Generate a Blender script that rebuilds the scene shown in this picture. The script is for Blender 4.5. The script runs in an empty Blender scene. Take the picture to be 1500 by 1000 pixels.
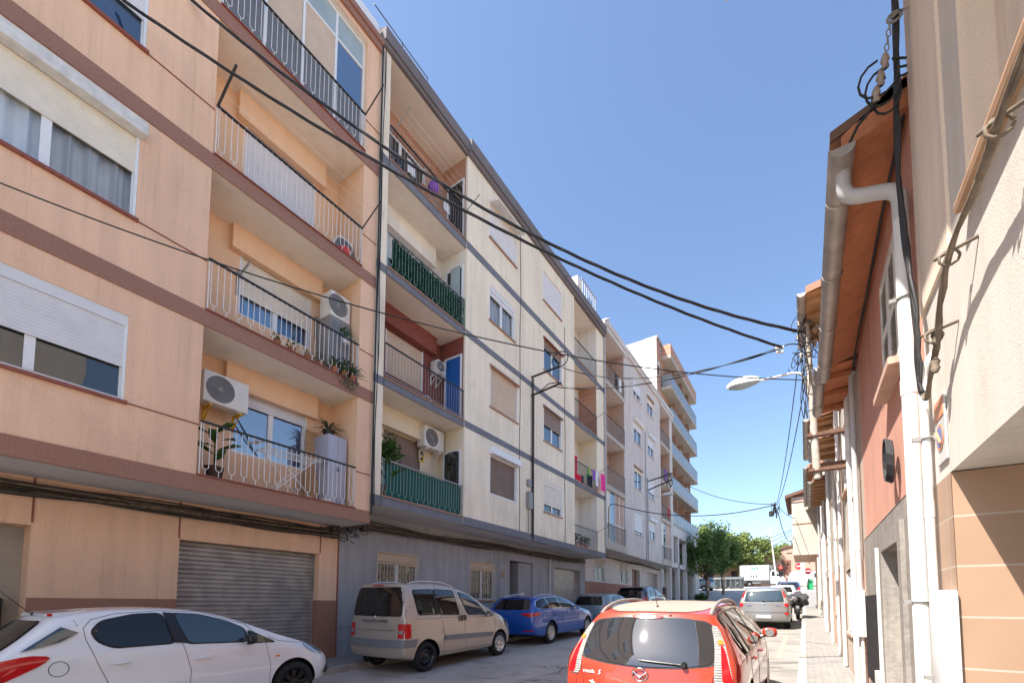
import bpy, bmesh, math, random
from mathutils import Vector, Matrix
from mathutils.bvhtree import BVHTree
from mathutils.geometry import delaunay_2d_cdt
R = math.radians
sc = bpy.context.scene
COL = sc.collection
random.seed(7)
ORG = {}          # world origin of each root (parts are built in world coordinates and shifted)

# ------------------------------------------------------------------ ground profile
def G(y):
    if y < 19: return .033*y
    if y < 38: return .627+.055*(y-19)
    if y < 66: return 1.672+.08*(y-38)
    return 1.672+.08*28

# ------------------------------------------------------------------ mesh builder
class MB:
    def __init__(s): s.v = []; s.f = []; s.m = []
    def add(s, vs, fs, mi=0):
        b = len(s.v); s.v += [tuple(v) for v in vs]
        for f in fs: s.f.append([b+i for i in f]); s.m.append(mi)
    def quad(s, a, b, c, d, mi=0): s.add([a, b, c, d], [(0, 1, 2, 3)], mi)
    def box(s, x0, x1, y0, y1, z0, z1, mi=0):
        if x0 > x1: x0, x1 = x1, x0
        if y0 > y1: y0, y1 = y1, y0
        if z0 > z1: z0, z1 = z1, z0
        s.add([(x0,y0,z0),(x1,y0,z0),(x1,y1,z0),(x0,y1,z0),(x0,y0,z1),(x1,y0,z1),(x1,y1,z1),(x0,y1,z1)],
              [(0,3,2,1),(4,5,6,7),(0,1,5,4),(1,2,6,5),(2,3,7,6),(3,0,4,7)], mi)
    def bbox(s, x0, x1, y0, y1, z0, z1, b=.01, mi=0):     # bevelled box
        bm = bmesh.new()
        bmesh.ops.create_cube(bm, size=1)
        for v in bm.verts:
            v.co = Vector(((x0+x1)/2+v.co.x*abs(x1-x0), (y0+y1)/2+v.co.y*abs(y1-y0), (z0+z1)/2+v.co.z*abs(z1-z0)))
        bmesh.ops.bevel(bm, geom=bm.edges[:], offset=b, segments=2, affect='EDGES', profile=.5)
        s.bm(bm, mi)
    def bm(s, bm, mi=0):
        bm.verts.index_update(); b = len(s.v)
        s.v += [tuple(v.co) for v in bm.verts]
        for f in bm.faces: s.f.append([b+v.index for v in f.verts]); s.m.append(mi)
        bm.free()
    def tube(s, pts, r, n=6, mi=0, caps=True):
        pts = [Vector(p) for p in pts]; k = len(pts)
        if k < 2: return
        rr = r if isinstance(r, (list, tuple)) else [r]*k
        b = len(s.v); ref = None
        for i, p in enumerate(pts):
            d = (pts[min(i+1, k-1)]-pts[max(i-1, 0)])
            if d.length < 1e-9: d = Vector((0, 0, 1))
            d.normalize()
            if ref is None:
                ref = Vector((0, 0, 1)) if abs(d.z) < .9 else Vector((1, 0, 0))
            u = d.cross(ref)
            if u.length < 1e-6: u = d.orthogonal()
            u.normalize(); w = u.cross(d).normalized(); ref = w
            for j in range(n):
                a = 2*math.pi*j/n
                s.v.append(tuple(p+(u*math.cos(a)+w*math.sin(a))*rr[i]))
        for i in range(k-1):
            for j in range(n):
                s.f.append([b+i*n+j, b+i*n+(j+1) % n, b+(i+1)*n+(j+1) % n, b+(i+1)*n+j]); s.m.append(mi)
        if caps:
            s.f.append([b+j for j in range(n)][::-1]); s.m.append(mi)
            s.f.append([b+(k-1)*n+j for j in range(n)]); s.m.append(mi)
    def bar(s, a, b, w, mi=0):        # square bar
        s.tube([a, b], w*.7071, 4, mi)
    def prism(s, poly, axis, a, b, mi=0):   # poly: 2D outline in the two other axes (order x,y,z minus axis)
        def P(u, v, t):
            return {'x': (t, u, v), 'y': (u, t, v), 'z': (u, v, t)}[axis]
        n = len(poly); bse = len(s.v)
        s.v += [P(u, v, a) for u, v in poly]+[P(u, v, b) for u, v in poly]
        for i in range(n):
            j = (i+1) % n
            s.f.append([bse+i, bse+j, bse+n+j, bse+n+i]); s.m.append(mi)
        s.f.append([bse+i for i in range(n)][::-1]); s.m.append(mi)
        s.f.append([bse+n+i for i in range(n)]); s.m.append(mi)
    def lathe(s, prof, c, axis='x', n=24, mi=0, mis=None):   # prof: [(t along axis, radius)]
        b = len(s.v); k = len(prof)
        for t, r in prof:
            for j in range(n):
                a = 2*math.pi*j/n; p, q = r*math.cos(a), r*math.sin(a)
                o = {'x': (t, p, q), 'y': (p, t, q), 'z': (p, q, t)}[axis]
                s.v.append((c[0]+o[0], c[1]+o[1], c[2]+o[2]))
        for i in range(k-1):
            for j in range(n):
                s.f.append([b+i*n+j, b+i*n+(j+1) % n, b+(i+1)*n+(j+1) % n, b+(i+1)*n+j]); s.m.append(mis[i] if mis else mi)
    def build(s, name, mats, parent=None, smooth=None, kind=None, fixn=True):
        me = bpy.data.meshes.new(name)
        o0 = Vector((0, 0, 0))
        if parent is not None: o0 = ORG.get(parent.name, Vector((0, 0, 0)))
        me.from_pydata([(v[0]-o0.x, v[1]-o0.y, v[2]-o0.z) for v in s.v], [], s.f)
        if not isinstance(mats, (list, tuple)): mats = [mats]
        for m in mats: me.materials.append(m)
        if len(mats) > 1: me.polygons.foreach_set('material_index', s.m)
        if fixn:
            bm = bmesh.new(); bm.from_mesh(me)
            bmesh.ops.recalc_face_normals(bm, faces=bm.faces); bm.to_mesh(me); bm.free()
        if smooth is not None:
            for p in me.polygons: p.use_smooth = True
            if smooth > 0 and smooth < 180: me.set_sharp_from_angle(angle=R(smooth))
        me.update()
        o = bpy.data.objects.new(name, me); COL.objects.link(o)
        if parent is not None: o.parent = parent; ORG[o.name] = o0
        if kind: o['kind'] = kind
        return o

def tag(o, label, cat, group=None, kind=None):
    if label: o['label'] = label
    if cat: o['category'] = cat
    if group: o['group'] = group
    if kind: o['kind'] = kind
    return o
def thing(name, label, cat, loc=(0, 0, 0), group=None, local=False):
    o = bpy.data.objects.new(name, None); COL.objects.link(o)
    o.location = loc; o.empty_display_size = .2
    ORG[o.name] = Vector((0, 0, 0)) if local else Vector(loc)
    return tag(o, label, cat, group)
def solo(name, mb, mats, label, cat, group=None, smooth=None, kind=None):   # a thing that is one mesh: origin at its base centre
    xs = [v[0] for v in mb.v]; ys = [v[1] for v in mb.v]; zs = [v[2] for v in mb.v]
    c = Vector(((min(xs)+max(xs))/2, (min(ys)+max(ys))/2, min(zs)))
    mb.v = [(v[0]-c.x, v[1]-c.y, v[2]-c.z) for v in mb.v]
    o = mb.build(name, mats, None, smooth); o.location = c
    return tag(o, label, cat, group, kind)
def copy_tree(o, parent=None):
    c = o.copy(); COL.objects.link(c)
    if parent is not None: c.parent = parent
    for ch in list(o.children): copy_tree(ch, c)
    return c

# ------------------------------------------------------------------ materials
def nt(name):
    m = bpy.data.materials.new(name); m.use_nodes = True
    n = m.node_tree.nodes; l = m.node_tree.links
    return m, n, l, n['Principled BSDF']
def plain(name, col, rough=.5, metal=0., spec=.5, var=0.06, scale=6., coat=0., bump=0., bscale=60.):
    m, n, l, b = nt(name)
    b.inputs['Roughness'].default_value = rough; b.inputs['Metallic'].default_value = metal
    b.inputs['Specular IOR Level'].default_value = spec; b.inputs['Coat Weight'].default_value = coat
    b.inputs['Coat Roughness'].default_value = .04
    tc = n.new('ShaderNodeTexCoord')
    no = n.new('ShaderNodeTexNoise'); no.inputs['Scale'].default_value = scale; no.inputs['Detail'].default_value = 6
    l.new(tc.outputs['Object'], no.inputs['Vector'])
    rp = n.new('ShaderNodeValToRGB'); e = rp.color_ramp.elements
    e[0].position = .3; e[1].position = .7
    e[0].color = (*[max(0, c*(1-var)) for c in col], 1); e[1].color = (*[min(1, c*(1+var)) for c in col], 1)
    l.new(no.outputs['Fac'], rp.inputs['Fac']); l.new(rp.outputs['Color'], b.inputs['Base Color'])
    if bump:
        n2 = n.new('ShaderNodeTexNoise'); n2.inputs['Scale'].default_value = bscale; n2.inputs['Detail'].default_value = 4
        l.new(tc.outputs['Object'], n2.inputs['Vector'])
        bp = n.new('ShaderNodeBump'); bp.inputs['Strength'].default_value = bump; bp.inputs['Distance'].default_value = .01
        l.new(n2.outputs['Fac'], bp.inputs['Height']); l.new(bp.outputs['Normal'], b.inputs['Normal'])
    return m
def stucco(name, col, grain=.10, gscale=90., stain=.12, streak=.10, bump=.35, rough=.9):
    """render with fine grain, broad uneven patches and faint vertical run-off streaks"""
    m, n, l, b = nt(name); b.inputs['Roughness'].default_value = rough; b.inputs['Specular IOR Level'].default_value = .2
    tc = n.new('ShaderNodeTexCoord')
    def noise(scale, detail, vec=None, rough=.6):
        k = n.new('ShaderNodeTexNoise'); k.inputs['Scale'].default_value = scale; k.inputs['Detail'].default_value = detail
        k.inputs['Roughness'].default_value = rough
        l.new(vec if vec else tc.outputs['Object'], k.inputs['Vector']); return k.outputs['Fac']
    mp = n.new('ShaderNodeMapping'); mp.inputs['Scale'].default_value = (3.0, 3.0, .22)
    l.new(tc.outputs['Object'], mp.inputs['Vector'])
    def fac(src, lo, hi, p0=.3, p1=.7):
        r = n.new('ShaderNodeMapRange'); r.inputs['From Min'].default_value = p0; r.inputs['From Max'].default_value = p1
        r.inputs['To Min'].default_value = lo; r.inputs['To Max'].default_value = hi
        l.new(src, r.inputs['Value']); return r.outputs['Result']
    def mul(a, c):
        k = n.new('ShaderNodeMath'); k.operation = 'MULTIPLY'; l.new(a, k.inputs[0]); l.new(c, k.inputs[1]); return k.outputs[0]
    g = noise(gscale, 3)
    mp2 = n.new('ShaderNodeMapping'); mp2.inputs['Scale'].default_value = (7.0, 7.0, .30)
    l.new(tc.outputs['Object'], mp2.inputs['Vector'])
    drip = fac(noise(1.5, 5, mp2.outputs['Vector'], .7), 1.0, 1-streak*1.5, .56, .74)
    blot = fac(noise(.9, 8, None, .75), 1.0, 1-stain*1.3, .55, .70)
    f = mul(mul(fac(g, 1-grain, 1+grain*.6), fac(noise(.55, 5), 1-stain, 1+stain*.4)), fac(noise(1.6, 4, mp.outputs['Vector']), 1-streak, 1.0+streak*.3))
    f = mul(mul(f, drip), blot)
    cm = n.new('ShaderNodeVectorMath'); cm.operation = 'SCALE'; cm.inputs[0].default_value = col
    l.new(f, cm.inputs['Scale']); l.new(cm.outputs['Vector'], b.inputs['Base Color'])
    bp = n.new('ShaderNodeBump'); bp.inputs['Strength'].default_value = bump; bp.inputs['Distance'].default_value = .006
    l.new(g, bp.inputs['Height']); l.new(bp.outputs['Normal'], b.inputs['Normal'])
    return m
def speckle(name, cols, scale=140., rough=.6):
    m, n, l, b = nt(name); b.inputs['Roughness'].default_value = rough
    tc = n.new('ShaderNodeTexCoord'); vo = n.new('ShaderNodeTexVoronoi'); vo.inputs['Scale'].default_value = scale
    l.new(tc.outputs['Object'], vo.inputs['Vector'])
    sp = n.new('ShaderNodeSeparateColor'); l.new(vo.outputs['Color'], sp.inputs['Color'])
    rp = n.new('ShaderNodeValToRGB'); rp.color_ramp.interpolation = 'CONSTANT'
    e = rp.color_ramp.elements
    while len(e) < len(cols): e.new(.5)
    for i, c in enumerate(cols): e[i].position = i/len(cols); e[i].color = (*c, 1)
    l.new(sp.outputs['Red'], rp.inputs['Fac']); l.new(rp.outputs['Color'], b.inputs['Base Color'])
    return m
def tilemat(name, col, mortar, w, h, axis='xz', msize=.012, rough=.5, var=.12, offset=0., bump=.3):
    m, n, l, b = nt(name); b.inputs['Roughness'].default_value = rough
    tc = n.new('ShaderNodeTexCoord'); sp = n.new('ShaderNodeSeparateXYZ'); cb = n.new('ShaderNodeCombineXYZ')
    l.new(tc.outputs['Object'], sp.inputs['Vector'])
    l.new(sp.outputs[axis[0].upper()], cb.inputs['X']); l.new(sp.outputs[axis[1].upper()], cb.inputs['Y'])
    br = n.new('ShaderNodeTexBrick'); br.offset = offset; br.squash = 1
    br.inputs['Scale'].default_value = 1; br.inputs['Brick Width'].default_value = w; br.inputs['Row Height'].default_value = h
    br.inputs['Mortar Size'].default_value = msize; br.inputs['Mortar Smooth'].default_value = .2
    br.inputs['Color1'].default_value = (*[c*(1-var) for c in col], 1); br.inputs['Color2'].default_value = (*[min(1, c*(1+var)) for c in col], 1)
    br.inputs['Mortar'].default_value = (*mortar, 1)
    l.new(cb.outputs['Vector'], br.inputs['Vector'])
    no = n.new('ShaderNodeTexNoise'); no.inputs['Scale'].default_value = 5; no.inputs['Detail'].default_value = 8
    l.new(tc.outputs['Object'], no.inputs['Vector'])
    mx = n.new('ShaderNodeMix'); mx.data_type = 'RGBA'; mx.blend_type = 'MULTIPLY'; mx.inputs[0].default_value = .5
    r2 = n.new('ShaderNodeValToRGB'); r2.color_ramp.elements[0].color = (.6, .58, .56, 1); r2.color_ramp.elements[1].color = (1.15, 1.15, 1.15, 1)
    l.new(no.outputs['Fac'], r2.inputs['Fac']); l.new(br.outputs['Color'], mx.inputs[6]); l.new(r2.outputs['Color'], mx.inputs[7])
    l.new(mx.outputs[2], b.inputs['Base Color'])
    bp = n.new('ShaderNodeBump'); bp.inputs['Strength'].default_value = bump; bp.inputs['Distance'].default_value = .01; bp.invert = True
    l.new(br.outputs['Fac'], bp.inputs['Height']); l.new(bp.outputs['Normal'], b.inputs['Normal'])
    return m
def glassmat(name, col=(.02, .025, .03), rough=.02, ior=1.75, wav=.02):
    m, n, l, b = nt(name); b.inputs['Base Color'].default_value = (*col, 1); b.inputs['Roughness'].default_value = rough
    b.inputs['IOR'].default_value = ior; b.inputs['Specular IOR Level'].default_value = .6
    tc = n.new('ShaderNodeTexCoord'); no = n.new('ShaderNodeTexNoise'); no.inputs['Scale'].default_value = 1.3; no.inputs['Detail'].default_value = 1
    l.new(tc.outputs['Object'], no.inputs['Vector'])
    bp = n.new('ShaderNodeBump'); bp.inputs['Strength'].default_value = wav; bp.inputs['Distance'].default_value = .3
    l.new(no.outputs['Fac'], bp.inputs['Height']); l.new(bp.outputs['Normal'], b.inputs['Normal'])
    return m
def clearglass(name, tint=(.86, .90, .92), refl=.08):
    m, n, l, b = nt(name); n.remove(b); out = n['Material Output']
    tr = n.new('ShaderNodeBsdfTransparent'); tr.inputs['Color'].default_value = (*tint, 1)
    gl = n.new('ShaderNodeBsdfGlossy'); gl.inputs['Roughness'].default_value = .03
    fr = n.new('ShaderNodeFresnel'); fr.inputs['IOR'].default_value = 1.5
    ma = n.new('ShaderNodeMath'); ma.operation = 'ADD'; ma.inputs[1].default_value = refl; ma.use_clamp = True
    mx = n.new('ShaderNodeMixShader')
    l.new(fr.outputs[0], ma.inputs[0]); l.new(ma.outputs[0], mx.inputs[0]); l.new(tr.outputs[0], mx.inputs[1]); l.new(gl.outputs[0], mx.inputs[2])
    l.new(mx.outputs[0], out.inputs['Surface'])
    return m
def paint(name, col, metal=0., rough=.3, coat=.8, dust=.0, dustcol=(.45, .36, .28)):
    m, n, l, b = nt(name)
    b.inputs['Metallic'].default_value = metal; b.inputs['Roughness'].default_value = rough
    b.inputs['Coat Weight'].default_value = coat; b.inputs['Coat Roughness'].default_value = .05
    tc = n.new('ShaderNodeTexCoord'); no = n.new('ShaderNodeTexNoise'); no.inputs['Scale'].default_value = 2.2; no.inputs['Detail'].default_value = 7
    l.new(tc.outputs['Object'], no.inputs['Vector'])
    mx = n.new('ShaderNodeMix'); mx.data_type = 'RGBA'
    mx.inputs[6].default_value = (*col, 1); mx.inputs[7].default_value = (*dustcol, 1)
    mr = n.new('ShaderNodeMapRange'); mr.inputs['From Min'].default_value = .3; mr.inputs['From Max'].default_value = .75
    mr.inputs['To Min'].default_value = dust*.35; mr.inputs['To Max'].default_value = max(dust, .001)
    l.new(no.outputs['Fac'], mr.inputs['Value']); l.new(mr.outputs['Result'], mx.inputs[0]); l.new(mx.outputs[2], b.inputs['Base Color'])
    if dust:
        r2 = n.new('ShaderNodeMapRange'); r2.inputs['To Min'].default_value = rough; r2.inputs['To Max'].default_value = min(1, rough+dust)
        l.new(no.outputs['Fac'], r2.inputs['Value']); l.new(r2.outputs['Result'], b.inputs['Roughness'])
    return m
def leafmat(name, c0, c1, c2=None, scale=2.5):
    m, n, l, b = nt(name); b.inputs['Roughness'].default_value = .55; b.inputs['Specular IOR Level'].default_value = .3
    oi = n.new('ShaderNodeTexCoord'); no = n.new('ShaderNodeTexNoise'); no.inputs['Scale'].default_value = scale; no.inputs['Detail'].default_value = 8
    no.inputs['Roughness'].default_value = .75
    l.new(oi.outputs['Object'], no.inputs['Vector'])
    rp = n.new('ShaderNodeValToRGB'); e = rp.color_ramp.elements; e[0].position = .35; e[1].position = .68
    e[0].color = (*c0, 1); e[1].color = (*c1, 1)
    l.new(no.outputs['Fac'], rp.inputs['Fac']); l.new(rp.outputs['Color'], b.inputs['Base Color'])
    tl = n.new('ShaderNodeBsdfTranslucent'); l.new(rp.outputs['Color'], tl.inputs['Color'])
    mx = n.new('ShaderNodeMixShader'); mx.inputs[0].default_value = .35
    out = n['Material Output']
    l.new(b.outputs[0], mx.inputs[1]); l.new(tl.outputs[0], mx.inputs[2]); l.new(mx.outputs[0], out.inputs['Surface'])
    return m

M = {}
M['orange'] = stucco('orange stucco', (.89, .585, .40), .15, 75, .10, .10, .5)
M['orange_in'] = stucco('orange paint', (.86, .57, .37), .03, 60, .06, .05, .15)
M['granite'] = speckle('red aggregate', [(.24, .105, .068), (.31, .145, .095), (.36, .185, .125), (.28, .125, .08), (.41, .24, .165), (.29, .135, .088)], 230)
M['ceil'] = stucco('whitewash', (.84, .77, .68), .03, 50, .10, .05, .15)
M['soffit'] = stucco('grey soffit', (.66, .63, .60), .03, 50, .12, .05, .15)
M['cream'] = stucco('cream render', (.92, .81, .64), .07, 60, .10, .12, .3)
M['cream_in'] = stucco('cream paint', (.84, .71, .52), .03, 60, .06, .06, .15)
M['white_in'] = stucco('white paint wall', (.84, .79, .71), .03, 60, .10, .10, .15)
M['bluegrey'] = stucco('blue grey paint', (.395, .39, .405), .06, 30, .16, .16, .2)
M['band_grey'] = stucco('grey band', (.20, .205, .235), .04, 40, .10, .08, .2)
M['fascia'] = stucco('fascia', (.20, .18, .185), .04, 40, .12, .08, .2)
M['grey'] = stucco('lilac grey render', (.68, .62, .585), .05, 70, .10, .13, .3)
M['grey_low'] = stucco('pale grey wall', (.68, .62, .59), .04, 60, .10, .08, .2)
M['salmon'] = stucco('salmon dado', (.42, .22, .165), .05, 60, .10, .08, .3)
M['brickpaint'] = stucco('burgundy wall', (.26, .085, .066), .25, 14, .10, .05, .15)
M['brick'] = tilemat('brick', (.48, .21, .12), (.50, .40, .33), .26, .075, 'yz', .012, .85, .18, .5)
M['brickx'] = tilemat('brick face', (.50, .26, .18), (.55, .42, .35), .26, .075, 'xz', .012, .85, .18, .5)
M['beige'] = stucco('beige roughcast', (.67, .615, .55), .10, 130, .09, .10, .35)
M['beige_shade'] = stucco('shaded wall beige', (.84, .70, .57), .08, 90, .10, .14, .3)  # copy of beige for the shaded upper wall, shade tuned into its colour
M['pink'] = stucco('pink render', (.63, .335, .25), .08, 60, .14, .14, .5)
M['orange_soffit'] = stucco('orange soffit', (.47, .19, .10), .12, 14, .25, .1, .5)
M['stone'] = stucco('grey stone base', (.33, .30, .27), .16, 18, .25, .25, .9)
M['whiterough'] = stucco('rough white', (.66, .60, .53), .20, 12, .25, .15, 1.)
M['pale_a'] = stucco('pale pink beige', (.52, .42, .345), .06, 50, .15, .14, .4)
M['pale_b'] = stucco('pale cream', (.54, .48, .415), .06, 50, .15, .14, .4)
M['pale_c'] = stucco('salmon beige', (.58, .40, .31), .06, 50, .15, .14, .4)
M['hwhite'] = stucco('white party wall', (.74, .70, .64), .05, 20, .14, .14, .3)
M['tile'] = tilemat('terracotta tile', (.38, .245, .165), (.46, .38, .31), .6, .262, 'xz', .006, .45, .06, 0, .2)
M['tiley'] = tilemat('terracotta tile side', (.39, .25, .17), (.46, .38, .31), .22, .262, 'yz', .006, .45, .06, 0, .2)
M['rooftile'] = tilemat('roof tile', (.40, .20, .13), (.16, .09, .06), .22, .3, 'yx', .03, .9, .25)
M['white'] = plain('white aluminium', (.78, .79, .80), .35, 0, .5, .03)
M['whiteold'] = plain('aged white', (.66, .64, .60), .5, 0, .4, .14, 9)
M['shutter'] = plain('white slats', (.70, .70, .72), .45, 0, .4, .05, 4)
M['shutter_cream'] = plain('cream slats', (.76, .70, .60), .5, 0, .4, .06, 4)
M['shutter_beige'] = plain('beige slats', (.60, .46, .34), .5, 0, .4, .06, 4)
M['shutter_brown'] = plain('brown slats', (.25, .175, .135), .5, 0, .4, .08, 4)
M['garage'] = plain('galvanised slats', (.36, .345, .33), .45, .35, .5, .22, 3.5)
M['garage2'] = plain('beige galvanised slats', (.46, .41, .36), .45, .4, .5, .12, 3)
M['curtain'] = plain('curtain', (.86, .84, .82), .9, 0, .1, .06, 3)
M['curtain_blue'] = plain('blue curtain', (.18, .36, .62), .9, 0, .1, .1, 3)
M['glass'] = glassmat('window glass')
M['glass_bluish'] = glassmat('bluish glass', (.03, .06, .11), .02, 2.2)
M['glass_mirror'] = glassmat('reflective glass', (.05, .10, .20), .012, 3.0, .015)
M['clear'] = clearglass('clear pane')
M['frost'] = plain('frosted glass', (.34, .42, .44), .25, 0, .6, .10, 2)
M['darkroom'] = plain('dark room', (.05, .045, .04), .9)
M['frosted_dark'] = plain('dark obscured panel', (.20, .135, .10), .5, 0, .2, .12, 3)
M['bluedoor'] = plain('blue door', (.015, .115, .40), .3, 0, .5, .06)
M['iron'] = plain('dark iron', (.035, .033, .035), .5, .3, .5, .2, 20)
M['ironwhite'] = plain('white painted iron', (.74, .73, .71), .45, 0, .5, .08, 20)
M['irongrey'] = plain('grey painted iron', (.28, .27, .26), .5, .2, .5, .1, 20)
M['cable'] = plain('black cable', (.022, .021, .022), .55, 0, .4, .3, 14)
M['ledge'] = plain('ochre ledge tile', (.40, .245, .15), .6, 0, .3, .15, 9)
M['cable_dust'] = plain('pale dusty cable', (.16, .125, .095), .8, 0, .2, .4, 14)
M['grille'] = plain('tan painted iron', (.52, .45, .37), .5, 0, .4, .1, 9)
M['cable_brown'] = plain('dusty cable', (.055, .045, .038), .7, 0, .3, .4, 14)
M['sill_red'] = plain('red ceramic sill', (.26, .075, .05), .4, 0, .5, .15, 20)
M['sill_brown'] = plain('brown ceramic sill', (.36, .20, .13), .45, 0, .5, .12, 20)
M['wood'] = plain('wood board', (.42, .24, .12), .6, 0, .3, .15, 5)
M['wooddoor'] = plain('brown wood door', (.19, .08, .05), .5, 0, .4, .15, 5)
M['lilac'] = plain('lilac metal', (.42, .42, .50), .35, 0, .5, .05)
M['darkmetal'] = plain('grey plastic', (.18, .18, .19), .5, 0, .5, .08)
M['black'] = plain('black plastic', (.012, .012, .013), .35, 0, .5, .2, 8)
M['acwhite'] = plain('ivory plastic', (.72, .70, .66), .4, 0, .5, .04)
M['yellow'] = plain('yellow paint', (.60, .33, .02), .6, 0, .3, .1)
M['red'] = plain('red plastic', (.62, .035, .03), .4, 0, .5, .08)
M['pinkcloth'] = plain('pink cloth', (.82, .06, .30), .9, 0, .1, .06)
M['redcloth'] = plain('red cloth', (.60, .02, .05), .9, 0, .1, .08)
M['purple'] = plain('purple cloth', (.28, .10, .50), .9, 0, .1, .08)
M['greencloth'] = plain('green cloth', (.03, .30, .12), .9, 0, .1, .08)
M['whitecloth'] = plain('white cloth', (.72, .72, .74), .9, 0, .1, .08)
M['darkcloth'] = plain('dark cloth', (.04, .045, .06), .9, 0, .1, .12)
M['yellowcloth'] = plain('yellow cloth', (.75, .55, .08), .9, 0, .1, .08)
M['railgreen'] = plain('grey green painted iron', (.26, .33, .30), .5, 0, .4, .12, 20)
M['greenmesh'] = plain('green screen fabric', (.022, .10, .085), .8, 0, .2, .12, 14)
M['terracotta'] = plain('terracotta', (.36, .15, .08), .8, 0, .2, .12, 9)
M['whitepipe'] = plain('white painted pipe', (.70, .685, .66), .5, 0, .4, .16, 5)
M['zinc'] = plain('weathered zinc', (.40, .365, .33), .5, .35, .5, .22, 5)
M['greypipe'] = plain('grey pvc', (.44, .43, .43), .45, 0, .5, .08, 6)
M['rust'] = plain('rusty steel', (.16, .085, .06), .75, .2, .3, .3, 20)
M['concretepole'] = plain('old pole', (.42, .37, .32), .85, 0, .2, .22, 8, 0, .4, 40)
M['ceramic'] = plain('old porcelain', (.30, .25, .21), .4, 0, .5, .35, 30)
M['leaf'] = leafmat('leaf', (.022, .06, .012), (.075, .16, .03))
M['leaf_grey'] = leafmat('grey green leaf', (.06, .10, .05), (.16, .21, .11))
M['leaf_street'] = leafmat('street tree leaf', (.06, .12, .028), (.21, .31, .085), scale=3.5)
M['leaf_far'] = leafmat('plane tree leaf', (.09, .15, .03), (.30, .34, .10), scale=1.6)
M['leaf_fake'] = leafmat('plastic hedge', (.004, .035, .016), (.018, .11, .045), scale=14)
M['bark'] = plain('bark', (.15, .12, .095), .9, 0, .2, .25, 12, 0, .6, 30)
M['soil'] = plain('soil', (.08, .05, .035), .95)
M['tyre'] = plain('tyre rubber', (.018, .018, .019), .75, 0, .3, .25, 10)
M['alloy'] = plain('alloy rim', (.55, .54, .53), .3, .8, .5, .05)
M['rimblack'] = plain('black rim', (.02, .02, .02), .25, .3, .6, .1)
M['chrome'] = plain('chrome', (.75, .75, .76), .12, 1, .5, .02)
M['carglass'] = glassmat('car glass', (.010, .010, .010), .02, 1.5, .0)
M['carglass_rear'] = glassmat('sky reflecting car glass', (.018, .02, .024), .02, 2.0, .0)
M['carglass_tint'] = glassmat('tinted car glass', (.008, .008, .009), .02, 1.7, .0)
M['carglass_blue'] = glassmat('clear car glass', (.03, .05, .065), .015, 1.7, .0)
M['taillight'] = plain('red lens', (.50, .008, .012), .12, 0, .6, .15, 12, .5)
M['lensclear'] = plain('clear lens', (.42, .40, .38), .12, .3, .6, .2, 18, .5)
_m = M['lensclear']; _n = _m.node_tree.nodes; _w = _n.new('ShaderNodeTexWave'); _w.inputs['Scale'].default_value = 14; _w.bands_direction = 'Z'; _t = _n.new('ShaderNodeTexCoord'); _b = _n.new('ShaderNodeBump'); _b.inputs['Strength'].default_value = .8; _b.inputs['Distance'].default_value = .01
_m.node_tree.links.new(_t.outputs['Object'], _w.inputs['Vector']); _m.node_tree.links.new(_w.outputs['Fac'], _b.inputs['Height']); _m.node_tree.links.new(_b.outputs['Normal'], _n['Principled BSDF'].inputs['Normal'])
M['lensorange'] = plain('orange lens', (.75, .22, .04), .15, 0, .6, .1, 12, .5)
M['headlight'] = plain('headlamp glass', (.30, .31, .33), .06, .5, .8, .5, 16, 1)
M['plate'] = plain('number plate', (.72, .72, .70), .4)
M['sign_red'] = plain('red sign', (.60, .02, .025), .4)
M['sign_blue'] = plain('faded blue sign', (.14, .20, .40), .5, 0, .4, .12)
M['sign_orange'] = plain('faded orange sign', (.62, .26, .14), .5, 0, .4, .12)
M['sign_plate'] = plain('faded sign plate', (.56, .56, .54), .5, 0, .4, .10)
M['paper'] = plain('paper', (.75, .74, .70), .8)
M['letter'] = plain('pale lettering', (.70, .70, .72), .5)
M['logogreen'] = plain('green logo', (.02, .36, .13), .4)
M['logodark'] = plain('dark logo', (.06, .06, .06), .4)
M['bin'] = plain('grey green container', (.035, .045, .05), .5, 0, .4, .12, 3)
M['tarp'] = plain('grey tarp', (.05, .05, .055), .6, 0, .4, .2, 4)
M['gravelroof'] = plain('flat roof', (.32, .28, .25), .95)

# ------------------------------------------------------------------ world, sun, camera
SUN = Vector((-.36, -.60, 1.0)).normalized()
w = bpy.data.worlds.new('World'); sc.world = w; w.use_nodes = True
wn = w.node_tree.nodes; bg = wn['Background']
sky = wn.new('ShaderNodeTexSky'); sky.sky_type = 'NISHITA'; sky.sun_disc = False
sky.sun_elevation = math.asin(SUN.z); sky.sun_rotation = math.atan2(SUN.x, SUN.y)
sky.air_density = 1.0; sky.dust_density = 1.0; sky.ozone_density = 2.6; sky.altitude = 100
w.node_tree.links.new(sky.outputs[0], bg.inputs['Color']); bg.inputs['Strength'].default_value = .102
sl = bpy.data.lights.new('sun', 'SUN'); sl.energy = 4.5; sl.angle = R(.5); sl.color = (1, .945, .86)
so = bpy.data.objects.new('sun', sl); COL.objects.link(so); so.rotation_euler = SUN.to_track_quat('Z', 'Y').to_euler(); so.location = (-10, -20, 30)
cam = bpy.data.cameras.new('camera'); co = bpy.data.objects.new('camera', cam); COL.objects.link(co)
cam.sensor_width = 36; cam.lens = 655/1500*36; cam.shift_y = (840.46-500)/1500; cam.clip_end = 3000; cam.clip_start = .05
CAMM = Matrix(((.83651393, .02984935, .54713204), (.54791127, -.05675403, -.83460902), (.00613941, .99794188, -.06383033)))
EYE = Vector((0, 0, 1.63))
co.matrix_world = Matrix.Translation(EYE) @ CAMM.to_4x4()
sc.camera = co
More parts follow.
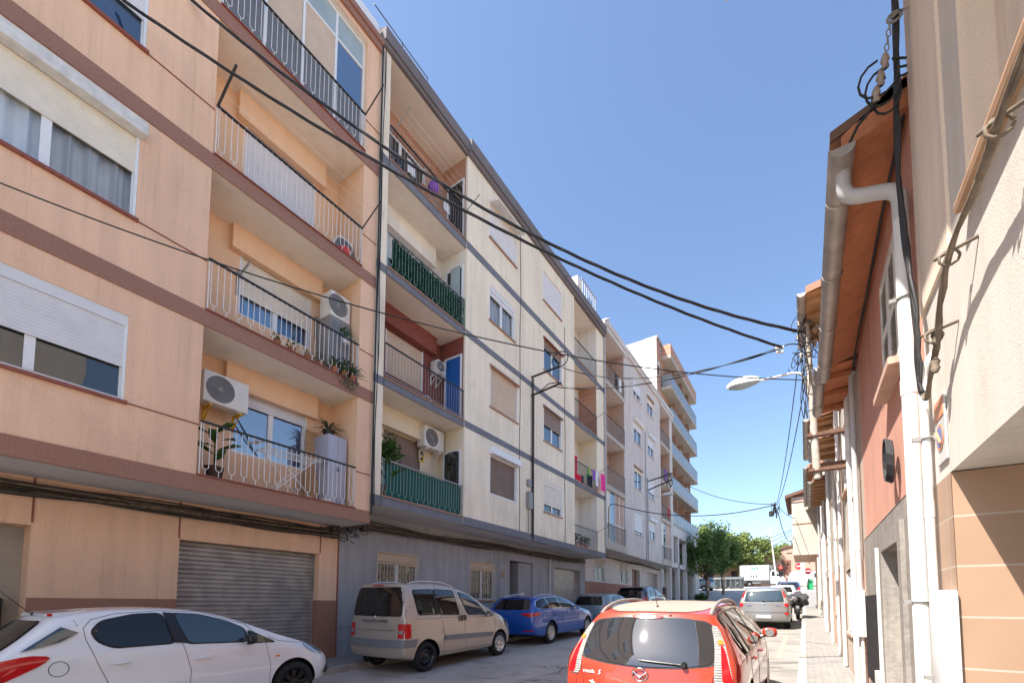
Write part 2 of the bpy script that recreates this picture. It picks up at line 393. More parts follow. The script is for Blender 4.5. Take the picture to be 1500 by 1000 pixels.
sc.view_settings.view_transform = 'Standard'; sc.view_settings.look = 'None'; sc.view_settings.exposure = 1.52; sc.view_settings.gamma = 1.0
sc.cycles.max_bounces = 8; sc.cycles.diffuse_bounces = 4
# ------------------------------------------------------------------ helpers for facades
def facade(mb, X, y0, y1, z0, z1, holes=(), s=1, mi=0, rmi=None, ax='x'):
    """wall sheet on the plane X, facing s, with rectangular openings (y0,y1,z0,z1,depth) that get reveals"""
    P = (lambda x, y, z: (x, y, z)) if ax == 'x' else (lambda x, y, z: (y, x, z))
    hs = [(max(a, y0), min(b, y1), max(c, z0), min(d, z1), e) for a, b, c, d, e in holes]
    hs = [h for h in hs if h[0] < h[1] and h[2] < h[3]]
    ys = sorted({y0, y1, *[h[0] for h in hs], *[h[1] for h in hs]}); zs = sorted({z0, z1, *[h[2] for h in hs], *[h[3] for h in hs]})
    for i in range(len(ys)-1):
        for j in range(len(zs)-1):
            cy, cz = (ys[i]+ys[i+1])/2, (zs[j]+zs[j+1])/2
            if any(h[0] < cy < h[1] and h[2] < cz < h[3] for h in hs): continue
            mb.quad(P(X, ys[i], zs[j]), P(X, ys[i+1], zs[j]), P(X, ys[i+1], zs[j+1]), P(X, ys[i], zs[j+1]), mi)
    r = mi if rmi is None else rmi
    for a, b, c, d, e in hs:
        if e <= 0: continue
        B = X-s*e
        for (p, q) in (((a, c), (b, c)), ((b, c), (b, d)), ((b, d), (a, d)), ((a, d), (a, c))):
            if p[1] == q[1] == z0 and c == z0: continue
            mb.quad(P(X, *p), P(X, *q), P(B, *q), P(B, *p), r)
def slats(mb, X, y0, y1, zt, zb, s=1, pitch=.05, dep=.008, mi=0):
    n = max(1, int(round((zt-zb)/pitch))); p = (zt-zb)/n
    pts = []
    for i in range(n):
        z = zt-i*p
        pts += [(X-s*dep, z), (X, z-.25*p), (X, z-.8*p), (X-s*dep, z-.97*p)]
    pts.append((X-s*dep, zb))
    for i in range(len(pts)-1):
        (xa, za), (xb, zb_) = pts[i], pts[i+1]
        mb.quad((xa, y0, za), (xa, y1, za), (xb, y1, zb_), (xb, y0, zb_), mi)
    mb.box(X-s*.02, X+s*.004, y0, y1, zb-.035, zb, mi)
def window(root, X, y0, y1, z0, z1, s=1, shut=.4, smat='shutter', fmat='white', box=None, sill='sill_red', pane='glass', curtain=None, mull=1, pitch=.05, boxmat=None, sillout=.05, guides=True, name='window'):
    f = MB(); a, b = X-s*.11, X-s*.06; t = .055
    zt = z1-(.16 if box == 'in' else 0)
    f.box(a, b, y0, y0+t, z0, zt); f.box(a, b, y1-t, y1, z0, zt); f.box(a, b, y0+t, y1-t, zt-t, zt); f.box(a, b, y0+t, y1-t, z0, z0+t)
    for k in range(mull):
        c = y0+(y1-y0)*(k+1)/(mull+1); f.box(a-s*.002, b+s*.006, c-.05, c+.05, z0+t, zt-t)
    if guides:
        for yy in (y0, y1-.04): f.box(X-s*.058, X-s*.004, yy+.002, yy+.038, z0+.002, zt)
    w_ = f.build(name, M[fmat], root)
    g = MB()
    for k in range(mull+1):
        l = y0+(y1-y0)*k/(mull+1)+.05; r = y0+(y1-y0)*(k+1)/(mull+1)-.05
        p = MB(); p.quad((X-s*.085, l, z0+t), (X-s*.085, r, z0+t), (X-s*.085, r, zt-t), (X-s*.085, l, zt-t)); p.build('pane', M[pane], w_)
    if curtain:
        c = MB(); n = 110; Xc = X-s*.17
        ph = random.random()*6
        for i in range(n):
            ya, yb = y0+(y1-y0)*i/n, y0+(y1-y0)*(i+1)/n
            fx = lambda u: Xc-s*(.045*math.sin(u*27+ph+.8*math.sin(u*5))+.02*math.sin(u*63))
            c.quad((fx(ya), ya, z0), (fx(yb), yb, z0), (fx(yb), yb, zt), (fx(ya), ya, zt))
        c.build('curtain', M[curtain], w_, 180)
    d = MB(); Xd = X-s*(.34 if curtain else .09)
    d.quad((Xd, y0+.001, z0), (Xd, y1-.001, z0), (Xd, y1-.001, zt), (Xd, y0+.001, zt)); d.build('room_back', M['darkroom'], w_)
    if shut > 0:
        m = MB(); slats(m, X-s*.03, y0+.03, y1-.03, zt, zt-(zt-z0)*shut, s, pitch); m.build('shutter', M[smat], w_)
    if box == 'in':
        m = MB(); m.box(X-s*.11, X-s*.012, y0, y1, z1-.16, z1); m.build('shutter_box', M[boxmat or smat], w_)
    elif box == 'out':
        m = MB(); m.bbox(X-s*.02, X+s*.16, y0-.05, y1+.05, z1-.02, z1+.18, .012); m.build('shutter_box', M[boxmat or 'white'], w_)
    elif box == 'lintel':
        m = MB(); m.prism([(X-s*.02, z1+.0), (X+s*.10, z1-.02), (X+s*.10, z1+.03), (X-s*.02, z1+.12)], 'y', y0-.03, y1+.03)
        m.build('shutter_box', M[boxmat or 'sill_brown'], w_)
    if sill:
        m = MB(); m.box(X-s*.12, X+s*sillout, y0-.03, y1+.03, z0-.045, z0-.002); m.build('sill', M[sill], w_)
    return w_
def garage_door(root, X, y0, y1, z0, z1, mat, s=1, pitch=.085):
    m = MB(); slats(m, X, y0+.03, y1-.03, z1, z0, s, pitch, .022)
    for yy in (y0, y1-.03): m.box(X-s*.05, X+s*.03, yy, yy+.03, z0, z1)
    return m.build('garage_door', M[mat], root)
def rail_u(mb, X, y0, y1, zb, zt, n, r=.006, mi=0, tmi=1, topr=.018):
    """top bar with n U-shaped bars on short stems"""
    mb.box(X-topr, X+topr, y0, y1, zt-.02, zt+.012, tmi)
    p = (y1-y0)/n; hw = p*.25
    for i in range(n):
        c = y0+p*(i+.5); zz = zb+.10+hw
        pts = [(X, c-hw, zt-.02), (X, c-hw, zz)]+[(X, c-hw*math.cos(a), zz-hw*math.sin(a)) for a in (.5, 1.05, 1.57, 2.1, 2.64)]+[(X, c+hw, zz), (X, c+hw, zt-.02)]
        mb.tube(pts, r, 5, mi); mb.tube([(X, c, zb+.10), (X, c, zb)], r, 5, mi)
    for yy in (y0+.012, y1-.012): mb.tube([(X, yy, zb), (X, yy, zt)], r*1.5, 6, mi)
def rail_bars(mb, X, y0, y1, zb, zt, n, r=.006, mi=0, tmi=1):
    mb.box(X-.016, X+.016, y0, y1, zt-.02, zt+.01, tmi); mb.box(X-.01, X+.01, y0, y1, zb+.06, zb+.08, mi)
    for i in range(n+1):
        y = y0+.012+(y1-y0-.024)*i/n; mb.tube([(X, y, zb if i in (0, n) else zb+.07), (X, y, zt-.01)], r*(1.6 if i in (0, n) else 1), 5, mi)
def leafblob(mb, c, rad, n, size, mi=0, squash=(1, 1, 1), droop=0., long=1.6):
    c = Vector(c)
    for i in range(n):
        d = Vector((random.gauss(0, 1), random.gauss(0, 1), random.gauss(0, 1))).normalized()*rad*(random.random()**.45)
        p = c+Vector((d.x*squash[0], d.y*squash[1], d.z*squash[2]-droop*random.random()))
        u = Vector((random.gauss(0, 1), random.gauss(0, 1), random.gauss(0, .6))).normalized()
        v = u.cross(Vector((random.gauss(0, 1), random.gauss(0, 1), random.gauss(0, 1)))).normalized()
        s = size*random.uniform(.6, 1.3)
        mb.add([p-u*s*long*.5, p+v*s*.5, p+u*s*long*.5, p-v*s*.5], [(0, 1, 2, 3)], mi)
def blades(mb, c, n, L, w, up=.7, mi=0, droop=.5):
    c = Vector(c)
    for i in range(n):
        a = random.uniform(0, 6.283); e = random.uniform(.2, 1.0)*up
        d = Vector((math.cos(a), math.sin(a), 0)); l = L*random.uniform(.6, 1.1); s = Vector((-d.y, d.x, 0))*w*.5
        p = [c+d*(.02), c+d*l*.35*(1-e*.4)+Vector((0, 0, l*.55*e)), c+d*l*.75*(1.1-e*.4)+Vector((0, 0, l*(.75*e-droop*.25))), c+d*l*(1.15-e*.4)+Vector((0, 0, l*(.75*e-droop*.6)))]
        mb.add([p[0]-s, p[0]+s, p[1]-s, p[1]+s, p[2]-s*.7, p[2]+s*.7, p[3]], [(0, 1, 3, 2), (2, 3, 5, 4), (4, 5, 6)], mi)
def potplant(x, y, z, r, h, label, kind='bush', leaf='leaf', pot='terracotta', group=None, fr=.2, n=120, ls=.05):
    t = thing('potted_plant', label, 'potted plant', (x, y, z), group)
    m = MB(); m.lathe([(0, .001), (0, r*.75), (h, r), (h+.01, r*1.05), (h+.01, r*.85), (h-.02, r*.8), (h-.02, .001)], (x, y, z), 'z', 14); m.build('pot', M[pot], t, 40)
    f = MB()
    if kind == 'bush': leafblob(f, (x, y, z+h+fr*.7), fr, n, ls)
    elif kind == 'spike': blades(f, (x, y, z+h-.01), n, fr*1.6, ls, 1.0, 0, .35)
    else:   # tall stem with broad leaves
        f.tube([(x, y, z+h-.02), (x+.02, y-.01, z+h+fr*2)], .012, 5)
        for i in range(n):
            zz = z+h+fr*2*(.15+.85*i/n); a = i*2.4; d = Vector((math.cos(a), math.sin(a), .5)); s = Vector((-d.y, d.x, 0))
            p = Vector((x, y, zz)); L = fr*1.1
            f.add([p, p+d*L*.4+s*ls, p+d*L*.8+s*ls*.8, p+d*L*1.15-Vector((0, 0, .08)), p+d*L*.8-s*ls*.8, p+d*L*.4-s*ls], [(0, 1, 2, 3, 4, 5)])
    f.build('foliage', M[leaf], t)
    return t
def ac_unit(x, y, z, label, wid=.80, hgt=.56, dep=.28, group=None, mat='acwhite', face='x', fanc=None, bracket=True):
    """outdoor unit with its back at x, base z; faces +X (or -Y when face='y')"""
    t = thing('air_conditioner', label, 'air conditioner', (x, y, z), group, local=True)
    if face == 'y': t.rotation_euler.z = R(-90)
    m = MB(); m.bbox(.04, .04+dep, -wid/2, wid/2, 0, hgt, .015)
    for yy in (-wid*.32, wid*.32): m.box(.08, .06+dep*.8, yy-.03, yy+.03, -.03, 0.002)
    for k in range(12):     # louvre lines on the service side
        m.box(.04+dep, .043+dep, wid*.24, wid*.46, .08+k*.03, .088+k*.03)
    m.build('casing', M[mat], t, 30)
    f = MB(); X = .046+dep; cy = -wid*.14; cz = hgt*.5; rr = hgt*.42
    f.lathe([(X-.004, .001), (X-.004, rr)], (0, cy, cz), 'x', 28, 0)
    fr = f.build('fan_opening', M['darkmetal'], t)
    g = MB()
    for k in range(1, 9):
        r = rr*k/8
        g.lathe([(X, r-.004), (X+.006, r-.002), (X+.006, r+.002), (X, r+.004)], (0, cy, cz), 'x', 28)
    for k in range(10):
        a = k*math.pi/5; g.tube([(X+.004, cy+.03*math.cos(a), cz+.03*math.sin(a)), (X+.004, cy+rr*math.cos(a), cz+rr*math.sin(a))], .003, 4)
    g.lathe([(X, .001), (X+.008, .04), (X, .05)], (0, cy, cz), 'x', 14)
    g.build('fan_grille', M['irongrey'], t)
    if bracket:
        for yy in (-wid*.33, wid*.33):
            b = MB(); b.box(0, dep+.05, yy-.02, yy+.02, -.07, -.03); b.box(0, .03, yy-.02, yy+.02, -.33, -.07); b.tube([(.02, yy, -.3), (dep, yy, -.06)], .012, 5)
            b.build('bracket', M['yellow' if 'big' in label else 'acwhite'], t)
    return t
def hang(mb, x, y0, y1, zt, zb, mi=0, ax='y', amp=.012, n=8, taper=0):
    """cloth hanging from a line"""
    nz = 6; ph = random.random()*6
    P = []
    for j in range(nz+1):
        row = []
        for i in range(n+1):
            u = i/n; v = j/nz; y = y0+(y1-y0)*(u+(u-.5)*taper*v)
            row.append((x+amp*math.sin(u*14+ph)*(v+.15)+.006*math.sin(v*7+ph), y, zt+(zb-zt)*v) if ax == 'y' else (y, x+amp*math.sin(u*14+ph)*(v+.15), zt+(zb-zt)*v))
        P.append(row)
    for j in range(nz):
        for i in range(n): mb.quad(P[j][i], P[j][i+1], P[j+1][i+1], P[j+1][i], mi)

# ------------------------------------------------------------------ ground, road, pavements
def strip(mb, x0, x1, ys, dz, mi=0):
    for a, b in zip(ys[:-1], ys[1:]):
        mb.quad((x0, a, G(a)+dz), (x1, a, G(a)+dz), (x1, b, G(b)+dz), (x0, b, G(b)+dz), mi)
def asphaltmat():
    m, n, l, b = nt('asphalt'); b.inputs['Roughness'].default_value = .85
    tc = n.new('ShaderNodeTexCoord')
    def noise(s, d, sc=None):
        k = n.new('ShaderNodeTexNoise'); k.inputs['Scale'].default_value = s; k.inputs['Detail'].default_value = d
        if sc:
            mp = n.new('ShaderNodeMapping'); mp.inputs['Scale'].default_value = sc; l.new(tc.outputs['Object'], mp.inputs['Vector']); l.new(mp.outputs['Vector'], k.inputs['Vector'])
        else: l.new(tc.outputs['Object'], k.inputs['Vector'])
        return k.outputs['Fac']
    r1 = n.new('ShaderNodeValToRGB'); e = r1.color_ramp.elements; e[0].position = .32; e[1].position = .68; e[0].color = (.33, .305, .275, 1); e[1].color = (.47, .435, .39, 1)
    l.new(noise(.9, 8, (1, .35, 1)), r1.inputs['Fac'])
    r2 = n.new('ShaderNodeValToRGB'); e = r2.color_ramp.elements; e[0].position = .3; e[1].position = .7; e[0].color = (.72, .72, .72, 1); e[1].color = (1.2, 1.2, 1.2, 1)
    l.new(noise(160, 3), r2.inputs['Fac'])
    mx = n.new('ShaderNodeMix'); mx.data_type = 'RGBA'; mx.blend_type = 'MULTIPLY'; mx.inputs[0].default_value = 1
    l.new(r1.outputs['Color'], mx.inputs[6]); l.new(r2.outputs['Color'], mx.inputs[7])
    # cracks, oily stains
    vo = n.new('ShaderNodeTexVoronoi'); vo.feature = 'DISTANCE_TO_EDGE'; vo.inputs['Scale'].default_value = .45
    l.new(tc.outputs['Object'], vo.inputs['Vector'])
    mr = n.new('ShaderNodeMapRange'); mr.inputs['From Max'].default_value = .012; mr.inputs['To Min'].default_value = 1.0; l.new(vo.outputs['Distance'], mr.inputs['Value'])
    m2 = n.new('ShaderNodeVectorMath'); m2.operation = 'SCALE'; l.new(mx.outputs[2], m2.inputs[0]); l.new(mr.outputs['Result'], m2.inputs['Scale'])
    m3 = n.new('ShaderNodeVectorMath'); m3.operation = 'SCALE'; r3 = n.new('ShaderNodeMapRange'); r3.inputs['From Min'].default_value = .56; r3.inputs['From Max'].default_value = .72; r3.inputs['To Min'].default_value = 1; r3.inputs['To Max'].default_value = .62
    l.new(noise(1.3, 9), r3.inputs['Value']); l.new(m2.outputs['Vector'], m3.inputs[0]); l.new(r3.outputs['Result'], m3.inputs['Scale'])
    l.new(m3.outputs['Vector'], b.inputs['Base Color'])
    bp = n.new('ShaderNodeBump'); bp.inputs['Strength'].default_value = .5; bp.inputs['Distance'].default_value = .006
    l.new(noise(120, 3), bp.inputs['Height']); l.new(bp.outputs['Normal'], b.inputs['Normal'])
    return m
M['asphalt'] = asphaltmat()
M['ground'] = plain('dusty ground', (.20, .18, .155), .95, 0, .2, .2, .7)
M['concrete_lane'] = plain('concrete lane', (.255, .24, .22), .9, 0, .2, .2, 1.4, 0, .3, 90)
M['pave'] = tilemat('pavement tile', (.255, .243, .228), (.195, .185, .172), .10, .10, 'xy', .005, .85, .10, 0, .2)
M['kerb'] = plain('kerb stone', (.34, .32, .295), .85, 0, .2, .2, 5, 0, .3, 60)
M['line_yellow'] = plain('worn yellow line', (.36, .31, .23), .8, 0, .2, .2, 6)
YS = [-60, -30, -12, -6]+[i*1.0 for i in range(-4, 70)]
FARY = [70, 90, 140, 400, 900]
mb = MB(); strip(mb, -700, 700, YS+FARY, -.02); mb.build('ground', M['ground'], kind='structure')
mb = MB(); strip(mb, -7.96, -.15, [y for y in YS if -40 < y < 54], 0); mb.build('road', M['asphalt'], kind='structure')
mb = MB(); strip(mb, -90, 90, [53+i for i in range(14)], 0.004); mb.build('cross_street', M['asphalt'], kind='structure')
mb = MB(); strip(mb, -2.3, -.15, [y for y in YS if -12 <= y < 50], .004); mb.build('parking_lane', M['concrete_lane'], kind='structure')
mb = MB()
for (a, b) in ((13.2, 17.6), (18.2, 18.35)): pass
for yy in (12.0, 17.9): mb.quad((-2.2, yy, G(yy)+.008), (-.5, yy, G(yy)+.008), (-.5, yy+.11, G(yy+.11)+.008), (-2.2, yy+.11, G(yy+.11)+.008))
mb.quad((-.62, 12.11, G(12.11)+.008), (-.5, 12.11, G(12.11)+.008), (-.5, 17.9, G(17.9)+.008), (-.62, 17.9, G(17.9)+.008))
mb.quad((-2.2, 12.11, G(12.11)+.008), (-2.08, 12.11, G(12.11)+.008), (-2.08, 17.9, G(17.9)+.008), (-2.2, 17.9, G(17.9)+.008))
mb.build('bay_marking', M['line_yellow'], kind='structure')
q_ = random.Random(11); mb = MB()
for (x0, y0, x1, y1) in ((-6.2, 6.2, -3.0, 7.6), (-5.6, 8.2, -2.6, 8.9), (-4.4, 3.5, -3.9, 14.0), (-2.9, 10, -.4, 10.6), (-2.4, 13, -.3, 13.5), (-1.9, 15.2, -.3, 15.9), (-6.4, 11.2, -3.4, 11.5)):
    P = [(x0+(x1-x0)*i/30+q_.gauss(0, .05), y0+(y1-y0)*i/30+q_.gauss(0, .05)) for i in range(31)]
    for (a, b), (c, d) in zip(P[:-1], P[1:]):
        w_ = q_.uniform(.004, .013); L_ = math.hypot(c-a, d-b) or 1; nx, ny = -(d-b)/L_*w_, (c-a)/L_*w_
        mb.add([(a-nx, b-ny, G(b)+.0085), (a+nx, b+ny, G(b)+.0085), (c+nx, d+ny, G(d)+.0085), (c-nx, d-ny, G(d)+.0085)], [(0, 1, 2, 3)])
mb.build('road_crack', plain('crack filler', (.06, .055, .05), .9), kind='structure')
def pavement(x0, x1, kx, ys, name):
    m = MB(); a, b = (x0, x1) if kx == x1 else (x0, x1)
    inner = (x0, x1-.13) if kx == x1 else (x0+.13, x1)
    strip(m, *inner, ys, .12); m.build(name, M['pave'], kind='structure')
    k = MB(); xa, xb = (kx-.13, kx) if kx == x1 else (kx, kx+.13)
    for ya, yb in zip(ys[:-1], ys[1:]):
        yb2 = yb-.008; za, zb = G(ya), G(yb2)
        k.add([(xa, ya, za-.1), (xb, ya, za-.1), (xb, yb2, zb-.1), (xa, yb2, zb-.1), (xa, ya, za+.125), (xb, ya, za+.125), (xb, yb2, zb+.125), (xa, yb2, zb+.125)],
              [(0, 3, 2, 1), (4, 5, 6, 7), (0, 1, 5, 4), (1, 2, 6, 5), (2, 3, 7, 6), (3, 0, 4, 7)])
    k.build(name+'_kerb', M['kerb'], kind='structure')
pavement(-12.0, -7.96, -7.96, [y for y in YS if -12 <= y <= 52], 'left_pavement')
pavement(-.15, 3.0, -.15, [y for y in YS if -12 <= y <= 52], 'right_pavement')

# ------------------------------------------------------------------ ORANGE BLOCK
XF, XG = -8.2, -9.27
ob = thing('apartment_building', 'orange stucco apartment block with red aggregate bands and recessed balconies', 'apartment block', (-12, 0, 0))
zt = [3.67, 6.45, 9.20, 11.97]; zb = [3.40, 6.18, 8.93, 11.70, 14.72]
Y0, Y1 = -7.0, 6.6
DEP = .95; XB = XF-DEP
wl = [(.28, 2.19, 4.52, 5.80), (.28, 2.19, 7.31, 8.60), (.28, 2.19, 10.02, 11.35), (.28, 2.19, 12.8, 14.1)]
far_w = [(-4.6, -2.6, a[2], a[3]) for a in wl]
holes = [(*a, .12) for a in wl+far_w]+[(3.15, 6.2, zt[k], zb[k+1], DEP) for k in range(4)]
m = MB(); facade(m, XF, Y0, Y1, 3.4, 15.2, holes, 1, 0, 1)
bw = [(4.08, 5.6, 4.50, 5.72), (4.08, 5.6, 7.27, 8.47), (4.08, 5.6, 9.85, 11.2)]
facade(m, XB, 3.15, 6.2, 3.67, 11.70, [(*a, .12) for a in bw], 1, 1)
m.quad((XB, 3.15, 11.97), (XB, 6.2, 11.97), (XB, 6.2, 14.72), (XB, 3.15, 14.72), 1)
m.quad((XF, Y1, 3.4), (-22, Y1, 3.4), (-22, Y1, 15.2), (XF, Y1, 15.2)); m.quad((XF, Y0, 3.4), (-22, Y0, 3.4), (-22, Y0, 15.2), (XF, Y0, 15.2))
m.quad((-22, Y0, -1), (-22, Y1, -1), (-22, Y1, 15.2), (-22, Y0, 15.2)); m.quad((XF, Y0, 15.19), (XF, Y1, 15.19), (-22, Y1, 15.19), (-22, Y0, 15.19))
m.build('wall', [M['orange'], M['orange_in']], ob)
# thin joint lines, granite bands, cornice
m = MB()
for k in range(4): m.box(XF, XF+.018, Y0, Y1, zb[k]-.001, zt[k])
m.build('floor_band', M['granite'], ob)
for a in wl:
    for ya, yb in ((2.22, 3.15), (6.2, 6.6)): m = MB(); m.box(XF, XF+.012, ya, yb, a[2]-.03, a[2]-.012); m.build('joint_line', M['sill_red'], ob)
m = MB(); m.box(XF-.2, XF+.10, Y0, Y1, 15.02, 15.16); m.box(XF-.2, XF+.06, Y0, Y1, 14.86, 15.02); m.build('cornice', M['granite'], ob)
m = MB(); m.box(XF-.2, XF-.05, Y0, Y1-.05, 15.16, 15.62); m.build('parapet', M['white'], ob)
for k in range(4):
    m = MB(); m.quad((XF-.012, 3.16, zb[k+1]-.004), (XF-.012, 6.19, zb[k+1]-.004), (XB, 6.19, zb[k+1]-.004), (XB, 3.16, zb[k+1]-.004)); m.build('balcony_ceiling', M['ceil'], ob)
m = MB(); m.quad((XF-.01, Y0, 3.395), (XF-.01, Y1, 3.395), (XG, Y1, 3.395), (XG, Y0, 3.395)); m.build('overhang_soffit', M['soffit'], ob)
for k in range(4): m = MB(); m.box(XB, XF+.05, 3.155, 6.195, zt[k], zt[k]+.02); m.build('balcony_floor', M['sill_red'], ob)
for k in range(3): m = MB(); m.box(XB, XB+.14, 3.88, 5.78, bw[k][3]-.02, zb[k+1]-.006); m.build('shutter_casing', M['orange_in'], ob)
window(ob, XF, *wl[0], shut=.52, box='in', curtain=None, pane='glass')
window(ob, XF, *wl[1], shut=.42, box='out', curtain='curtain', pane='clear', smat='shutter_cream', boxmat='whiteold')
window(ob, XF, *wl[2], shut=.55, box='in', pane='glass_bluish'); window(ob, XF, *wl[3], shut=.5, box='in')
for a in far_w: window(ob, XF, *a, shut=.5, box='in')
window(ob, XB, *bw[0], shut=.16, box=None, pane='glass_mirror', sill=None)
window(ob, XB, *bw[1], shut=.62, curtain='curtain_blue', pane='clear', smat='shutter_cream', sill=None)
window(ob, XB, *bw[2], shut=.80, curtain='curtain', pane='clear', sill=None)
XR_ = XF+.02
for k in range(4):
    m = MB(); rail_u(m, XR_, 3.17, 6.18, zt[k]+.02, zt[k]+.90, 15)
    rl = m.build('balcony_railing', [M['ironwhite'], M['iron']], ob)
    if k in (2, 3):
        a = MB(); a.bar((XR_, 3.18, zt[k]+.88), (XR_+.62, 3.18, zt[k]+1.22), .03); a.build('clothesline_arm', M['iron'], rl)
    if k >= 1:
        a = MB(); a.bar((XR_, 6.17, zt[k]+.88), (XR_+.62, 6.17, zt[k]+1.22), .022)
        if k > 1: a.build('clothesline_arm', M['iron'], rl)
    if k == 2:
        a = MB()
        for q in (.2, .35, .5): a.tube([(XR_+q, 3.18, zt[k]+.88+q*.55), (XR_+q, 4.7, zt[k]+.86+q*.55), (XR_+q, 6.17, zt[k]+.88+q*.55)], .003, 4)
        a.build('clothesline', M['ironwhite'], rl)
# glazed gallery on the top balcony
m = MB(); gx = XF-.14
for y in (3.17, 3.92, 4.68, 5.43, 6.15): m.box(gx, gx+.05, y, y+.05, 11.99, 14.70)
for z in (11.99, 13.0, 14.05, 14.66): m.box(gx+.002, gx+.047, 3.17, 6.2, z, z+.05)
gal = m.build('gallery_frame', M['white'], ob)
for i in range(4):
    ya = 3.22+.755*i; yb = ya+.70
    for j, (za, zc) in enumerate(((12.04, 13.0), (13.05, 14.05), (14.10, 14.66))):
        m = MB(); m.quad((gx+.025, ya, za), (gx+.025, yb, za), (gx+.025, yb, zc), (gx+.025, ya, zc))
        m.build('pane', M[['darkmetal', ('shutter_beige' if i in (1, 2) else 'frost'), 'frost'][j]] if not (j == 1 and i in (0, 3)) else M['glass_mirror'], gal)
# ground floor
door_o = (-.1, 1.54, -1.2, 2.70, .45); gar_o = (3.36, 6.1, -1.2, 2.72, .22)
m = MB(); facade(m, XG, Y0, Y1, -1.2, 3.4, [door_o, gar_o], 1); m.quad((XG, Y1, -1), (-22, Y1, -1), (-22, Y1, 3.4), (XG, Y1, 3.4)); m.build('ground_floor_wall', M['orange'], ob)
m = MB(); facade(m, XG+.015, Y0, Y1-.003, -1.2, 1.66, [(door_o[0], door_o[1], -1.2, 2, .02), (gar_o[0], gar_o[1], -1.2, 2, .02)], 1)
for yy in ((1.541, 1.56), (3.34, 3.359), (6.101, 6.12)): m.box(XG-.2, XG+.017, yy[0]-.02 if yy[0] > 6 else yy[0], yy[1], -1.2, 1.662)
m.build('dado', M['granite'], ob)
m = MB()
for yy in (1.55, 3.355, 6.12): m.box(XG, XG+.012, yy-.02, yy+.004, 2.74, 3.39)
m.box(XG, XG+.02, 6.57, 6.6, .1, 3.39); m.build('vertical_joint', M['sill_red'], ob)
garage_door(ob, XG-.2, 3.36, 6.1, .1, 2.72, 'garage')
m = MB(); m.box(XG-.45, XG-.42, -.1, 1.54, -.5, 2.7); m.build('entrance_panel', tilemat('grey stone tile', (.42, .38, .33), (.34, .31, .27), .6, .3, 'yz', .004, .5, .05), ob)
t = thing('letter_box', 'black letter box on the grey stone entrance panel of the orange block', 'letter box', (XG-.41, 1.1, 1.15))
m = MB(); m.bbox(XG-.415, XG-.27, 1.0, 1.36, 1.22, 1.66, .02); m.build('body', M['black'], t, 30)
m = MB(); m.box(XG-.268, XG-.262, 1.03, 1.33, 1.57, 1.60); m.box(XG-.268, XG-.266, 1.05, 1.2, 1.50, 1.51); m.box(XG-.268, XG-.266, 1.05, 1.16, 1.47, 1.48); m.build('slot', M['letter'], t)

# ------------------------------------------------------------------ CREAM BLOCK
cb = thing('apartment_building', 'cream apartment block with grey floor stripes above a blue grey ground floor', 'apartment block', (-12, 13.8, .4))
XP = XF+.05; ct = [4.10, 6.93, 9.68, 12.43]; cl = [3.86, 6.73, 9.48, 12.19, 15.12]
Ya, Yb = 6.61, 20.93
wa = [(11.12, 12.72, 5.03, 6.30), (11.1, 12.72, 7.82, 9.10), (11.02, 12.5, 10.62, 11.80), (10.98, 12.58, 13.36, 14.53)]
wb = [(14.58, 16.1, 5.08, 6.28), (14.56, 16.05, 7.82, 9.10), (14.56, 16.1, 10.6, 11.80), (14.5, 16.05, 13.34, 14.55)]
m = MB()
facade(m, XP, 9.86, 17.3, 3.86, 15.12, [(*a, .13) for a in wa+wb], 1)
m.quad((XP, 9.86, 3.86), (XB, 9.86, 3.86), (XB, 9.86, 15.12), (XP, 9.86, 15.12)); m.quad((XP, 17.3, 3.86), (XB, 17.3, 3.86), (XB, 17.3, 15.12), (XP, 17.3, 15.12))
facade(m, XF, Ya, 9.859, 3.86, 15.12, [(6.9, 9.9, ct[k], cl[k+1], 0) for k in range(4)], 1)
facade(m, XF, 17.301, Yb, 3.86, 15.12, [(17.2, 19.9, ct[k], cl[k+1], 0) for k in range(4)], 1)
m.quad((XF, 6.9, 3.86), (XB, 6.9, 3.86), (XB, 6.9, 15.12), (XF, 6.9, 15.12)); m.quad((XF, 19.9, 3.86), (XB, 19.9, 3.86), (XB, 19.9, 15.12), (XF, 19.9, 15.12))
m.quad((XF, Ya, 15.1), (XF, Ya, 3.86), (-22, Ya, 3.86), (-22, Ya, 15.1)); m.quad((XF, Yb, 15.6), (XF, Yb, 3.86), (-22, Yb, 3.86), (-22, Yb, 15.6))
m.quad((XF, Ya, 15.6), (XF, Yb, 15.6), (-22, Yb, 15.6), (-22, Ya, 15.6)); m.quad((-22, Ya, -1), (-22, Yb, -1), (-22, Yb, 15.6), (-22, Ya, 15.6))
m.build('wall', M['cream'], cb)
# recess interiors, each floor its own paint
bwin = [(7.75, 9.1, ct[0]+.05, 6.18), (7.74, 9.15, 7.74, 8.93), (7.7, 9.1, 10.5, 11.6), (7.2, 9.1, 12.5, 14.6)]
mats = ['cream_in', 'brickpaint', 'white_in', 'brick']
for k in range(4):
    m = MB(); facade(m, XB, 6.9, 9.86, ct[k], cl[k+1], [(*bwin[k], .1)], 1)
    m.quad((XB, 9.857, ct[k]), (XF-.02, 9.857, ct[k]), (XF-.02, 9.857, cl[k+1]), (XB, 9.857, cl[k+1])); m.quad((XB, 6.903, ct[k]), (XF-.02, 6.903, ct[k]), (XF-.02, 6.903, cl[k+1]), (XB, 6.903, cl[k+1]))
    m.build('balcony_wall', M[mats[k]], cb)
for k in range(4):
    for (a, b) in ((6.905, 9.855), (17.305, 19.895)):
        m = MB(); m.quad((XF-.005, a, cl[k+1]-.004), (XF-.005, b, cl[k+1]-.004), (XB, b, cl[k+1]-.004), (XB, a, cl[k+1]-.004)); m.build('balcony_ceiling', M['ceil'], cb)
m = MB()
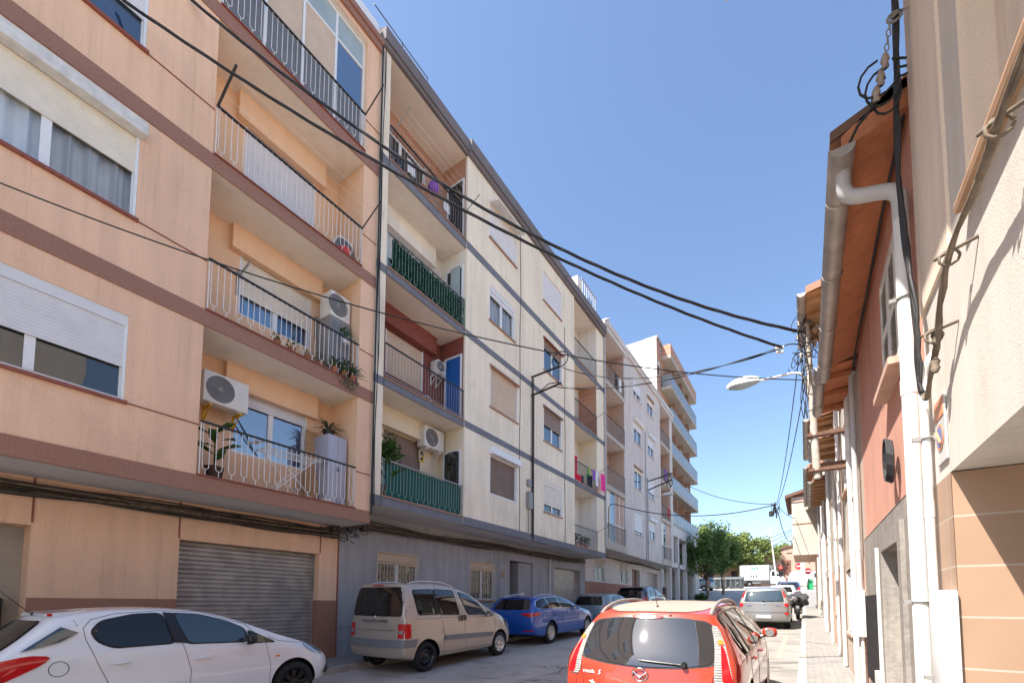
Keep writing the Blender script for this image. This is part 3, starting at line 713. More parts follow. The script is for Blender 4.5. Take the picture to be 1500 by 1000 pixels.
for k in range(4):
    m.box(XB, XF+.03, 6.91, 9.85, cl[k]+.006, ct[k]-.02); m.box(XB, XF+.03, 17.31, 19.89, cl[k]+.006, ct[k]-.02)
m.box(XG, XF-.01, Ya+.01, Yb, 3.86, 3.87)
for z0, z1 in zip(cl[:4], ct):
    m.box(XP, XP+.012, 9.86, 17.3, z0, z1); m.box(XF, XF+.012, Ya, 6.9, z0, z1); m.box(XF, XF+.012, 19.9, Yb, z0, z1)
m.build('floor_band', M['band_grey'], cb)
for k in range(4):
    for (a, b) in ((6.91, 9.85), (17.31, 19.89)): m = MB(); m.box(XB, XF+.06, a, b, ct[k]-.02, ct[k]+.015); m.build('balcony_floor', M['sill_brown'], cb)
m = MB(); m.quad((XF+.005, Ya, 3.855), (XF+.005, Yb, 3.855), (XG, Yb, 3.855), (XG, Ya, 3.855)); m.build('overhang_soffit', M['soffit'], cb)
m = MB(); m.box(XF-.6, XF+.08, Ya+.01, 9.86, 15.13, 15.24); m.box(XF-.6, XF+.13, Ya+.01, 9.86, 15.24, 15.56)
m.box(XF-.6, XF+.14, 9.86, Yb-.1, 15.13, 15.26); m.box(XF-.6, XF+.20, 9.86, Yb-.1, 15.26, 15.60)
m.build('eave', M['fascia'], cb)
m = MB(); m.tube([(XF+.05, Ya-.3, 15.80), (XF+.05, 8.1, 15.80)], .014, 6); m.tube([(XF+.05, 8.1, 15.80), (XF+.05, 8.1, 15.56)], .014, 6); m.tube([(XF+.05, 7.2, 15.80), (XF+.05, 7.2, 15.56)], .014, 6); m.build('roof_rail', M['iron'], cb)
m = MB(); m.box(XF-1.0, XF-.25, 18.3, 18.8, 15.6, 16.9); m.build('roof_hut', M['white_in'], cb)
m = MB()
for i in range(7): m.tube([(XF+.05, 18.2+i*.25, 15.6), (XF+.05, 18.2+i*.25, 16.5)], .02, 5)
m.tube([(XF+.05, 18.1, 16.5), (XF+.05, 19.9, 16.5)], .025, 5); m.build('roof_railing', M['irongrey'], cb)
W = lambda a, **k: window(cb, XP, *a, pitch=.06, **k)
W(wa[0], shut=0, box='out', sill=None, pane='frosted_dark', mull=0); W(wa[1], shut=1., smat='shutter_beige', box='lintel', boxmat='sill_brown', sill='sill_brown')
W(wa[2], shut=.12, box='in', curtain='curtain', pane='clear', sill='sill_brown'); W(wa[3], shut=.86, box=None, sill='sill_brown')
W(wb[0], shut=.68, smat='shutter_cream', box='in', sill='sill_brown'); W(wb[1], shut=.48, smat='shutter_brown', box='lintel', boxmat='shutter_brown', pane='glass_bluish', sill='sill_brown')
W(wb[2], shut=.22, smat='shutter_brown', box='lintel', boxmat='sill_red', pane='glass_bluish', sill='sill_brown'); W(wb[3], shut=1., box=None, sill='sill_brown')
m = MB()
m.prism([(XP, 14.55), (XP+.38, 14.42), (XP+.38, 14.45), (XP, 14.60)], 'y', 11.0, 12.6); m.build('awning_rail', M['whiteold'], cb)
window(cb, XB, *bwin[0], shut=.5, smat='shutter_brown', pane='glass', sill=None, mull=0, fmat='shutter_brown')
window(cb, XB, *bwin[1], shut=1., smat='shutter_beige', sill=None)
window(cb, XB, *bwin[2], shut=.55, smat='shutter', sill=None); window(cb, XB, *bwin[3], shut=0, pane='glass', sill=None, mull=1)
m = MB(); m.box(XB, XB+.2, 7.0, 9.5, 8.96, cl[2]-.006); m.build('shutter_casing', M['brickpaint'], cb)
m = MB(); m.box(XB, XB+.2, 7.0, 9.4, 11.62, cl[3]-.006); m.build('shutter_casing', M['white_in'], cb)
m = MB(); m.box(XB, XB+.2, 7.0, 9.4, 6.2, cl[1]-.006); m.build('shutter_casing', M['cream_in'], cb)
# side doors on the right end wall of the left balconies
for k, (mt, op) in enumerate((('glass', 1), ('bluedoor', 0), ('darkroom', 1), ('iron', 0))):
    z0 = ct[k]+.02; z1 = z0+2.0 if k else z0+1.95; xa, xb_ = XB+.22, XF-.06
    m = MB(); yy = 9.855
    for (p, q, r_, t_) in ((xa, xa+.05, z0, z1), (xb_-.05, xb_, z0, z1), (xa+.05, xb_-.05, z1-.05, z1)): m.box(p, q, yy-.04, yy, r_, t_)
    d = m.build('balcony_door', M['white'], cb)
    m = MB(); m.box(xa+.05, xb_-.05, yy-.015, yy-.003, z0, z1-.05); m.build('door_leaf', M[mt if mt != 'glass' else 'darkroom'], d)
    if k in (0, 2):
        m = MB(); m.box(xb_-.40, xb_-.06, yy-.12, yy-.09, z0+.05, z1-.06); m.build('open_sash', M['glass' if k == 0 else 'frost'], d)
for k in range(4):
    m = MB(); z = ct[k]+.015
    if k == 1: rail_bars(m, XF+.02, 6.92, 9.84, z, ct[k]+.86, 28)
    else: rail_u(m, XF+.02, 6.92, 9.84, z, ct[k]+.88, 14)
    rl = m.build('balcony_railing', [M['railgreen' if k in (0, 2) else 'irongrey'], M['iron'] if k in (1, 3) else M['irongrey']], cb)
    if k == 0:
        m = MB(); n = 40
        for i in range(n):
            fx = lambda u: XF-.025-.012*math.sin(u*2.1)
            a, b = 7.06+2.76*i/n, 7.06+2.76*(i+1)/n
            m.quad((fx(i), a, z+.04), (fx(i+1), b, z+.04), (fx(i+1), b, z+.84), (fx(i), a, z+.84))
        m.build('privacy_screen', M['greenmesh'], rl, 180)
    if k == 2:
        m = MB()
        for i in range(2600):
            y = random.uniform(7.12, 9.82); zz = random.uniform(z+.03, z+.87); x = XF-.01+random.uniform(-.04, .055); s = random.uniform(.02, .045)
            a = random.uniform(0, 6.28); u = Vector((random.uniform(-.5, .5), math.cos(a), math.sin(a)))*s; v = Vector((random.uniform(-.6, .6), -math.sin(a), math.cos(a)))*s*.35
            p = Vector((x, y, zz)); m.add([p-u, p+v, p+u, p-v], [(0, 1, 2, 3)])
        m.box(XF-.07, XF-.065, 7.12, 9.82, z+.02, z+.86); m.build('artificial_hedge', M['leaf_fake'], rl)
    if k == 3:
        for yy in (7.05, 9.82):
            a = MB(); a.tube([(XF, yy, z+.86), (XF+.55, yy, z+1.15)], .015, 5); a.build('clothesline_arm', M['irongrey'], rl)
        a = MB()
        for q in (.1, .22, .34, .46): a.tube([(XF+q, 7.05, z+.87+q*.52), (XF+q, 9.82, z+.87+q*.52)], .003, 4)
        a.build('clothesline', M['ironwhite'], rl)
# right balconies
for k in range(4): m = MB(); facade(m, XB, 17.3, 19.9, ct[k], cl[k+1], [(17.7, 18.9, ct[k]+.02, ct[k]+2.05, .12)], 1); m.build('balcony_wall', M['white_in'], cb)
for k in range(4):
    m = MB(); m.quad((XB, 19.897, ct[k]), (XF-.02, 19.897, ct[k]), (XF-.02, 19.897, cl[k+1]), (XB, 19.897, cl[k+1])); m.build('balcony_end_wall', M[['white_in', 'cream_in', 'brick', 'white_in'][k]], cb)
    window(cb, XB, 17.7, 18.9, ct[k]+.02, ct[k]+2.05, shut=[.3, .2, .4, .3][k], sill=None, smat='shutter')
    m = MB(); m.box(XB, XB+.3, 17.31, 18.3, cl[k+1]-.5, cl[k+1]-.006); m.build('shutter_casing', M['cream_in' if k in (1, 2) else 'white_in'], cb)
    m = MB(); rail_bars(m, XF+.02, 17.32, 19.88, ct[k]+.015, ct[k]+.9, 26); m.build('balcony_railing', [M['irongrey' if k != 2 else 'rust'], M['iron']], cb)
    a = MB()
    if k in (0, 1, 2): a.tube([(XF, 19.86, ct[k]+.88), (XF+.8, 19.9, ct[k]+1.25)], .014, 5); a.build('clothesline_arm', M['irongrey'], cb)
# ground floor
cw = [(7.74, 9.22, 1.62, 2.96), (11.57, 13.0, 1.72, 3.02)]
cdoor = (13.98, 15.68, -.8, 3.23, .7); cgar = (17.56, 20.3, -.8, 3.22, .25)
m = MB(); facade(m, XG, 6.6, 20.88, -1, 3.86, [(*a, .16) for a in cw]+[cdoor, cgar], 1)
m.quad((XG, 20.88, -1), (-22, 20.88, -1), (-22, 20.88, 3.86), (XG, 20.88, 3.86)); m.build('ground_floor_wall', M['bluegrey'], cb)
m = MB(); m.box(XG, XG+.012, 6.62, 13.9, 1.02, 1.03); m.box(XG, XG+.006, 13.25, 13.26, 1.1, 3.8); m.build('joint_line', M['band_grey'], cb)
def grille(root, X, y0, y1, z0, z1, n=13, mat='whiteold', arch=False, diamond=False):
    g = MB(); g.box(X-.01, X+.01, y0, y1, z0, z0+.02); g.box(X-.01, X+.01, y0, y1, z1-.02, z1); g.box(X-.009, X+.009, y0, y1, z1-.24, z1-.22)
    for yy in (y0, y1-.02): g.box(X-.011, X+.011, yy, yy+.02, z0, z1)
    for i in range(1, n):
        y = y0+(y1-y0)*i/n; g.tube([(X, y, z0), (X, y, z1-.23)], .010, 4)
        if i % 2:
            for q in range(3):
                zc = z0+(z1-z0-.3)*(q+.5)/3
                g.tube([(X+.004, y+.045*math.sin(a*.785)*1.0, zc+.10*math.cos(a*.785)) for a in range(9)], .006, 4)
    for i in range(4):
        ya = y0+(y1-y0)*i/4; w_ = (y1-y0)/4
        g.tube([(X, ya+w_*j/6, z1-.23+.20*math.sin(math.pi*j/6)) for j in range(7)], .007, 4)
    return g.build('window_grille', M[mat], root)
for a in cw:
    w_ = window(cb, XG, *a, shut=.22, smat='shutter_beige', pane='glass', sill='sill_brown', mull=1); grille(w_, XG+.03, *a, mat='grille')
m = MB(); m.box(XG-.7, XG-.68, 13.98, 15.68, .5, 3.22); m.build('entrance_back', M['bluegrey'], cb)
m = MB(); m.box(XG-.67, XG-.62, 14.02, 14.62, .62, 2.75); m.build('entrance_door', M['wooddoor'], cb)
m = MB(); m.box(XG-.68, XG-.06, 14.68, 15.66, .55, 3.2); m.build('entrance_wall', M['bluegrey'], cb)
garage_door(cb, XG-.2, 17.56, 20.3, .75, 3.22, 'garage2')
t = thing('letter_box', 'black letter box beside the brown entrance door in the blue grey wall', 'letter box', (XG-.06, 15.4, 1.5))
m = MB(); m.bbox(XG-.058, XG+.07, 15.2, 15.52, 1.42, 1.90, .015); m.build('body', M['black'], t); m = MB(); m.box(XG+.071, XG+.074, 15.24, 15.48, 1.78, 1.80); m.build('slot', M['irongrey'], t)
m = MB(); m.box(XG-.058, XG-.03, 14.82, 15.06, 1.5, 2.02); m.box(XG-.03, XG-.024, 14.85, 15.03, 1.54, 1.98); solo('notice_panel', m, M['paper'], 'cream notice panel in the entrance recess of the blue grey ground floor', 'panel')
m = MB(); m.box(XG, XG+.03, 13.45, 13.62, 2.55, 2.80); solo('house_number', m, M['sill_brown'], 'small tan number tile left of the entrance in the blue grey wall', 'sign')
m = MB(); m.bbox(XG+.001, XG+.16, 16.55, 17.1, .95, 2.0, .01); solo('meter_cabinet', m, M['whiteold'], 'white meter cabinet on the blue grey wall behind the blue estate car', 'cabinet')
m = MB(); m.tube([(XG+.06, 17.05, 2.0), (XG+.06, 17.05, 3.75)], .03, 8); m.build('conduit', M['whiteold'], cb)

# ------------------------------------------------------------------ LILAC GREY BLOCK
gb = thing('apartment_building', 'lilac grey apartment block with small windows above a white and salmon ground floor', 'apartment block', (-12, 28, .9))
gt = [4.75, 7.62, 10.32, 13.06]; gl = [4.35, 7.38, 10.1, 12.82, 15.6]
Ga, Gb = 20.95, 34.78
ga = [(25.55, 27.1, 5.72, 6.95), (25.55, 27.1, 8.45, 9.7), (25.55, 27.1, 11.2, 12.45), (25.55, 27.0, 13.98, 15.0)]
gbw = [(28.4, 29.85, 5.72, 6.95), (28.38, 29.8, 8.42, 9.68), (28.38, 29.8, 11.2, 12.45), (28.35, 29.75, 13.98, 15.05)]
m = MB(); facade(m, XF, Ga, Gb, 4.35, 16.0, [(*a, .13) for a in ga+gbw]+[(21.0, 23.9, gt[k], gl[k+1], .9) for k in range(4)]+[(31.4, 34.0, gt[k], gl[k+1], .9) for k in range(4)], 1)
m.quad((XF, Ga, 16.0), (XF, Gb, 16.0), (-22, Gb, 16.0), (-22, Ga, 16.0)); m.quad((XF, Gb, 16.0), (XF, Gb, 4.35), (-22, Gb, 4.35), (-22, Gb, 16.0)); m.quad((XF, Ga, 16.0), (XF, Ga, 4.35), (-22, Ga, 4.35), (-22, Ga, 16.0)); m.quad((-22, Ga, 0), (-22, Gb, 0), (-22, Gb, 16), (-22, Ga, 16))
m.build('wall', M['grey'], gb)
for k in range(4):
    for a, b in ((21.0, 23.9), (31.4, 34.0)):
        m = MB(); facade(m, XF-.9, a, b, gt[k], gl[k+1], [], 1); m.build('balcony_wall', M['pale_c'], gb)
        m = MB(); m.quad((XF-.9, b-.004, gt[k]), (XF-.03, b-.004, gt[k]), (XF-.03, b-.004, gl[k+1]), (XF-.9, b-.004, gl[k+1])); m.build('balcony_end_wall', M['pale_c'], gb)
        m = MB(); m.box(XF-.9, XF+.05, a, b, gl[k]+.005, gt[k]+.004); m.build('balcony_slab', M['pale_b'], gb)
for k in range(4):
    for a, b in ((21.0, 23.9), (31.4, 34.0)):
        m = MB(); rail_bars(m, XF+.02, a+.02, b-.02, gt[k]+.01, gt[k]+.9, 26, .007); m.build('balcony_railing', [M['irongrey'], M['rust']], gb)
        m = MB(); m.box(XF-.9, XF-.86, a+.5, a+1.6, gt[k]+.02, gt[k]+2.05); dd = m.build('balcony_door', M['white' if k % 2 else 'wooddoor'], gb)
        m = MB(); m.box(XF-.86, XF-.855, a+.58, a+1.52, gt[k]+.5, gt[k]+1.95); m.build('pane', M['shutter' if k % 2 else 'glass'], dd)
for a, b in ((21.03, 23.87), (31.43, 33.97)):       # glazed-in first floor balconies
    m = MB(); n = 4
    for i in range(n+1):
        y = a+(b-a-.05)*i/n; m.box(XF-.10, XF-.05, y, y+.05, gt[0]+.01, gl[1]-.01)
    m.box(XF-.099, XF-.052, a, b, gt[0]+.95, gt[0]+1.0); fr = m.build('gallery_frame', M['white'], gb)
    for i in range(n):
        y = a+(b-a-.05)*i/n+.05; m = MB(); m.box(XF-.08, XF-.07, y, y+(b-a-.05)/n-.05, gt[0]+.02, gl[1]-.02); m.build('pane', M[['shutter_cream', 'glass_bluish', 'pale_c', 'pale_c'][i]], fr)
for k in range(4):
    a, b = ga[k], gbw[k]; bx = 'out' if k in (2, 3) else 'in'
    window(gb, XF, *a, shut=[.8, .16, .3, .5][k], box=['in', 'lintel', 'out', 'in'][k], boxmat=['shutter', 'sill_brown', 'shutter_cream', 'shutter'][k], pane='glass_bluish', sill='grey', pitch=.08, smat='shutter' if k != 1 else 'shutter_cream')
    window(gb, XF, *b, shut=[.5, .6, .45, .3][k], box=['out', 'in', 'out', 'lintel'][k], boxmat='shutter' if k != 3 else 'sill_brown', pane='glass_bluish', sill='grey', pitch=.08, smat='shutter' if k != 3 else 'shutter_cream')
m = MB(); m.box(XF-.5, XF+.10, Ga, 24.3, 15.61, 15.85); m.box(XF-.5, XF+.16, Ga, 24.3, 15.85, 16.16); m.box(XF-.5, XF+.12, 24.3, 31.3, 15.8, 16.02); m.box(XF-.5, XF+.18, 24.3, 31.3, 16.02, 16.14); m.box(XF-.5, XF+.10, 31.3, Gb, 15.61, 15.85); m.box(XF-.5, XF+.16, 31.3, Gb, 15.85, 16.14)
m.build('eave', M['soffit'], gb)
m = MB(); m.quad((XF-.005, Ga, 4.345), (XF-.005, Gb, 4.345), (XG, Gb, 4.345), (XG, Ga, 4.345)); m.build('overhang_soffit', M['soffit'], gb)
m = MB(); m.tube([(XF+.07, 20.86, 16.0), (XF+.07, 20.86, 4.4)], .05, 8); m.tube([(XF+.07, 20.86, 16.0), (XF+.25, 21.05, 16.1)], .05, 8); m.build('drainpipe', M['greypipe'], gb, 60)
gw = [(22.0, 23.6, 2.8, 4.0), (25.75, 27.4, 2.85, 4.05)]; gdoor = (28.2, 29.8, .5, 3.85, .3); ggar = (31.5, 34.2, .5, 3.85, .25)
m = MB(); facade(m, XG, 20.89, 36.0, -1, 4.35, [(*a, .12) for a in gw]+[gdoor, ggar], 1); m.build('ground_floor_wall', M['grey_low'], gb)
m = MB(); facade(m, XG+.012, 20.9, 28.15, -1, 2.76, [], 1); m.box(XG, XG+.012, 20.9, 28.15, 2.757, 2.76); m.build('dado', M['salmon'], gb)
for a in gw:
    w_ = window(gb, XG, *a, shut=.3, smat='shutter_beige', pane='glass', sill=None, pitch=.08)
    g = MB(); X = XG+.05; ya, yb, za, zc = a; cy = (ya+yb)/2; cz = (za+zc)/2
    for i in range(9): g.tube([(X, ya+(yb-ya)*i/8, za), (X, ya+(yb-ya)*i/8, zc)], .010, 4)
    for rr in (.42, .6): g.tube([(X+.01, cy+rr*.8*math.sin(q*math.pi/8), cz+rr*math.cos(q*math.pi/8)) for q in range(17)], .012, 4)
    g.tube([(X+.01, ya, zc), (X+.01, yb, za)], .01, 4); g.tube([(X+.01, ya, za), (X+.01, yb, zc)], .01, 4)
    g.build('window_grille', M['whiteold'], w_)
m = MB(); m.box(XG-.28, XG-.24, 28.2, 29.8, 1.0, 3.85); m.build('entrance_door', M['wooddoor'], gb)
garage_door(gb, XG-.2, 31.5, 34.2, 1.3, 3.85, 'garage2', pitch=.11)
m = MB(); m.bbox(XG-.23, XG-.12, 28.9, 29.3, 2.1, 2.55, .01); solo('letter_box', m, M['black'], 'dark letter box on the brown door of the lilac grey block', 'letter box')
m = MB(); m.tube([(XF+.04, 27.75, 4.3), (XF+.04, 27.75, 12.5)], .03, 6); m.tube([(XF+.04, 28.1, 4.3), (XF+.04, 28.1, 9.6)], .035, 6); m.box(XF+.002, XF+.12, 27.95, 28.28, 5.4, 6.2); m.build('conduit', M['greypipe'], gb)

# ------------------------------------------------------------------ BRICK AND BALCONY BLOCK BEYOND
hb = thing('apartment_building', 'tall brick apartment block with long pale blue balconies and a white party wall', 'apartment block', (-14, 41, 2))
HX, HF = -9.3, -8.5
m = MB(); m.quad((HX, 34.8, 4), (-21, 34.8, 4), (-21, 34.8, 22.8), (HX, 34.8, 22.8)); m.quad((-21, 34.8, 1), (-21, 46.4, 1), (-21, 46.4, 21.6), (-21, 34.8, 22.8)); m.build('party_wall', M['hwhite'], hb)
m = MB(); m.box(HX-.9, HX+.03, 34.74, 34.80, 16, 22.8); m.build('chimney_strip', M['whiteold'], hb)
hl = [7.72+2.8*k for k in range(5)]
hh = []
for k in range(5):
    for y in (36.9, 39.3, 41.7, 44.1): hh.append((y, y+1.3, hl[k]+.3, hl[k]+2.35, .15))
m = MB(); facade(m, HX, 34.8, 46.4, 6.8, 21.9, hh+[(35.2, 36.0, hl[k]+1.0, hl[k]+2.2, .15) for k in range(5)], 1); facade(m, HX, 34.8, 36.0, 21.9, 22.8, [], 1)
m.quad((HX, 46.4, 1), (-21, 46.4, 1), (-21, 46.4, 21.9), (HX, 46.4, 21.9)); m.build('wall', M['brick'], hb)
m = MB(); m.quad((HX, 34.8, 22.7), (HX, 36.2, 22.7), (-21, 36.2, 22.7), (-21, 34.8, 22.7)); m.quad((HX, 36.2, 21.8), (HX, 46.4, 21.8), (-21, 46.4, 21.8), (-21, 36.2, 21.8)); m.box(HX-.3, HX+.12, 34.8, 36.3, 22.65, 22.85); m.build('roof', M['gravelroof'], hb)
m = MB(); m.box(HX, HF, 36.1, 46.2, 21.45, 21.7); m.build('top_slab', M['pale_b'], hb)
m = MB(); m.box(HF-.12, HF, 36.1, 46.2, 21.7, 22.6); m.box(HX, HF-.12, 36.1, 36.22, 21.7, 22.6); m.build('roof_parapet', M['brick'], hb)
M['hslab'] = stucco('grey slab edge', (.50, .46, .42), .05, 40, .15, .15, .3)
M['hdiv'] = stucco('terracotta divider', (.42, .25, .17), .05, 40, .12, .12, .3)
M['bluepanel'] = plain('pale blue balcony panel', (.23, .26, .29), .35, 0, .4, .12, 1.5)
for k in range(5):
    s = MB(); s.box(HX, HF, 36.1, 46.2, hl[k], hl[k]+.24); sl_ = s.build('balcony_slab', M['hslab'], hb)
    p = MB()
    for i in range(8):
        ya = 36.14+1.255*i; p.box(HF-.05, HF-.03, ya+.02, ya+1.235, hl[k]+.28, hl[k]+1.18)
    p.box(HX+.1, HF-.06, 36.12, 36.14, hl[k]+.28, hl[k]+1.18); p.box(HX+.1, HF-.06, 46.14, 46.16, hl[k]+.28, hl[k]+1.18); p.build('balcony_panel', M['bluepanel'], sl_)
    r = MB(); r.tube([(HF-.04, 36.12, hl[k]+1.24), (HF-.04, 46.18, hl[k]+1.24)], .025, 6)
    for i in range(9): r.tube([(HF-.04, 36.14+1.255*i, hl[k]+.24), (HF-.04, 36.14+1.255*i, hl[k]+1.24)], .02, 5)
    r.build('balcony_railing', M['irongrey'], sl_)
    for y in (38.6, 41.2, 43.8): d = MB(); d.box(HX, HX+.55, y, y+.1, hl[k]+.24, hl[k]+2.56); d.build('balcony_divider', M['hdiv'], hb)
    for y in (36.9, 39.3, 41.7, 44.1): window(hb, HX, y, y+1.3, hl[k]+.3, hl[k]+2.35, shut=random.choice([.2, .5, .8]), smat=random.choice(['shutter', 'shutter_cream', 'shutter_brown']), sill=None, pitch=.1, guides=False)
    window(hb, HX, 35.2, 36.0, hl[k]+1.0, hl[k]+2.2, shut=.3, sill=None, pitch=.1, mull=0, guides=False)
s = MB(); s.box(HX-1.5, HF, 34.8, 46.2, 7.0, 7.72); s.build('portico_beam', M['soffit'], hb)
m = MB()
m.quad((HX-1.2, 36, 0), (HX-1.2, 46.2, 0), (HX-1.2, 46.2, 7.0), (HX-1.2, 36, 7.0)); m.build('ground_floor_wall', M['grey_low'], hb)
m = MB(); m.box(HX-1.2, HF-.05, 44.3, 46.1, 1.0, 7.0); m.build('stair_tower', M['hwhite'], hb)
m = MB(); m.box(HX-1.2, HF-.02, 36.0, 44.3, 4.5, 4.85); m.build('portico_slab', M['soffit'], hb)
for y in (34.95, 37.6, 40.4, 43.4):
    m = MB(); m.box(HF-.32, HF-.02, y, y+.34, .8, 7.0); m.build('pillar', M['grey_low'], hb)
t_ = MB(); t_.box(HF-.9, HF-.6, 35.6, 36.8, 1.0, 2.9); t_.build('entrance_grille', M['rust'], hb)
# ------------------------------------------------------------------ RIGHT SIDE
XR = .66
bh = thing('house', 'beige roughcast house with a terracotta tiled garage passage and a brown ledge', 'house', (4, 0, 0))
m = MB()
facade(m, XR, -8, 3.62, 2.33, 3.37, [], -1)                       # parapet strip below the ledge
facade(m, XR, 2.69, 3.62, 3.37, 6.6, [], -1)
m.quad((XR, 3.62, -.5), (9, 3.62, -.5), (9, 3.62, 9), (XR, 3.62, 9)); m.quad((XR, -8, 2.33), (9, -8, 2.33), (9, -8, 9), (XR, -8, 9))
facade(m, XR, -8, 3.62, 6.1, 9, [], -1); m.quad((XR, -8, 9), (9, -8, 9), (9, 3.62, 9), (XR, 3.62, 9)); m.quad((9, -8, -.5), (9, 3.62, -.5), (9, 3.62, 9), (9, -8, 9))
m.build('wall', M['beige'], bh)
m = MB(); facade(m, XR+.12, -8, 2.69, 3.37, 6.1, [(.4, 2.30, 3.75, 5.9, .12)], -1); m.quad((XR, 2.69, 3.37), (XR+.12, 2.69, 3.37), (XR+.12, 2.69, 6.1), (XR, 2.69, 6.1)); m.build('loggia_wall', M['beige_shade'], bh)
m = MB(); m.box(XR-.015, XR+.02, 2.95, 3.60, 3.40, 6.58); m.build('corner_pilaster', M['beige_shade'], bh)  # thin strip carrying the shade tone of the corner
m = MB(); m.prism([(XR+.12, 3.37), (XR-.05, 3.37), (XR-.055, 3.395), (XR-.05, 3.42), (XR+.12, 3.44)], 'y', -8, 2.66); m.build('ledge', M['ledge'], bh)
m = MB(); m.box(XR-1.04, XR+.3, -8, 3.6, 6.35, 6.6); m.build('balcony_slab', M['beige_shade'], bh)  # unseen overhang, reach set to keep the wall above the ledge in shade
window(bh, XR+.12, .4, 2.30, 3.75, 5.9, s=-1, shut=1., smat='darkmetal', sill=None)
m = MB(); m.quad((XR, -8, 2.335), (7, -8, 2.335), (7, 3.2, 2.335), (XR, 3.2, 2.335)); m.build('passage_soffit', M['beige'], bh)
m = MB(); m.quad((XR+.002, 3.2, -.4), (7, 3.2, -.4), (7, 3.2, 2.33), (XR+.002, 3.2, 2.33)); m.quad((7, 3.2, -.4), (7, -8, -.4), (7, -8, 2.33), (7, 3.2, 2.33)); m.build('passage_wall', M['tile'], bh)
m = MB(); m.quad((XR, 3.2, -.4), (XR, 3.62, -.4), (XR, 3.62, 2.33), (XR, 3.2, 2.33)); m.build('tiled_pier', M['tiley'], bh)
m = MB(); m.quad((3, -8, G(0)+.125), (8, -8, G(0)+.125), (8, 3.2, G(0)+.125), (3, 3.2, G(0)+.125)); m.build('passage_floor', M['pave'], bh)
# faded no-parking plate
t = thing('sign', 'faded no parking plate with orange header and blue disc on the beige corner wall', 'sign', (XR, 3.3, 2.4))
m = MB(); m.box(XR-.012, XR-.003, 3.20, 3.40, 2.41, 2.77); m.build('plate', M['sign_plate'], t)
m = MB(); m.box(XR-.016, XR-.0125, 3.212, 3.388, 2.655, 2.757); m.build('header', M['sign_orange'], t)
m = MB(); m.lathe([(-.0135, .001), (-.0165, .001), (-.0165, .072), (-.0135, .074)], (XR, 3.30, 2.55), 'x', 28); m.build('ring', M['sign_orange'], t)
m = MB(); m.lathe([(-.0168, .001), (-.018, .001), (-.018, .056), (-.0168, .057)], (XR, 3.30, 2.55), 'x', 28); m.build('disc', M['sign_blue'], t)
m = MB(); m.tube([(XR-.0185, 3.338, 2.590), (XR-.0185, 3.262, 2.510)], .009, 4); m.build('slash', M['sign_orange'], t)
# meter box
t = thing('meter_box', 'white meter box beside the thick white downpipe at the tiled corner', 'meter box', (XR, 3.3, 1.2))
m = MB(); m.bbox(XR-.075, XR-.002, 3.17, 3.42, 1.20, 1.71, .010); m.build('box', M['white'], t, 30)
m = MB(); m.box(XR-.05, XR-.004, 3.422, 3.46, 1.38, 1.70); m.build('side_box', M['greypipe'], t)
# ---- pink house
ph = thing('house', 'pink rendered house with orange soffit, louvred shutters and grey stone base', 'house', (4, 5.4, .2))
PE, PY0, PY1 = 4.86, 3.62, 7.08
m = MB(); facade(m, XR, PY0, PY1, 2.42, PE, [(4.22, 4.98, 3.45, 4.44, .12)], -1)
m.quad((XR, PY1, 0), (9, PY1, 0), (9, PY1, 6.5), (XR, PY1, PE)); m.build('wall', M['pink'], ph)
m = MB(); facade(m, XR-.02, PY0+.01, PY1, -.3, 2.44, [(4.55, 5.45, -.3, 2.12, .16), (5.95, 7.0, .75, 1.74, .12)], -1); m.box(XR-.02, XR, PY0+.01, PY1, 2.43, 2.445); m.build('stone_base', M['stone'], ph)
m = MB()
m.add([(XR-.36, PY0+.02, PE-.12), (XR, PY0+.02, PE), (XR, PY1, PE), (XR-.36, PY1, PE-.12), (XR-.36, PY0+.02, PE-.02), (XR, PY0+.02, PE+.22), (XR, PY1, PE+.22), (XR-.36, PY1, PE-.02)],
      [(0, 1, 2, 3), (7, 6, 5, 4), (0, 4, 5, 1), (3, 2, 6, 7), (0, 3, 7, 4)]); m.build('soffit', M['orange_soffit'], ph)
m = MB(); m.add([(XR-.42, PY0+.02, PE-.02), (XR+3, PY0+.02, PE+1.15), (XR+3, PY1, PE+1.15), (XR-.42, PY1, PE-.02), (XR-.42, PY0+.02, PE+.05), (XR+3, PY0+.02, PE+1.22), (XR+3, PY1, PE+1.22), (XR-.42, PY1, PE+.05)], [(0, 1, 2, 3), (7, 6, 5, 4), (0, 4, 5, 1), (3, 2, 6, 7), (0, 3, 7, 4), (1, 5, 6, 2)])
m.quad((XR+3, PY0+.02, PE+1.2), (9, PY0+.02, PE-.5), (9, PY1, PE-.5), (XR+3, PY1, PE+1.2)); m.build('roof', M['rooftile'], ph)
def gutter(root, X, z, y0, y1, r=.075, mat='zinc'):
    g = MB(); n = 10
    P = [(X+r*math.cos(a), z+r*math.sin(a)) for a in [math.pi+math.pi*i/n for i in range(n+1)]]
    Q = [(X+(r-.004)*math.cos(a), z+(r-.004)*math.sin(a)) for a in [math.pi+math.pi*i/n for i in range(n+1)]][::-1]
    g.prism(P+Q, 'y', y0, y1)
    for yy in (y0, y1): g.prism(P, 'y', yy-.002, yy+.002)
    k = max(1, int((y1-y0)/.75))
    for i in range(k):
        y = y0+(i+.5)*(y1-y0)/k; g.tube([(X+(r+.004)*math.cos(a), y, z+(r+.004)*math.sin(a)) for a in [math.pi+math.pi*i2/n for i2 in range(n+1)]], .008, 5)
    g.tube([(X-r, y0, z+.005), (X-r, y1, z+.005)], .008, 6)
    return g.build('gutter', M[mat], root, 50)
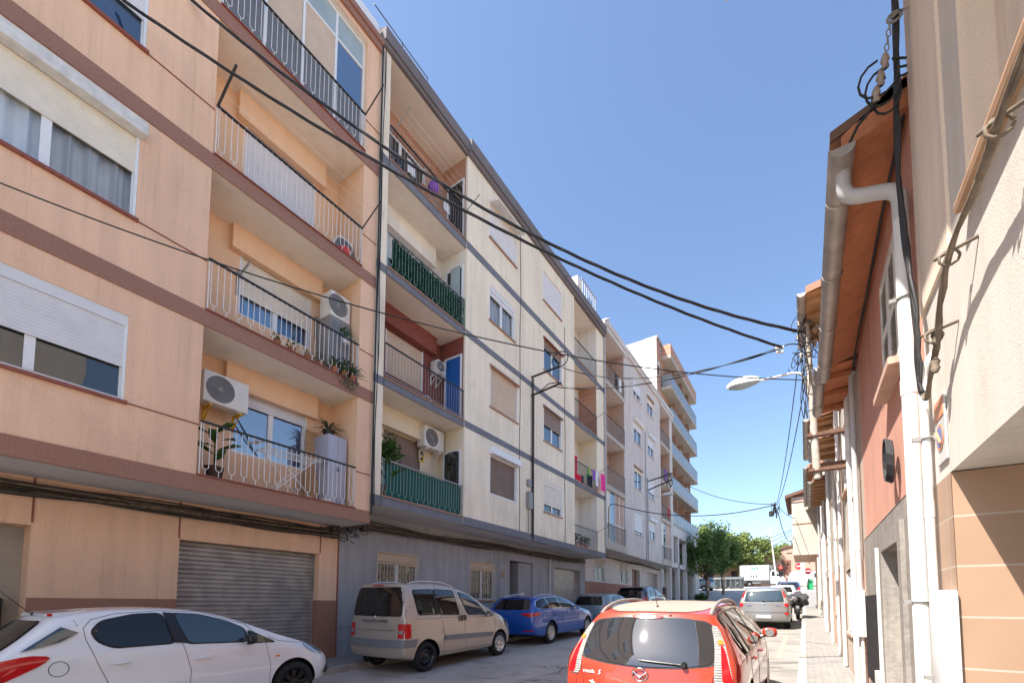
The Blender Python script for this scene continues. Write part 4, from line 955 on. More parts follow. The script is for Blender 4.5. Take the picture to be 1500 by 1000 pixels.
def downpipe(root, pts, r, mat='whitepipe', clips=True):
    g = MB(); out = []
    for i, p in enumerate(pts):        # round the corners
        p = Vector(p)
        if 0 < i < len(pts)-1:
            a, b = Vector(pts[i-1]), Vector(pts[i+1]); ra = min(r*2.0, (a-p).length*.45, (b-p).length*.45)
            A, B = p+(a-p).normalized()*ra, p+(b-p).normalized()*ra
            for t in (0, .25, .5, .75, 1): out.append(A*(1-t)**2+p*2*t*(1-t)+B*t*t)
        else: out.append(p)
    g.tube(out, r, 14)
    a, b = Vector(pts[-2]), Vector(pts[-1]); L = (b-a).length; n = int(L/1.35)
    for i in range(n):
        c = a.lerp(b, (i+.6)/n); d = (b-a).normalized()
        g.tube([c-d*.05, c+d*.05], r*1.10, 14)
    o = g.build('downpipe', M[mat], root, 50)
    if clips:
        for i in range(n):
            c = a.lerp(b, (i+.3)/n); k = MB()
            k.tube([(c.x+(r+.006)*math.cos(q), c.y+(r+.006)*math.sin(q), c.z) for q in [i2*math.pi/8 for i2 in range(17)]], .006, 5)
            k.box(c.x, XR, c.y-.012, c.y+.012, c.z-.012, c.z+.012); k.box(c.x-r-.04, c.x-r, c.y-.02, c.y+.01, c.z-.012, c.z+.012); k.build('pipe_clip', M['irongrey'], o)
    return o
gutter(ph, .30, 4.70, 3.56, 7.25, .072)
downpipe(ph, [(.31, 3.72, 4.64), (.31, 3.72, 4.45), (.60, 3.72, 4.37), (.60, 3.72, 4.16)], .045, 'greypipe', False); downpipe(ph, [(.60, 3.72, 4.2), (.60, 3.72, .28)], .043)
downpipe(ph, [(.67, 3.48, 3.10), (.62, 3.48, 3.02), (.62, 3.48, .25)], .022)
w_ = MB(); w_.box(XR+.03, XR+.12, 4.22, 4.98, 3.45, 4.44); w_ = w_.build('window', M['darkroom'], ph)
m = MB(); m.box(XR-.10, XR+.12, 4.18, 5.02, 3.40, 3.452); m.build('sill', M['pale_c'], w_)
for ya, yb in ((4.235, 4.595), (4.605, 4.965)):
    m = MB()
    for p, q in ((ya, ya+.045), (yb-.045, yb)): m.box(XR-.03, XR+.01, p, q, 3.46, 4.43)
    for p, q in ((3.46, 3.53), (3.92, 3.97), (4.37, 4.43)): m.box(XR-.029, XR+.009, ya+.045, yb-.045, p, q)
    for i in range(19):
        z = 3.555+i*.043
        if 3.90 < z < 3.98: continue
        m.add([(XR-.028, ya+.045, z-.018), (XR-.028, yb-.045, z-.018), (XR+.005, yb-.045, z+.022), (XR+.005, ya+.045, z+.022)], [(0, 1, 2, 3)])
    m.build('louvred_shutter', M['whiteold'], w_)
m = MB(); m.box(XR-.05, XR-.02, 4.42, 4.55, -.2, 2.28); m.box(XR-.05, XR-.02, 5.45, 5.58, -.2, 2.28); m.box(XR-.05, XR-.02, 4.55, 5.45, 2.13, 2.28); m.build('door_surround', M['stone'], ph)
m = MB(); m.box(XR+.13, XR+.16, 4.55, 5.45, -.2, 2.12); m.build('door', M['whiterough'], ph)
g_ = MB()
for i in range(22): g_.tube([(XR-.035, 5.95, .78+i*.044), (XR-.035, 7.0, .78+i*.044)], .006, 4)
for i in range(24): g_.tube([(XR-.04, 5.96+i*.045, .76), (XR-.04, 5.96+i*.045, 1.74)], .006, 4)
g_ = g_.build('window_grille', M['iron'], ph); m = MB(); m.box(XR+.06, XR+.09, 5.95, 7.0, .75, 1.74); m.build('pane', M['glass'], g_)
m = MB(); m.tube([(XR-.045, 5.72, 2.2), (XR-.045, 5.72, .95)], .02, 8); m.bbox(XR-.10, XR-.02, 5.64, 5.80, .62, .98, .008); m.build('conduit', M['whiteold'], ph)
t = MB()
for k in range(4): t.tube([(XR-.05-.01*k, 4.62+.11*math.cos(a*.5)+.012*k, 2.78+.17*math.sin(a*.5)+.01*k) for a in range(14)], .009, 6)
solo('cable_coil', t, M['cable'], 'coil of black cable hanging on the pink wall above the stone base', 'cable')

# ---- the row further up
def rowhouse(label, y0, y1, eave, wallmat, eo=.42, base='pale_c', pipes=(), win=(), doors=(), low=2.2, soff='wood'):
    t = thing('house', label, 'house', (4, (y0+y1)/2, G(y0)))
    g0 = G(y0)-.5; hs = [(*a, .12) for a in win]+[(*a, .18) for a in doors]
    m = MB(); facade(m, XR, y0, y1, g0, eave, hs, -1)
    m.quad((XR, y0, g0), (9, y0, g0), (9, y0, eave+.9), (XR, y0, eave)); m.quad((XR, y1, g0), (9, y1, g0), (9, y1, eave+.9), (XR, y1, eave)); m.quad((9, y0, g0), (9, y1, g0), (9, y1, eave+.9), (9, y0, eave+.9))
    m.build('wall', M[wallmat], t)
    m = MB(); facade(m, XR-.012, y0+.01, y1-.01, g0, G(y0)+low, hs, -1); m.box(XR-.012, XR, y0+.01, y1-.01, G(y0)+low-.004, G(y0)+low); m.build('dado', M[base], t)
    m = MB(); x = XR-eo
    m.add([(x, y0, eave-.06), (9, y0, eave+1.6), (9, y1, eave+1.6), (x, y1, eave-.06), (x, y0, eave+.06), (9, y0, eave+1.75), (9, y1, eave+1.75), (x, y1, eave+.06)], [(0, 1, 2, 3), (7, 6, 5, 4), (0, 4, 5, 1), (3, 2, 6, 7), (0, 3, 7, 4), (1, 5, 6, 2)])
    m.build('roof', [M['rooftile']], t)
    m = MB(); n = int((y1-y0)/.45)
    for i in range(n): yy = y0+(i+.5)*(y1-y0)/n; m.box(x+.02, XR, yy-.04, yy+.04, eave-.13, eave-.06)
    m.quad((x+.01, y0+.01, eave-.065), (XR, y0+.01, eave-.03), (XR, y1-.01, eave-.03), (x+.01, y1-.01, eave-.065)); m.build('eave', M[soff], t)
    gutter(t, x-.06, eave-.04, y0, y1, .065)
    for (py, r, mt) in pipes: downpipe(t, [(XR-.02, py, eave-.10), (XR-.06, py, eave-.16), (XR-.06, py, G(py)+.14)], r*.72, mt, False)
    for a in win: window(t, XR, *a, s=-1, shut=.7, sill='pale_c', pitch=.06, smat='shutter', fmat='whiteold')
    for a in doors: d = MB(); d.box(XR+.14, XR+.18, *a); d.build('door', M['wooddoor'], t)
    return t
rowhouse('low pale pink house with white shutters next to the pink house', 7.09, 8.85, 4.84, 'pale_a', .34, 'pale_c', [(7.35, .045, 'greypipe'), (8.15, .05, 'whitepipe')], [(7.9, 8.7, 3.2, 4.1)], [], 2.0, 'orange_soffit')
rowhouse('tall narrow cream house behind the steel pole brackets', 8.86, 10.72, 7.0, 'pale_b', .50, 'pale_a', [(10.55, .045, 'whitepipe')], [(9.2, 10.4, G(9)+.85, G(9)+1.95), (9.3, 10.2, 3.6, 4.8)], [], 2.1)
rowhouse('low salmon house between the two taller cream houses', 10.73, 12.3, 5.0, 'pale_c', .38, 'pale_a', [(12.15, .04, 'whitepipe')], [(11.1, 11.8, 3.4, 4.3)], [(11.1, 11.9, 0, G(11)+2.2)], 2.0)
rowhouse('cream house with deep eave in the middle of the right row', 12.31, 15.7, 6.0, 'pale_b', .46, 'pale_c', [(14.9, .045, 'whitepipe'), (15.5, .04, 'greypipe')], [(13.0, 14.0, 4.2, 5.3), (13.2, 14.2, G(13)+1.0, G(13)+2.0)], [], 2.1)
rowhouse('low pale house with salmon base in the right row', 15.71, 19.6, 5.3, 'pale_a', .38, 'pale_c', [(18.4, .05, 'whitepipe'), (19.4, .045, 'whitepipe')], [(16.5, 17.5, 3.6, 4.6)], [(17.6, 18.4, 0, G(17)+2.2)], 2.0)
rowhouse('weathered house with tiled eave just before the projecting block', 19.61, 27.4, 6.75, 'pale_b', .46, 'pale_b', [(20.2, .05, 'whitepipe'), (24.5, .05, 'greypipe')], [(22, 23, 4.5, 5.6), (25, 26, 4.6, 5.7)], [(21, 22, 0, G(21)+2.2)], 1.2)
t = thing('meter_box', 'small white meter box on the grey downpipe past the black grille', 'meter box', (XR, 7.45, 1.2)); m = MB(); m.bbox(XR-.16, XR-.02, 7.25, 7.55, 1.22, 1.82, .01); m.build('box', M['white'], t); m = MB(); m.tube([(XR-.06, 7.3, 1.22), (XR-.06, 7.3, .5)], .018, 6); m.build('conduit', M['whiteold'], t)
fb = thing('house', 'cream house whose upper floor projects over the pavement at the street end', 'house', (3, 29.5, 1.2))
m = MB(); m.box(-.46, 7, 27.5, 32.5, 4.2, 7.25); m.build('upper_floor', M['pale_b'], fb)
m = MB(); m.box(XR-.10, 7, 27.6, 32.4, .5, 4.2); m.build('ground_floor_wall', M['beige_shade'], fb)
m = MB(); m.quad((-.45, 27.51, 4.195), (6, 27.51, 4.195), (6, 32.4, 4.195), (-.45, 32.4, 4.195)); m.build('overhang_soffit', M['pale_c'], fb)
m = MB(); m.add([(-.75, 27.3, 7.2), (3, 27.3, 8.3), (3, 32.7, 8.3), (-.75, 32.7, 7.2), (-.75, 27.3, 7.35), (3, 27.3, 8.45), (3, 32.7, 8.45), (-.75, 32.7, 7.35)], [(0, 1, 2, 3), (7, 6, 5, 4), (0, 4, 5, 1), (3, 2, 6, 7), (0, 3, 7, 4), (1, 5, 6, 2)]); m.add([(-.46, 27.5, 7.25), (3, 27.5, 7.25), (3, 27.5, 8.35)], [(0, 1, 2)]); m.build('roof', M['rooftile'], fb)
m = MB(); m.box(-.47, 1.2, 27.47, 27.5, 5.82, 5.9); m.box(-.47, 1.2, 27.46, 27.5, 6.98, 7.05); m.build('string_course', M['pale_c'], fb)

# ------------------------------------------------------------------ utility pole, lamps, cables
up = thing('utility_pole', 'weathered utility pole held off the houses by rusty steel beams', 'utility pole', (.24, 9.75, 3.9))
m = MB(); m.tube([(.25, 9.75, 3.92), (.16, 9.75, 7.0)], [.062, .05], 12); m.build('pole', M['concretepole'], up, 60)
for z in (4.73, 4.08):
    m = MB(); m.box(.12, XR+.05, 9.70, 9.80, z-.035, z+.035); m.box(.12, XR+.05, 9.66, 9.70, z-.035, z-.02); m.build('bracket_beam', M['rust'], up)
m = MB(); m.box(.14, XR+.03, 10.05, 10.11, 4.22, 4.28); m.build('stay_beam', M['rust'], up)
for z in (6.9, 6.62, 6.5, 6.3, 6.05, 5.5, 5.2): m = MB(); m.tube([(.25-.0292*(z-3.92)+.062*math.cos(a*math.pi/6), 9.75+.062*math.sin(a*math.pi/6), z) for a in range(13)], .008, 5); m.build('pole_band', M['irongrey'], up)
ins = []
for (dx, dy, z) in ((-.12, -.05, 6.9), (-.14, .0, 6.66), (-.12, .08, 6.5), (.16, -.05, 6.75), (.12, .02, 6.45), (-.1, -.08, 6.25)):
    m = MB(); c = (.17+dx, 9.75+dy, z); m.lathe([(-.05, .012), (-.045, .03), (-.01, .022), (0, .034), (.02, .03), (.05, .02), (.06, .001)], c, 'z', 10); m.tube([c, (.17, 9.75, z-.03)], .009, 5); m.build('insulator', M['ceramic'], up, 50)
rnd = random.Random(3)
m = MB()
for k in range(16):
    z = rnd.uniform(5.95, 6.9); c = Vector((.12+rnd.uniform(-.16, .12), 9.72+rnd.uniform(-.1, .1), z)); r = rnd.uniform(.05, .16); ax = Vector((rnd.gauss(0, 1), rnd.gauss(0, 1), rnd.gauss(0, .5))).normalized(); u = ax.orthogonal().normalized(); v = ax.cross(u)
    m.tube([c+(u*math.cos(a*.6)+v*math.sin(a*.6))*r*(1+.04*a) for a in range(rnd.randint(6, 13))], .007, 5)
for k in range(6):
    x = .12+rnd.uniform(-.12, .12); m.tube([(x+.03*math.sin(i*1.1+k), 9.68+rnd.uniform(-.02, .02), 6.8-i*.22) for i in range(9)], .007, 5)
m.build('cable_tangle', M['cable'], up)
def lamp(label, base, head, L=.55, group='street lamps'):
    t = thing('street_lamp', label, 'street lamp', base, None)
    b, h = Vector(base), Vector(head); d = Vector((h.x-b.x, h.y-b.y, h.z-b.z))
    m = MB(); m.tube([b, b+Vector((d.x*.06, d.y*.06, d.z*.7)), b+Vector((d.x*.12, d.y*.12, d.z*.92)), b+Vector((d.x*.25, d.y*.25, d.z)), h-Vector((d.x, d.y, 0)).normalized()*L*.28], .022, 8); m.build('arm', M['whiteold'], t, 60)
    m = MB(); dx = Vector((d.x, d.y, 0)).normalized(); s = Vector((-dx.y, dx.x, 0)); n = 12; k = 9
    P = []
    for i in range(n+1):
        u = i/n; w_ = .12*(math.sin(math.pi*min(1, .12+u*.9))**.5)*(.55+.55*u if u < .8 else 1.0-.6*(u-.8)); hh = .16*(math.sin(math.pi*min(.98, .10+u*.86))**.6)
        P.append([h+dx*(u-.3)*L+s*w_*math.cos(math.pi*j/k)+Vector((0, 0, hh*math.sin(math.pi*j/k))) for j in range(k+1)])
    for i in range(n):
        for j in range(k): m.quad(P[i][j], P[i+1][j], P[i+1][j+1], P[i][j+1])
    for q in (0, n): m.add(P[q], [list(range(k+1))])
    m.build('lamp_housing', M['whiteold'], t, 60)
    g = MB(); Q = []
    for i in range(n+1):
        row = [P[i][0].lerp(P[i][k], j/6)-Vector((0, 0, .10*math.sin(math.pi*j/6)*math.sin(math.pi*(.08+.84*i/n)))) for j in range(7)]; Q.append(row)
    for i in range(n):
        for j in range(6): g.quad(Q[i][j], Q[i+1][j], Q[i+1][j+1], Q[i][j+1])
    g.build('lamp_glass', M['frost'], t, 60)
    return t
lamp('white street lamp on a long arm from the utility pole against the sky', (.17, 9.72, 5.45), (-.80, 9.72, 5.98), .58)
lamp('white street lamp on the lilac grey facade', (XF+.06, 28.1, 7.6), (XF+1.15, 28.1, 8.36), .7)
def cat(p, q, sag, n=28):
    p, q = Vector(p), Vector(q)
    return [p.lerp(q, i/n)-Vector((0, 0, 4*sag*(i/n)*(1-i/n))) for i in range(n+1)]
def cable(label, pts, r, twist=0, mat='cable', name='cable', group=None):
    m = MB()
    if twist:
        P = []                       # resample densely and wind strands round the axis
        L = 0
        for a, b in zip(pts[:-1], pts[1:]):
            k = max(2, int((b-a).length/.06))
            for i in range(k): P.append(a.lerp(b, i/k))
        P.append(pts[-1])
        for s in range(twist):
            m.tube([p+Vector((0, math.cos(i*.22+s*6.283/twist), math.sin(i*.22+s*6.283/twist)))*r*.62 for i, p in enumerate(P)], r*.62, 5, 0, True)
    else: m.tube(pts, r, 6)
    return solo(name, m, M[mat], label, 'cable', group, 180)
GR = 'overhead cables across the street'
cable('thick twisted overhead cable, the lower of the pair crossing to the pole', cat((-8.15, 1.88, 10.45), (-.22, 9.75, 6.54), .54, 60), .023, 3)
cable('thick twisted overhead cable, the upper of the pair crossing to the pole', cat((-8.15, 2.71, 11.48), (.14, 9.75, 6.72), .93, 60), .025, 3)
cable('thin overhead cable running low across the orange balconies to the pole', cat((-8.15, .87, 6.75), (.18, 9.75, 5.79), .6, 50), .009)
cable('overhead cable from the upper facade arm of the cream block to the pole', cat((-6.99, 13.66, 9.93), (-.25, 9.75, 6.52), .5, 40), .013, 2)
cable('overhead cable from the lower facade arm of the cream block to the pole', cat((-7.3, 13.66, 9.3), (-.28, 9.75, 6.55), .36, 40), .015, 2)
cable('short cable tail joining the splice to the pole', cat((-.28, 9.75, 6.54), (.15, 9.75, 6.42), -.08, 10), .012)
m = MB(); m.tube([(-.34, 9.75, 6.56), (-.20, 9.75, 6.54)], .028, 8); m.tube([(-.33, 9.74, 6.47), (-.21, 9.74, 6.45)], .026, 8); solo('cable_splice', m, M['whiteold'], 'pale cable splices next to the pole top', 'cable joint')
nd = Vector((-.92, 22, 5.9))
cable('black twisted cable hanging from the pole down to the mid air junction, left strand', cat((.02, 9.8, 6.2), nd, .35, 40), .014, 2)
cable('black twisted cable hanging from the pole down to the mid air junction, right strand', cat((.14, 9.8, 5.9), nd+Vector((.04, 0, 0)), .35, 40), .014, 2)
cable('cable from the lilac grey facade arm to the mid air junction', cat((-6.7, 28.1, 9.5), nd, .45, 30), .016)
cable('long black cable from the lilac grey drainpipe to the mid air junction', [Vector((XF+.08, 21.2, 4.9)), Vector((XF+.08, 21.2, 6.4)), Vector((XF+.14, 21.25, 6.58))]+cat((XF+.3, 21.4, 6.62), nd, .55, 30), .022)
cable('thin cable from the junction to the projecting house', cat(nd, (-.3, 27.45, 6.1), .12, 14), .014)
cable('slack cable from the junction to the corner of the projecting house', cat(nd+Vector((.05, 0, -.3)), (-.4, 27.45, 5.2), .7, 18), .016)
for k, (a, b) in enumerate((((-14, 60, 7.2), (-.4, 27.6, 5.6)), ((-12, 58, 5.9), (-.4, 27.6, 5.5)), ((-10, 60, 6.0), (-.4, 27.6, 5.35)))):
    cable(['upper', 'middle', 'lower'][k]+' of the thin wires running past the far trees to the projecting house', cat(a, b, .5, 24), .014)
m = MB()
for k in range(6): m.tube([nd+Vector((rnd.uniform(-.2, .15), rnd.uniform(-.1, .1), rnd.uniform(-.5, .1))) for i in range(5)], .014, 5)
m.bbox(nd.x-.28, nd.x-.12, 21.9, 22.1, nd.z-.5, nd.z-.28, .02); m.tube([nd+Vector((-.05, 0, .1)), nd+Vector((0, 0, -.6))], .03, 6); solo('cable_junction', m, M['cable'], 'dark cable junction hanging in mid air over the street', 'cable joint')
# facade arms
t = thing('cable_support', 'pair of black steel arms carrying cables off the cream facade', 'bracket', (XP, 13.66, 4.2))
for (z, xe, ze) in ((9.87, -6.99, 9.95), (9.18, -6.94, 9.33)):
    m = MB(); m.bar((XP, 13.66, z), (xe, 13.66, ze), .06); m.build('arm', M['iron'], t)
m = MB(); m.tube([(XP+.06, 13.66, 9.8), (XP+.06, 13.66, 4.0)], .035, 8); m.tube([(XP+.05, 13.74, 9.2), (XP+.05, 13.74, 3.9)], .022, 8); m.build('conduit', M['cable_brown'], t)
m = MB(); m.tube([(-6.99, 13.66, 9.93)]+[(-6.99+.32*math.sin(a*.5), 13.66, 9.95+.25-.28*math.cos(a*.5)) for a in range(1, 12)], .018, 6); m.build('cable_loop', M['cable'], t); m = MB(); m.tube([(-7.8, 13.6, 9.2), (-7.4, 13.6, 9.4), (-7.0, 13.6, 9.35)], .018, 6); m.build('cable_loop', M['cable'], t)
m = MB(); m.bbox(XP, XP+.14, 13.3, 13.56, 4.95, 5.55, .01); m.bbox(XP, XP+.12, 13.32, 13.5, 5.75, 6.0, .01); m.tube([(XP+.06, 13.4, 4.95), (XP+.06, 13.4, 4.1)], .025, 6); solo('junction_box', m, M['irongrey'], 'grey electrical boxes on the cream facade beside the cable conduit', 'electrical box')
t = thing('cable_support', 'pair of black steel arms carrying cables off the lilac grey facade', 'bracket', (XF, 28.1, 8.7))
for (z, ze) in ((9.36, 9.65), (8.79, 9.27)):
    m = MB(); m.bar((XF, 28.1, z), (-6.64, 28.1, ze), .06); m.build('arm', M['iron'], t)
m = MB()
for k in range(4): m.tube([(-6.8+rnd.uniform(-.2, .2), 28.1+rnd.uniform(-.1, .1), 9.7-.22*i) for i in range(5)], .02, 5)
m.build('cable_loop', M['cable'], t)
for (Yw, Xw, z0, z1) in ((12.85, XP, 4.1, 15.0), (16.35, XP, 4.1, 13.2)):
    cable('thin dark cable running down the cream facade '+('between the two window columns' if Yw < 14 else 'right of the second window column'), [Vector((Xw+.015, Yw+.02*math.sin(i*.9), z0+(z1-z0)*i/20)) for i in range(21)], .009)
# bundles under the overhangs
def bundle(label, X, y0, y1, zf, n, spread=.10, r=(.008, .022), seed=1):
    q = random.Random(seed); m = MB()
    for k in range(n):
        ox, oz = q.uniform(-spread*.5, spread*.5), q.uniform(-spread, spread); ph = q.uniform(0, 6); rr = q.uniform(*r); f1 = q.uniform(.8, 1.8); am = q.uniform(.01, .05); N = int((y1-y0)/.18)
        m.tube([(X+ox*.8+.02*math.sin(i*.3+ph), y0+(y1-y0)*i/N, zf(y0+(y1-y0)*i/N)+oz+am*math.sin(i*.18*f1+ph)) for i in range(N+1)], rr, 5, 1 if k % 3 == 0 else 0)
    return solo('cable_bundle', m, [M['cable_brown'], M['cable_dust']], label, 'cables', None, 180)
bundle('bundle of dusty black cables under the overhang of the orange block', XG+.10, -5, 6.5, lambda y: 3.24-.016*max(0, y-2)-.03*math.sin(y*.8), 15, .085, seed=4)
bundle('bundle of dusty cables along the ground floor of the blue grey wall', XG+.12, 6.5, 20.6, lambda y: 3.55+.012*(y-6.5)-.06*abs(math.sin((y-6.5)*.45)), 12, .09, seed=6)
bundle('bundle of cables along the ground floor of the lilac grey block', XG+.12, 21, 34.5, lambda y: 4.22-.05*abs(math.sin((y-6.5)*.4)), 6, .06, seed=8)
m = MB()
for k in range(40):
    c = Vector((XG+.14+rnd.uniform(-.08, .12), 6.62+rnd.gauss(0, .32), 3.35+rnd.gauss(0, .10))); r = rnd.uniform(.04, .13); a0 = rnd.uniform(0, 6)
    m.tube([c+Vector((rnd.uniform(-.01, .01), r*math.cos(a0+a*.6), r*.8*math.sin(a0+a*.6))) for a in range(rnd.randint(4, 9))], rnd.uniform(.006, .014), 5)
for k in range(3): m.bbox(XG+.05, XG+.2, 6.3+k*.42, 6.45+k*.42, 3.30+.04*k, 3.42+.04*k, .012)
solo('cable_tangle', m, M['cable_brown'], 'tangle of cables and boxes where the orange block meets the blue grey wall', 'cables')
m = MB(); m.tube([(XF+.06, 6.60, 15.2), (XF+.06, 6.60, 3.6)], .022, 6)
for k in range(2): m.tube([(XF+.05+.02*math.sin(i*.4+k), 6.66+.02*k+.012*math.sin(i*.7+k), 15-i*.4) for i in range(29)], .010, 5)
solo('cable_riser', m, M['cable'], 'dark cables rising along the joint between the orange and cream blocks', 'cables')
# cables on the right walls
def pathcable(label, pts, r, k=3, sp=.018, seed=2, mat='cable', extra=None):
    q = random.Random(seed); m = MB(); P = [Vector(p) for p in pts]; D = []
    for i in range(len(P)-1):
        p0, p1, p2, p3 = P[max(i-1, 0)], P[i], P[i+1], P[min(i+2, len(P)-1)]
        for s in range(8):
            t = s/8; D.append(.5*((2*p1)+(-p0+p2)*t+(2*p0-5*p1+4*p2-p3)*t*t+(-p0+3*p1-3*p2+p3)*t**3))
    D.append(P[-1])
    for j in range(k):
        ph = q.uniform(0, 6); m.tube([d+Vector((-abs(sp*math.sin(i*.25+ph))*.8, sp*math.cos(i*.25+ph), sp*.5*math.sin(i*.31+ph))) for i, d in enumerate(D)], r*q.uniform(.8, 1.15), 7)
    if extra: extra(m)
    return solo('cable_bundle', m, M[mat], label, 'cables', None, 180)
def hooks(m):
    for (y, z) in ((2.0, 3.20), (2.62, 3.17), (2.95, 2.98)):
        m.tube([(XR, y-.04, z+.02), (XR-.10, y+.02, z+.02), (XR-.12, y+.06, z+.03)], .008, 5); m.tube([(XR-.08+.035*math.cos(a*.7), y+.02, z+.035*math.sin(a*.7)) for a in range(10)], .006, 5)
    for k in range(2): m.lathe([(-.035, .012), (-.012, .021), (0, .015), (.02, .022), (.04, .012)], (XR-.07, 2.98+.05*k, 2.97-.12*k), 'z', 9)
pathcable('grey twisted cable on hooks across the sunlit beige wall', [(XR-.07, 1.15, 3.22), (XR-.07, 1.7, 3.24), (XR-.08, 2.0, 3.20), (XR-.075, 2.35, 3.19), (XR-.08, 2.62, 3.16), (XR-.07, 2.85, 3.06), (XR-.06, 3.02, 2.93), (XR-.05, 3.28, 2.80), (XR-.04, 3.42, 2.84)], .009, 4, .013, 5, 'cable_dust', hooks)
pathcable('thick black cables running down the corner pilaster of the beige house', [(XR-.06, 3.50, 6.3), (XR-.07, 3.46, 5.4), (XR-.08, 3.52, 4.6), (XR-.08, 3.50, 4.0), (XR-.06, 3.44, 3.5), (XR-.05, 3.46, 3.1), (XR-.04, 3.47, 2.88)], .011, 5, .019, 9)
pathcable('thin black cables under the orange soffit of the pink house', [(XR-.03, 3.66, 4.80), (XR-.03, 5, 4.82), (XR-.035, 6.5, 4.80), (XR-.03, 7.4, 4.75)], .010, 3, .016, 12)
t = thing('cable_tensioner', 'chain, insulators and looped black cable hanging at the corner of the beige house', 'cable fitting', (.5, 3.5, 4.6))
m = MB(); base = Vector((XR-.02, 3.42, 5.28))
m.tube([base, base+Vector((-.05, 0, .01)), base+Vector((-.09, .0, -.01))], .008, 5); m.tube([base+Vector((-.07+.035*math.cos(a*.6), 0, -.01+.03*math.sin(a*.6))) for a in range(12)], .008, 5)
for i in range(4): c = base+Vector((-.095-.006*i, 0, -.05-.045*i)); m.tube([c+Vector((.012*math.cos(a*.785)*(1 if i % 2 else .3), .012*math.cos(a*.785)*(0.3 if i % 2 else 1), .026*math.sin(a*.785))) for a in range(9)], .004, 5)
m.build('chain', M['irongrey'], t)
for k, (dx, dz) in enumerate(((-.125, -.27), (-.15, -.37), (-.175, -.46))):
    m = MB(); c = base+Vector((dx, 0, dz)); m.lathe([(-.05, .010), (-.04, .021), (-.015, .015), (.005, .024), (.03, .019), (.05, .010)], c, 'z', 12); m.build('insulator', M['ceramic'], t, 50)
m = MB()
m.tube([base+Vector((-.185, 0, -.50)), base+Vector((-.22, .04, -.53)), Vector((.38, 3.52, 4.76)), Vector((.335, 3.58, 4.71))], .010, 6)
for k in range(3): c = base+Vector((-.16+.02*k, 0, -.36-.03*k)); m.tube([c+Vector((-.10*math.sin(a*.5)*(1-.15*k), .02*k, .12*math.cos(a*.5)-.02*k)) for a in range(12)]+[base+Vector((-.02, .02, -.30-.05*k))], .007, 5)
m.build('cable_loop', M['cable'], t)
# ------------------------------------------------------------------ VEHICLES
def tab(t, x):
    if x <= t[0][0]: return t[0][1]
    for (a, p), (b, q) in zip(t[:-1], t[1:]):
        if x <= b: return p+(q-p)*(x-a)/(b-a)
    return t[-1][1]
def chaikin(P, n=2, closed=True):
    for _ in range(n):
        Q = []
        for i in range(len(P) if closed else len(P)-1):
            a, b = P[i], P[(i+1) % len(P)]
            Q += [(a[0]*.78+b[0]*.22, a[1]*.78+b[1]*.22), (a[0]*.22+b[0]*.78, a[1]*.22+b[1]*.78)]
        if not closed: Q = [P[0]]+Q+[P[-1]]
        P = Q
    return P
def fillet(P, r=.07, n=5):
    Q = []
    for i, p in enumerate(P):
        a, b, c = Vector(P[i-1]), Vector(p), Vector(P[(i+1) % len(P)])
        ra = min(r, (a-b).length*.42, (c-b).length*.42); A, B = b+(a-b).normalized()*ra, b+(c-b).normalized()*ra
        for k in range(n+1): t = k/n; q = A*(1-t)**2+b*2*t*(1-t)+B*t*t; Q.append((q.x, q.y))
    return Q
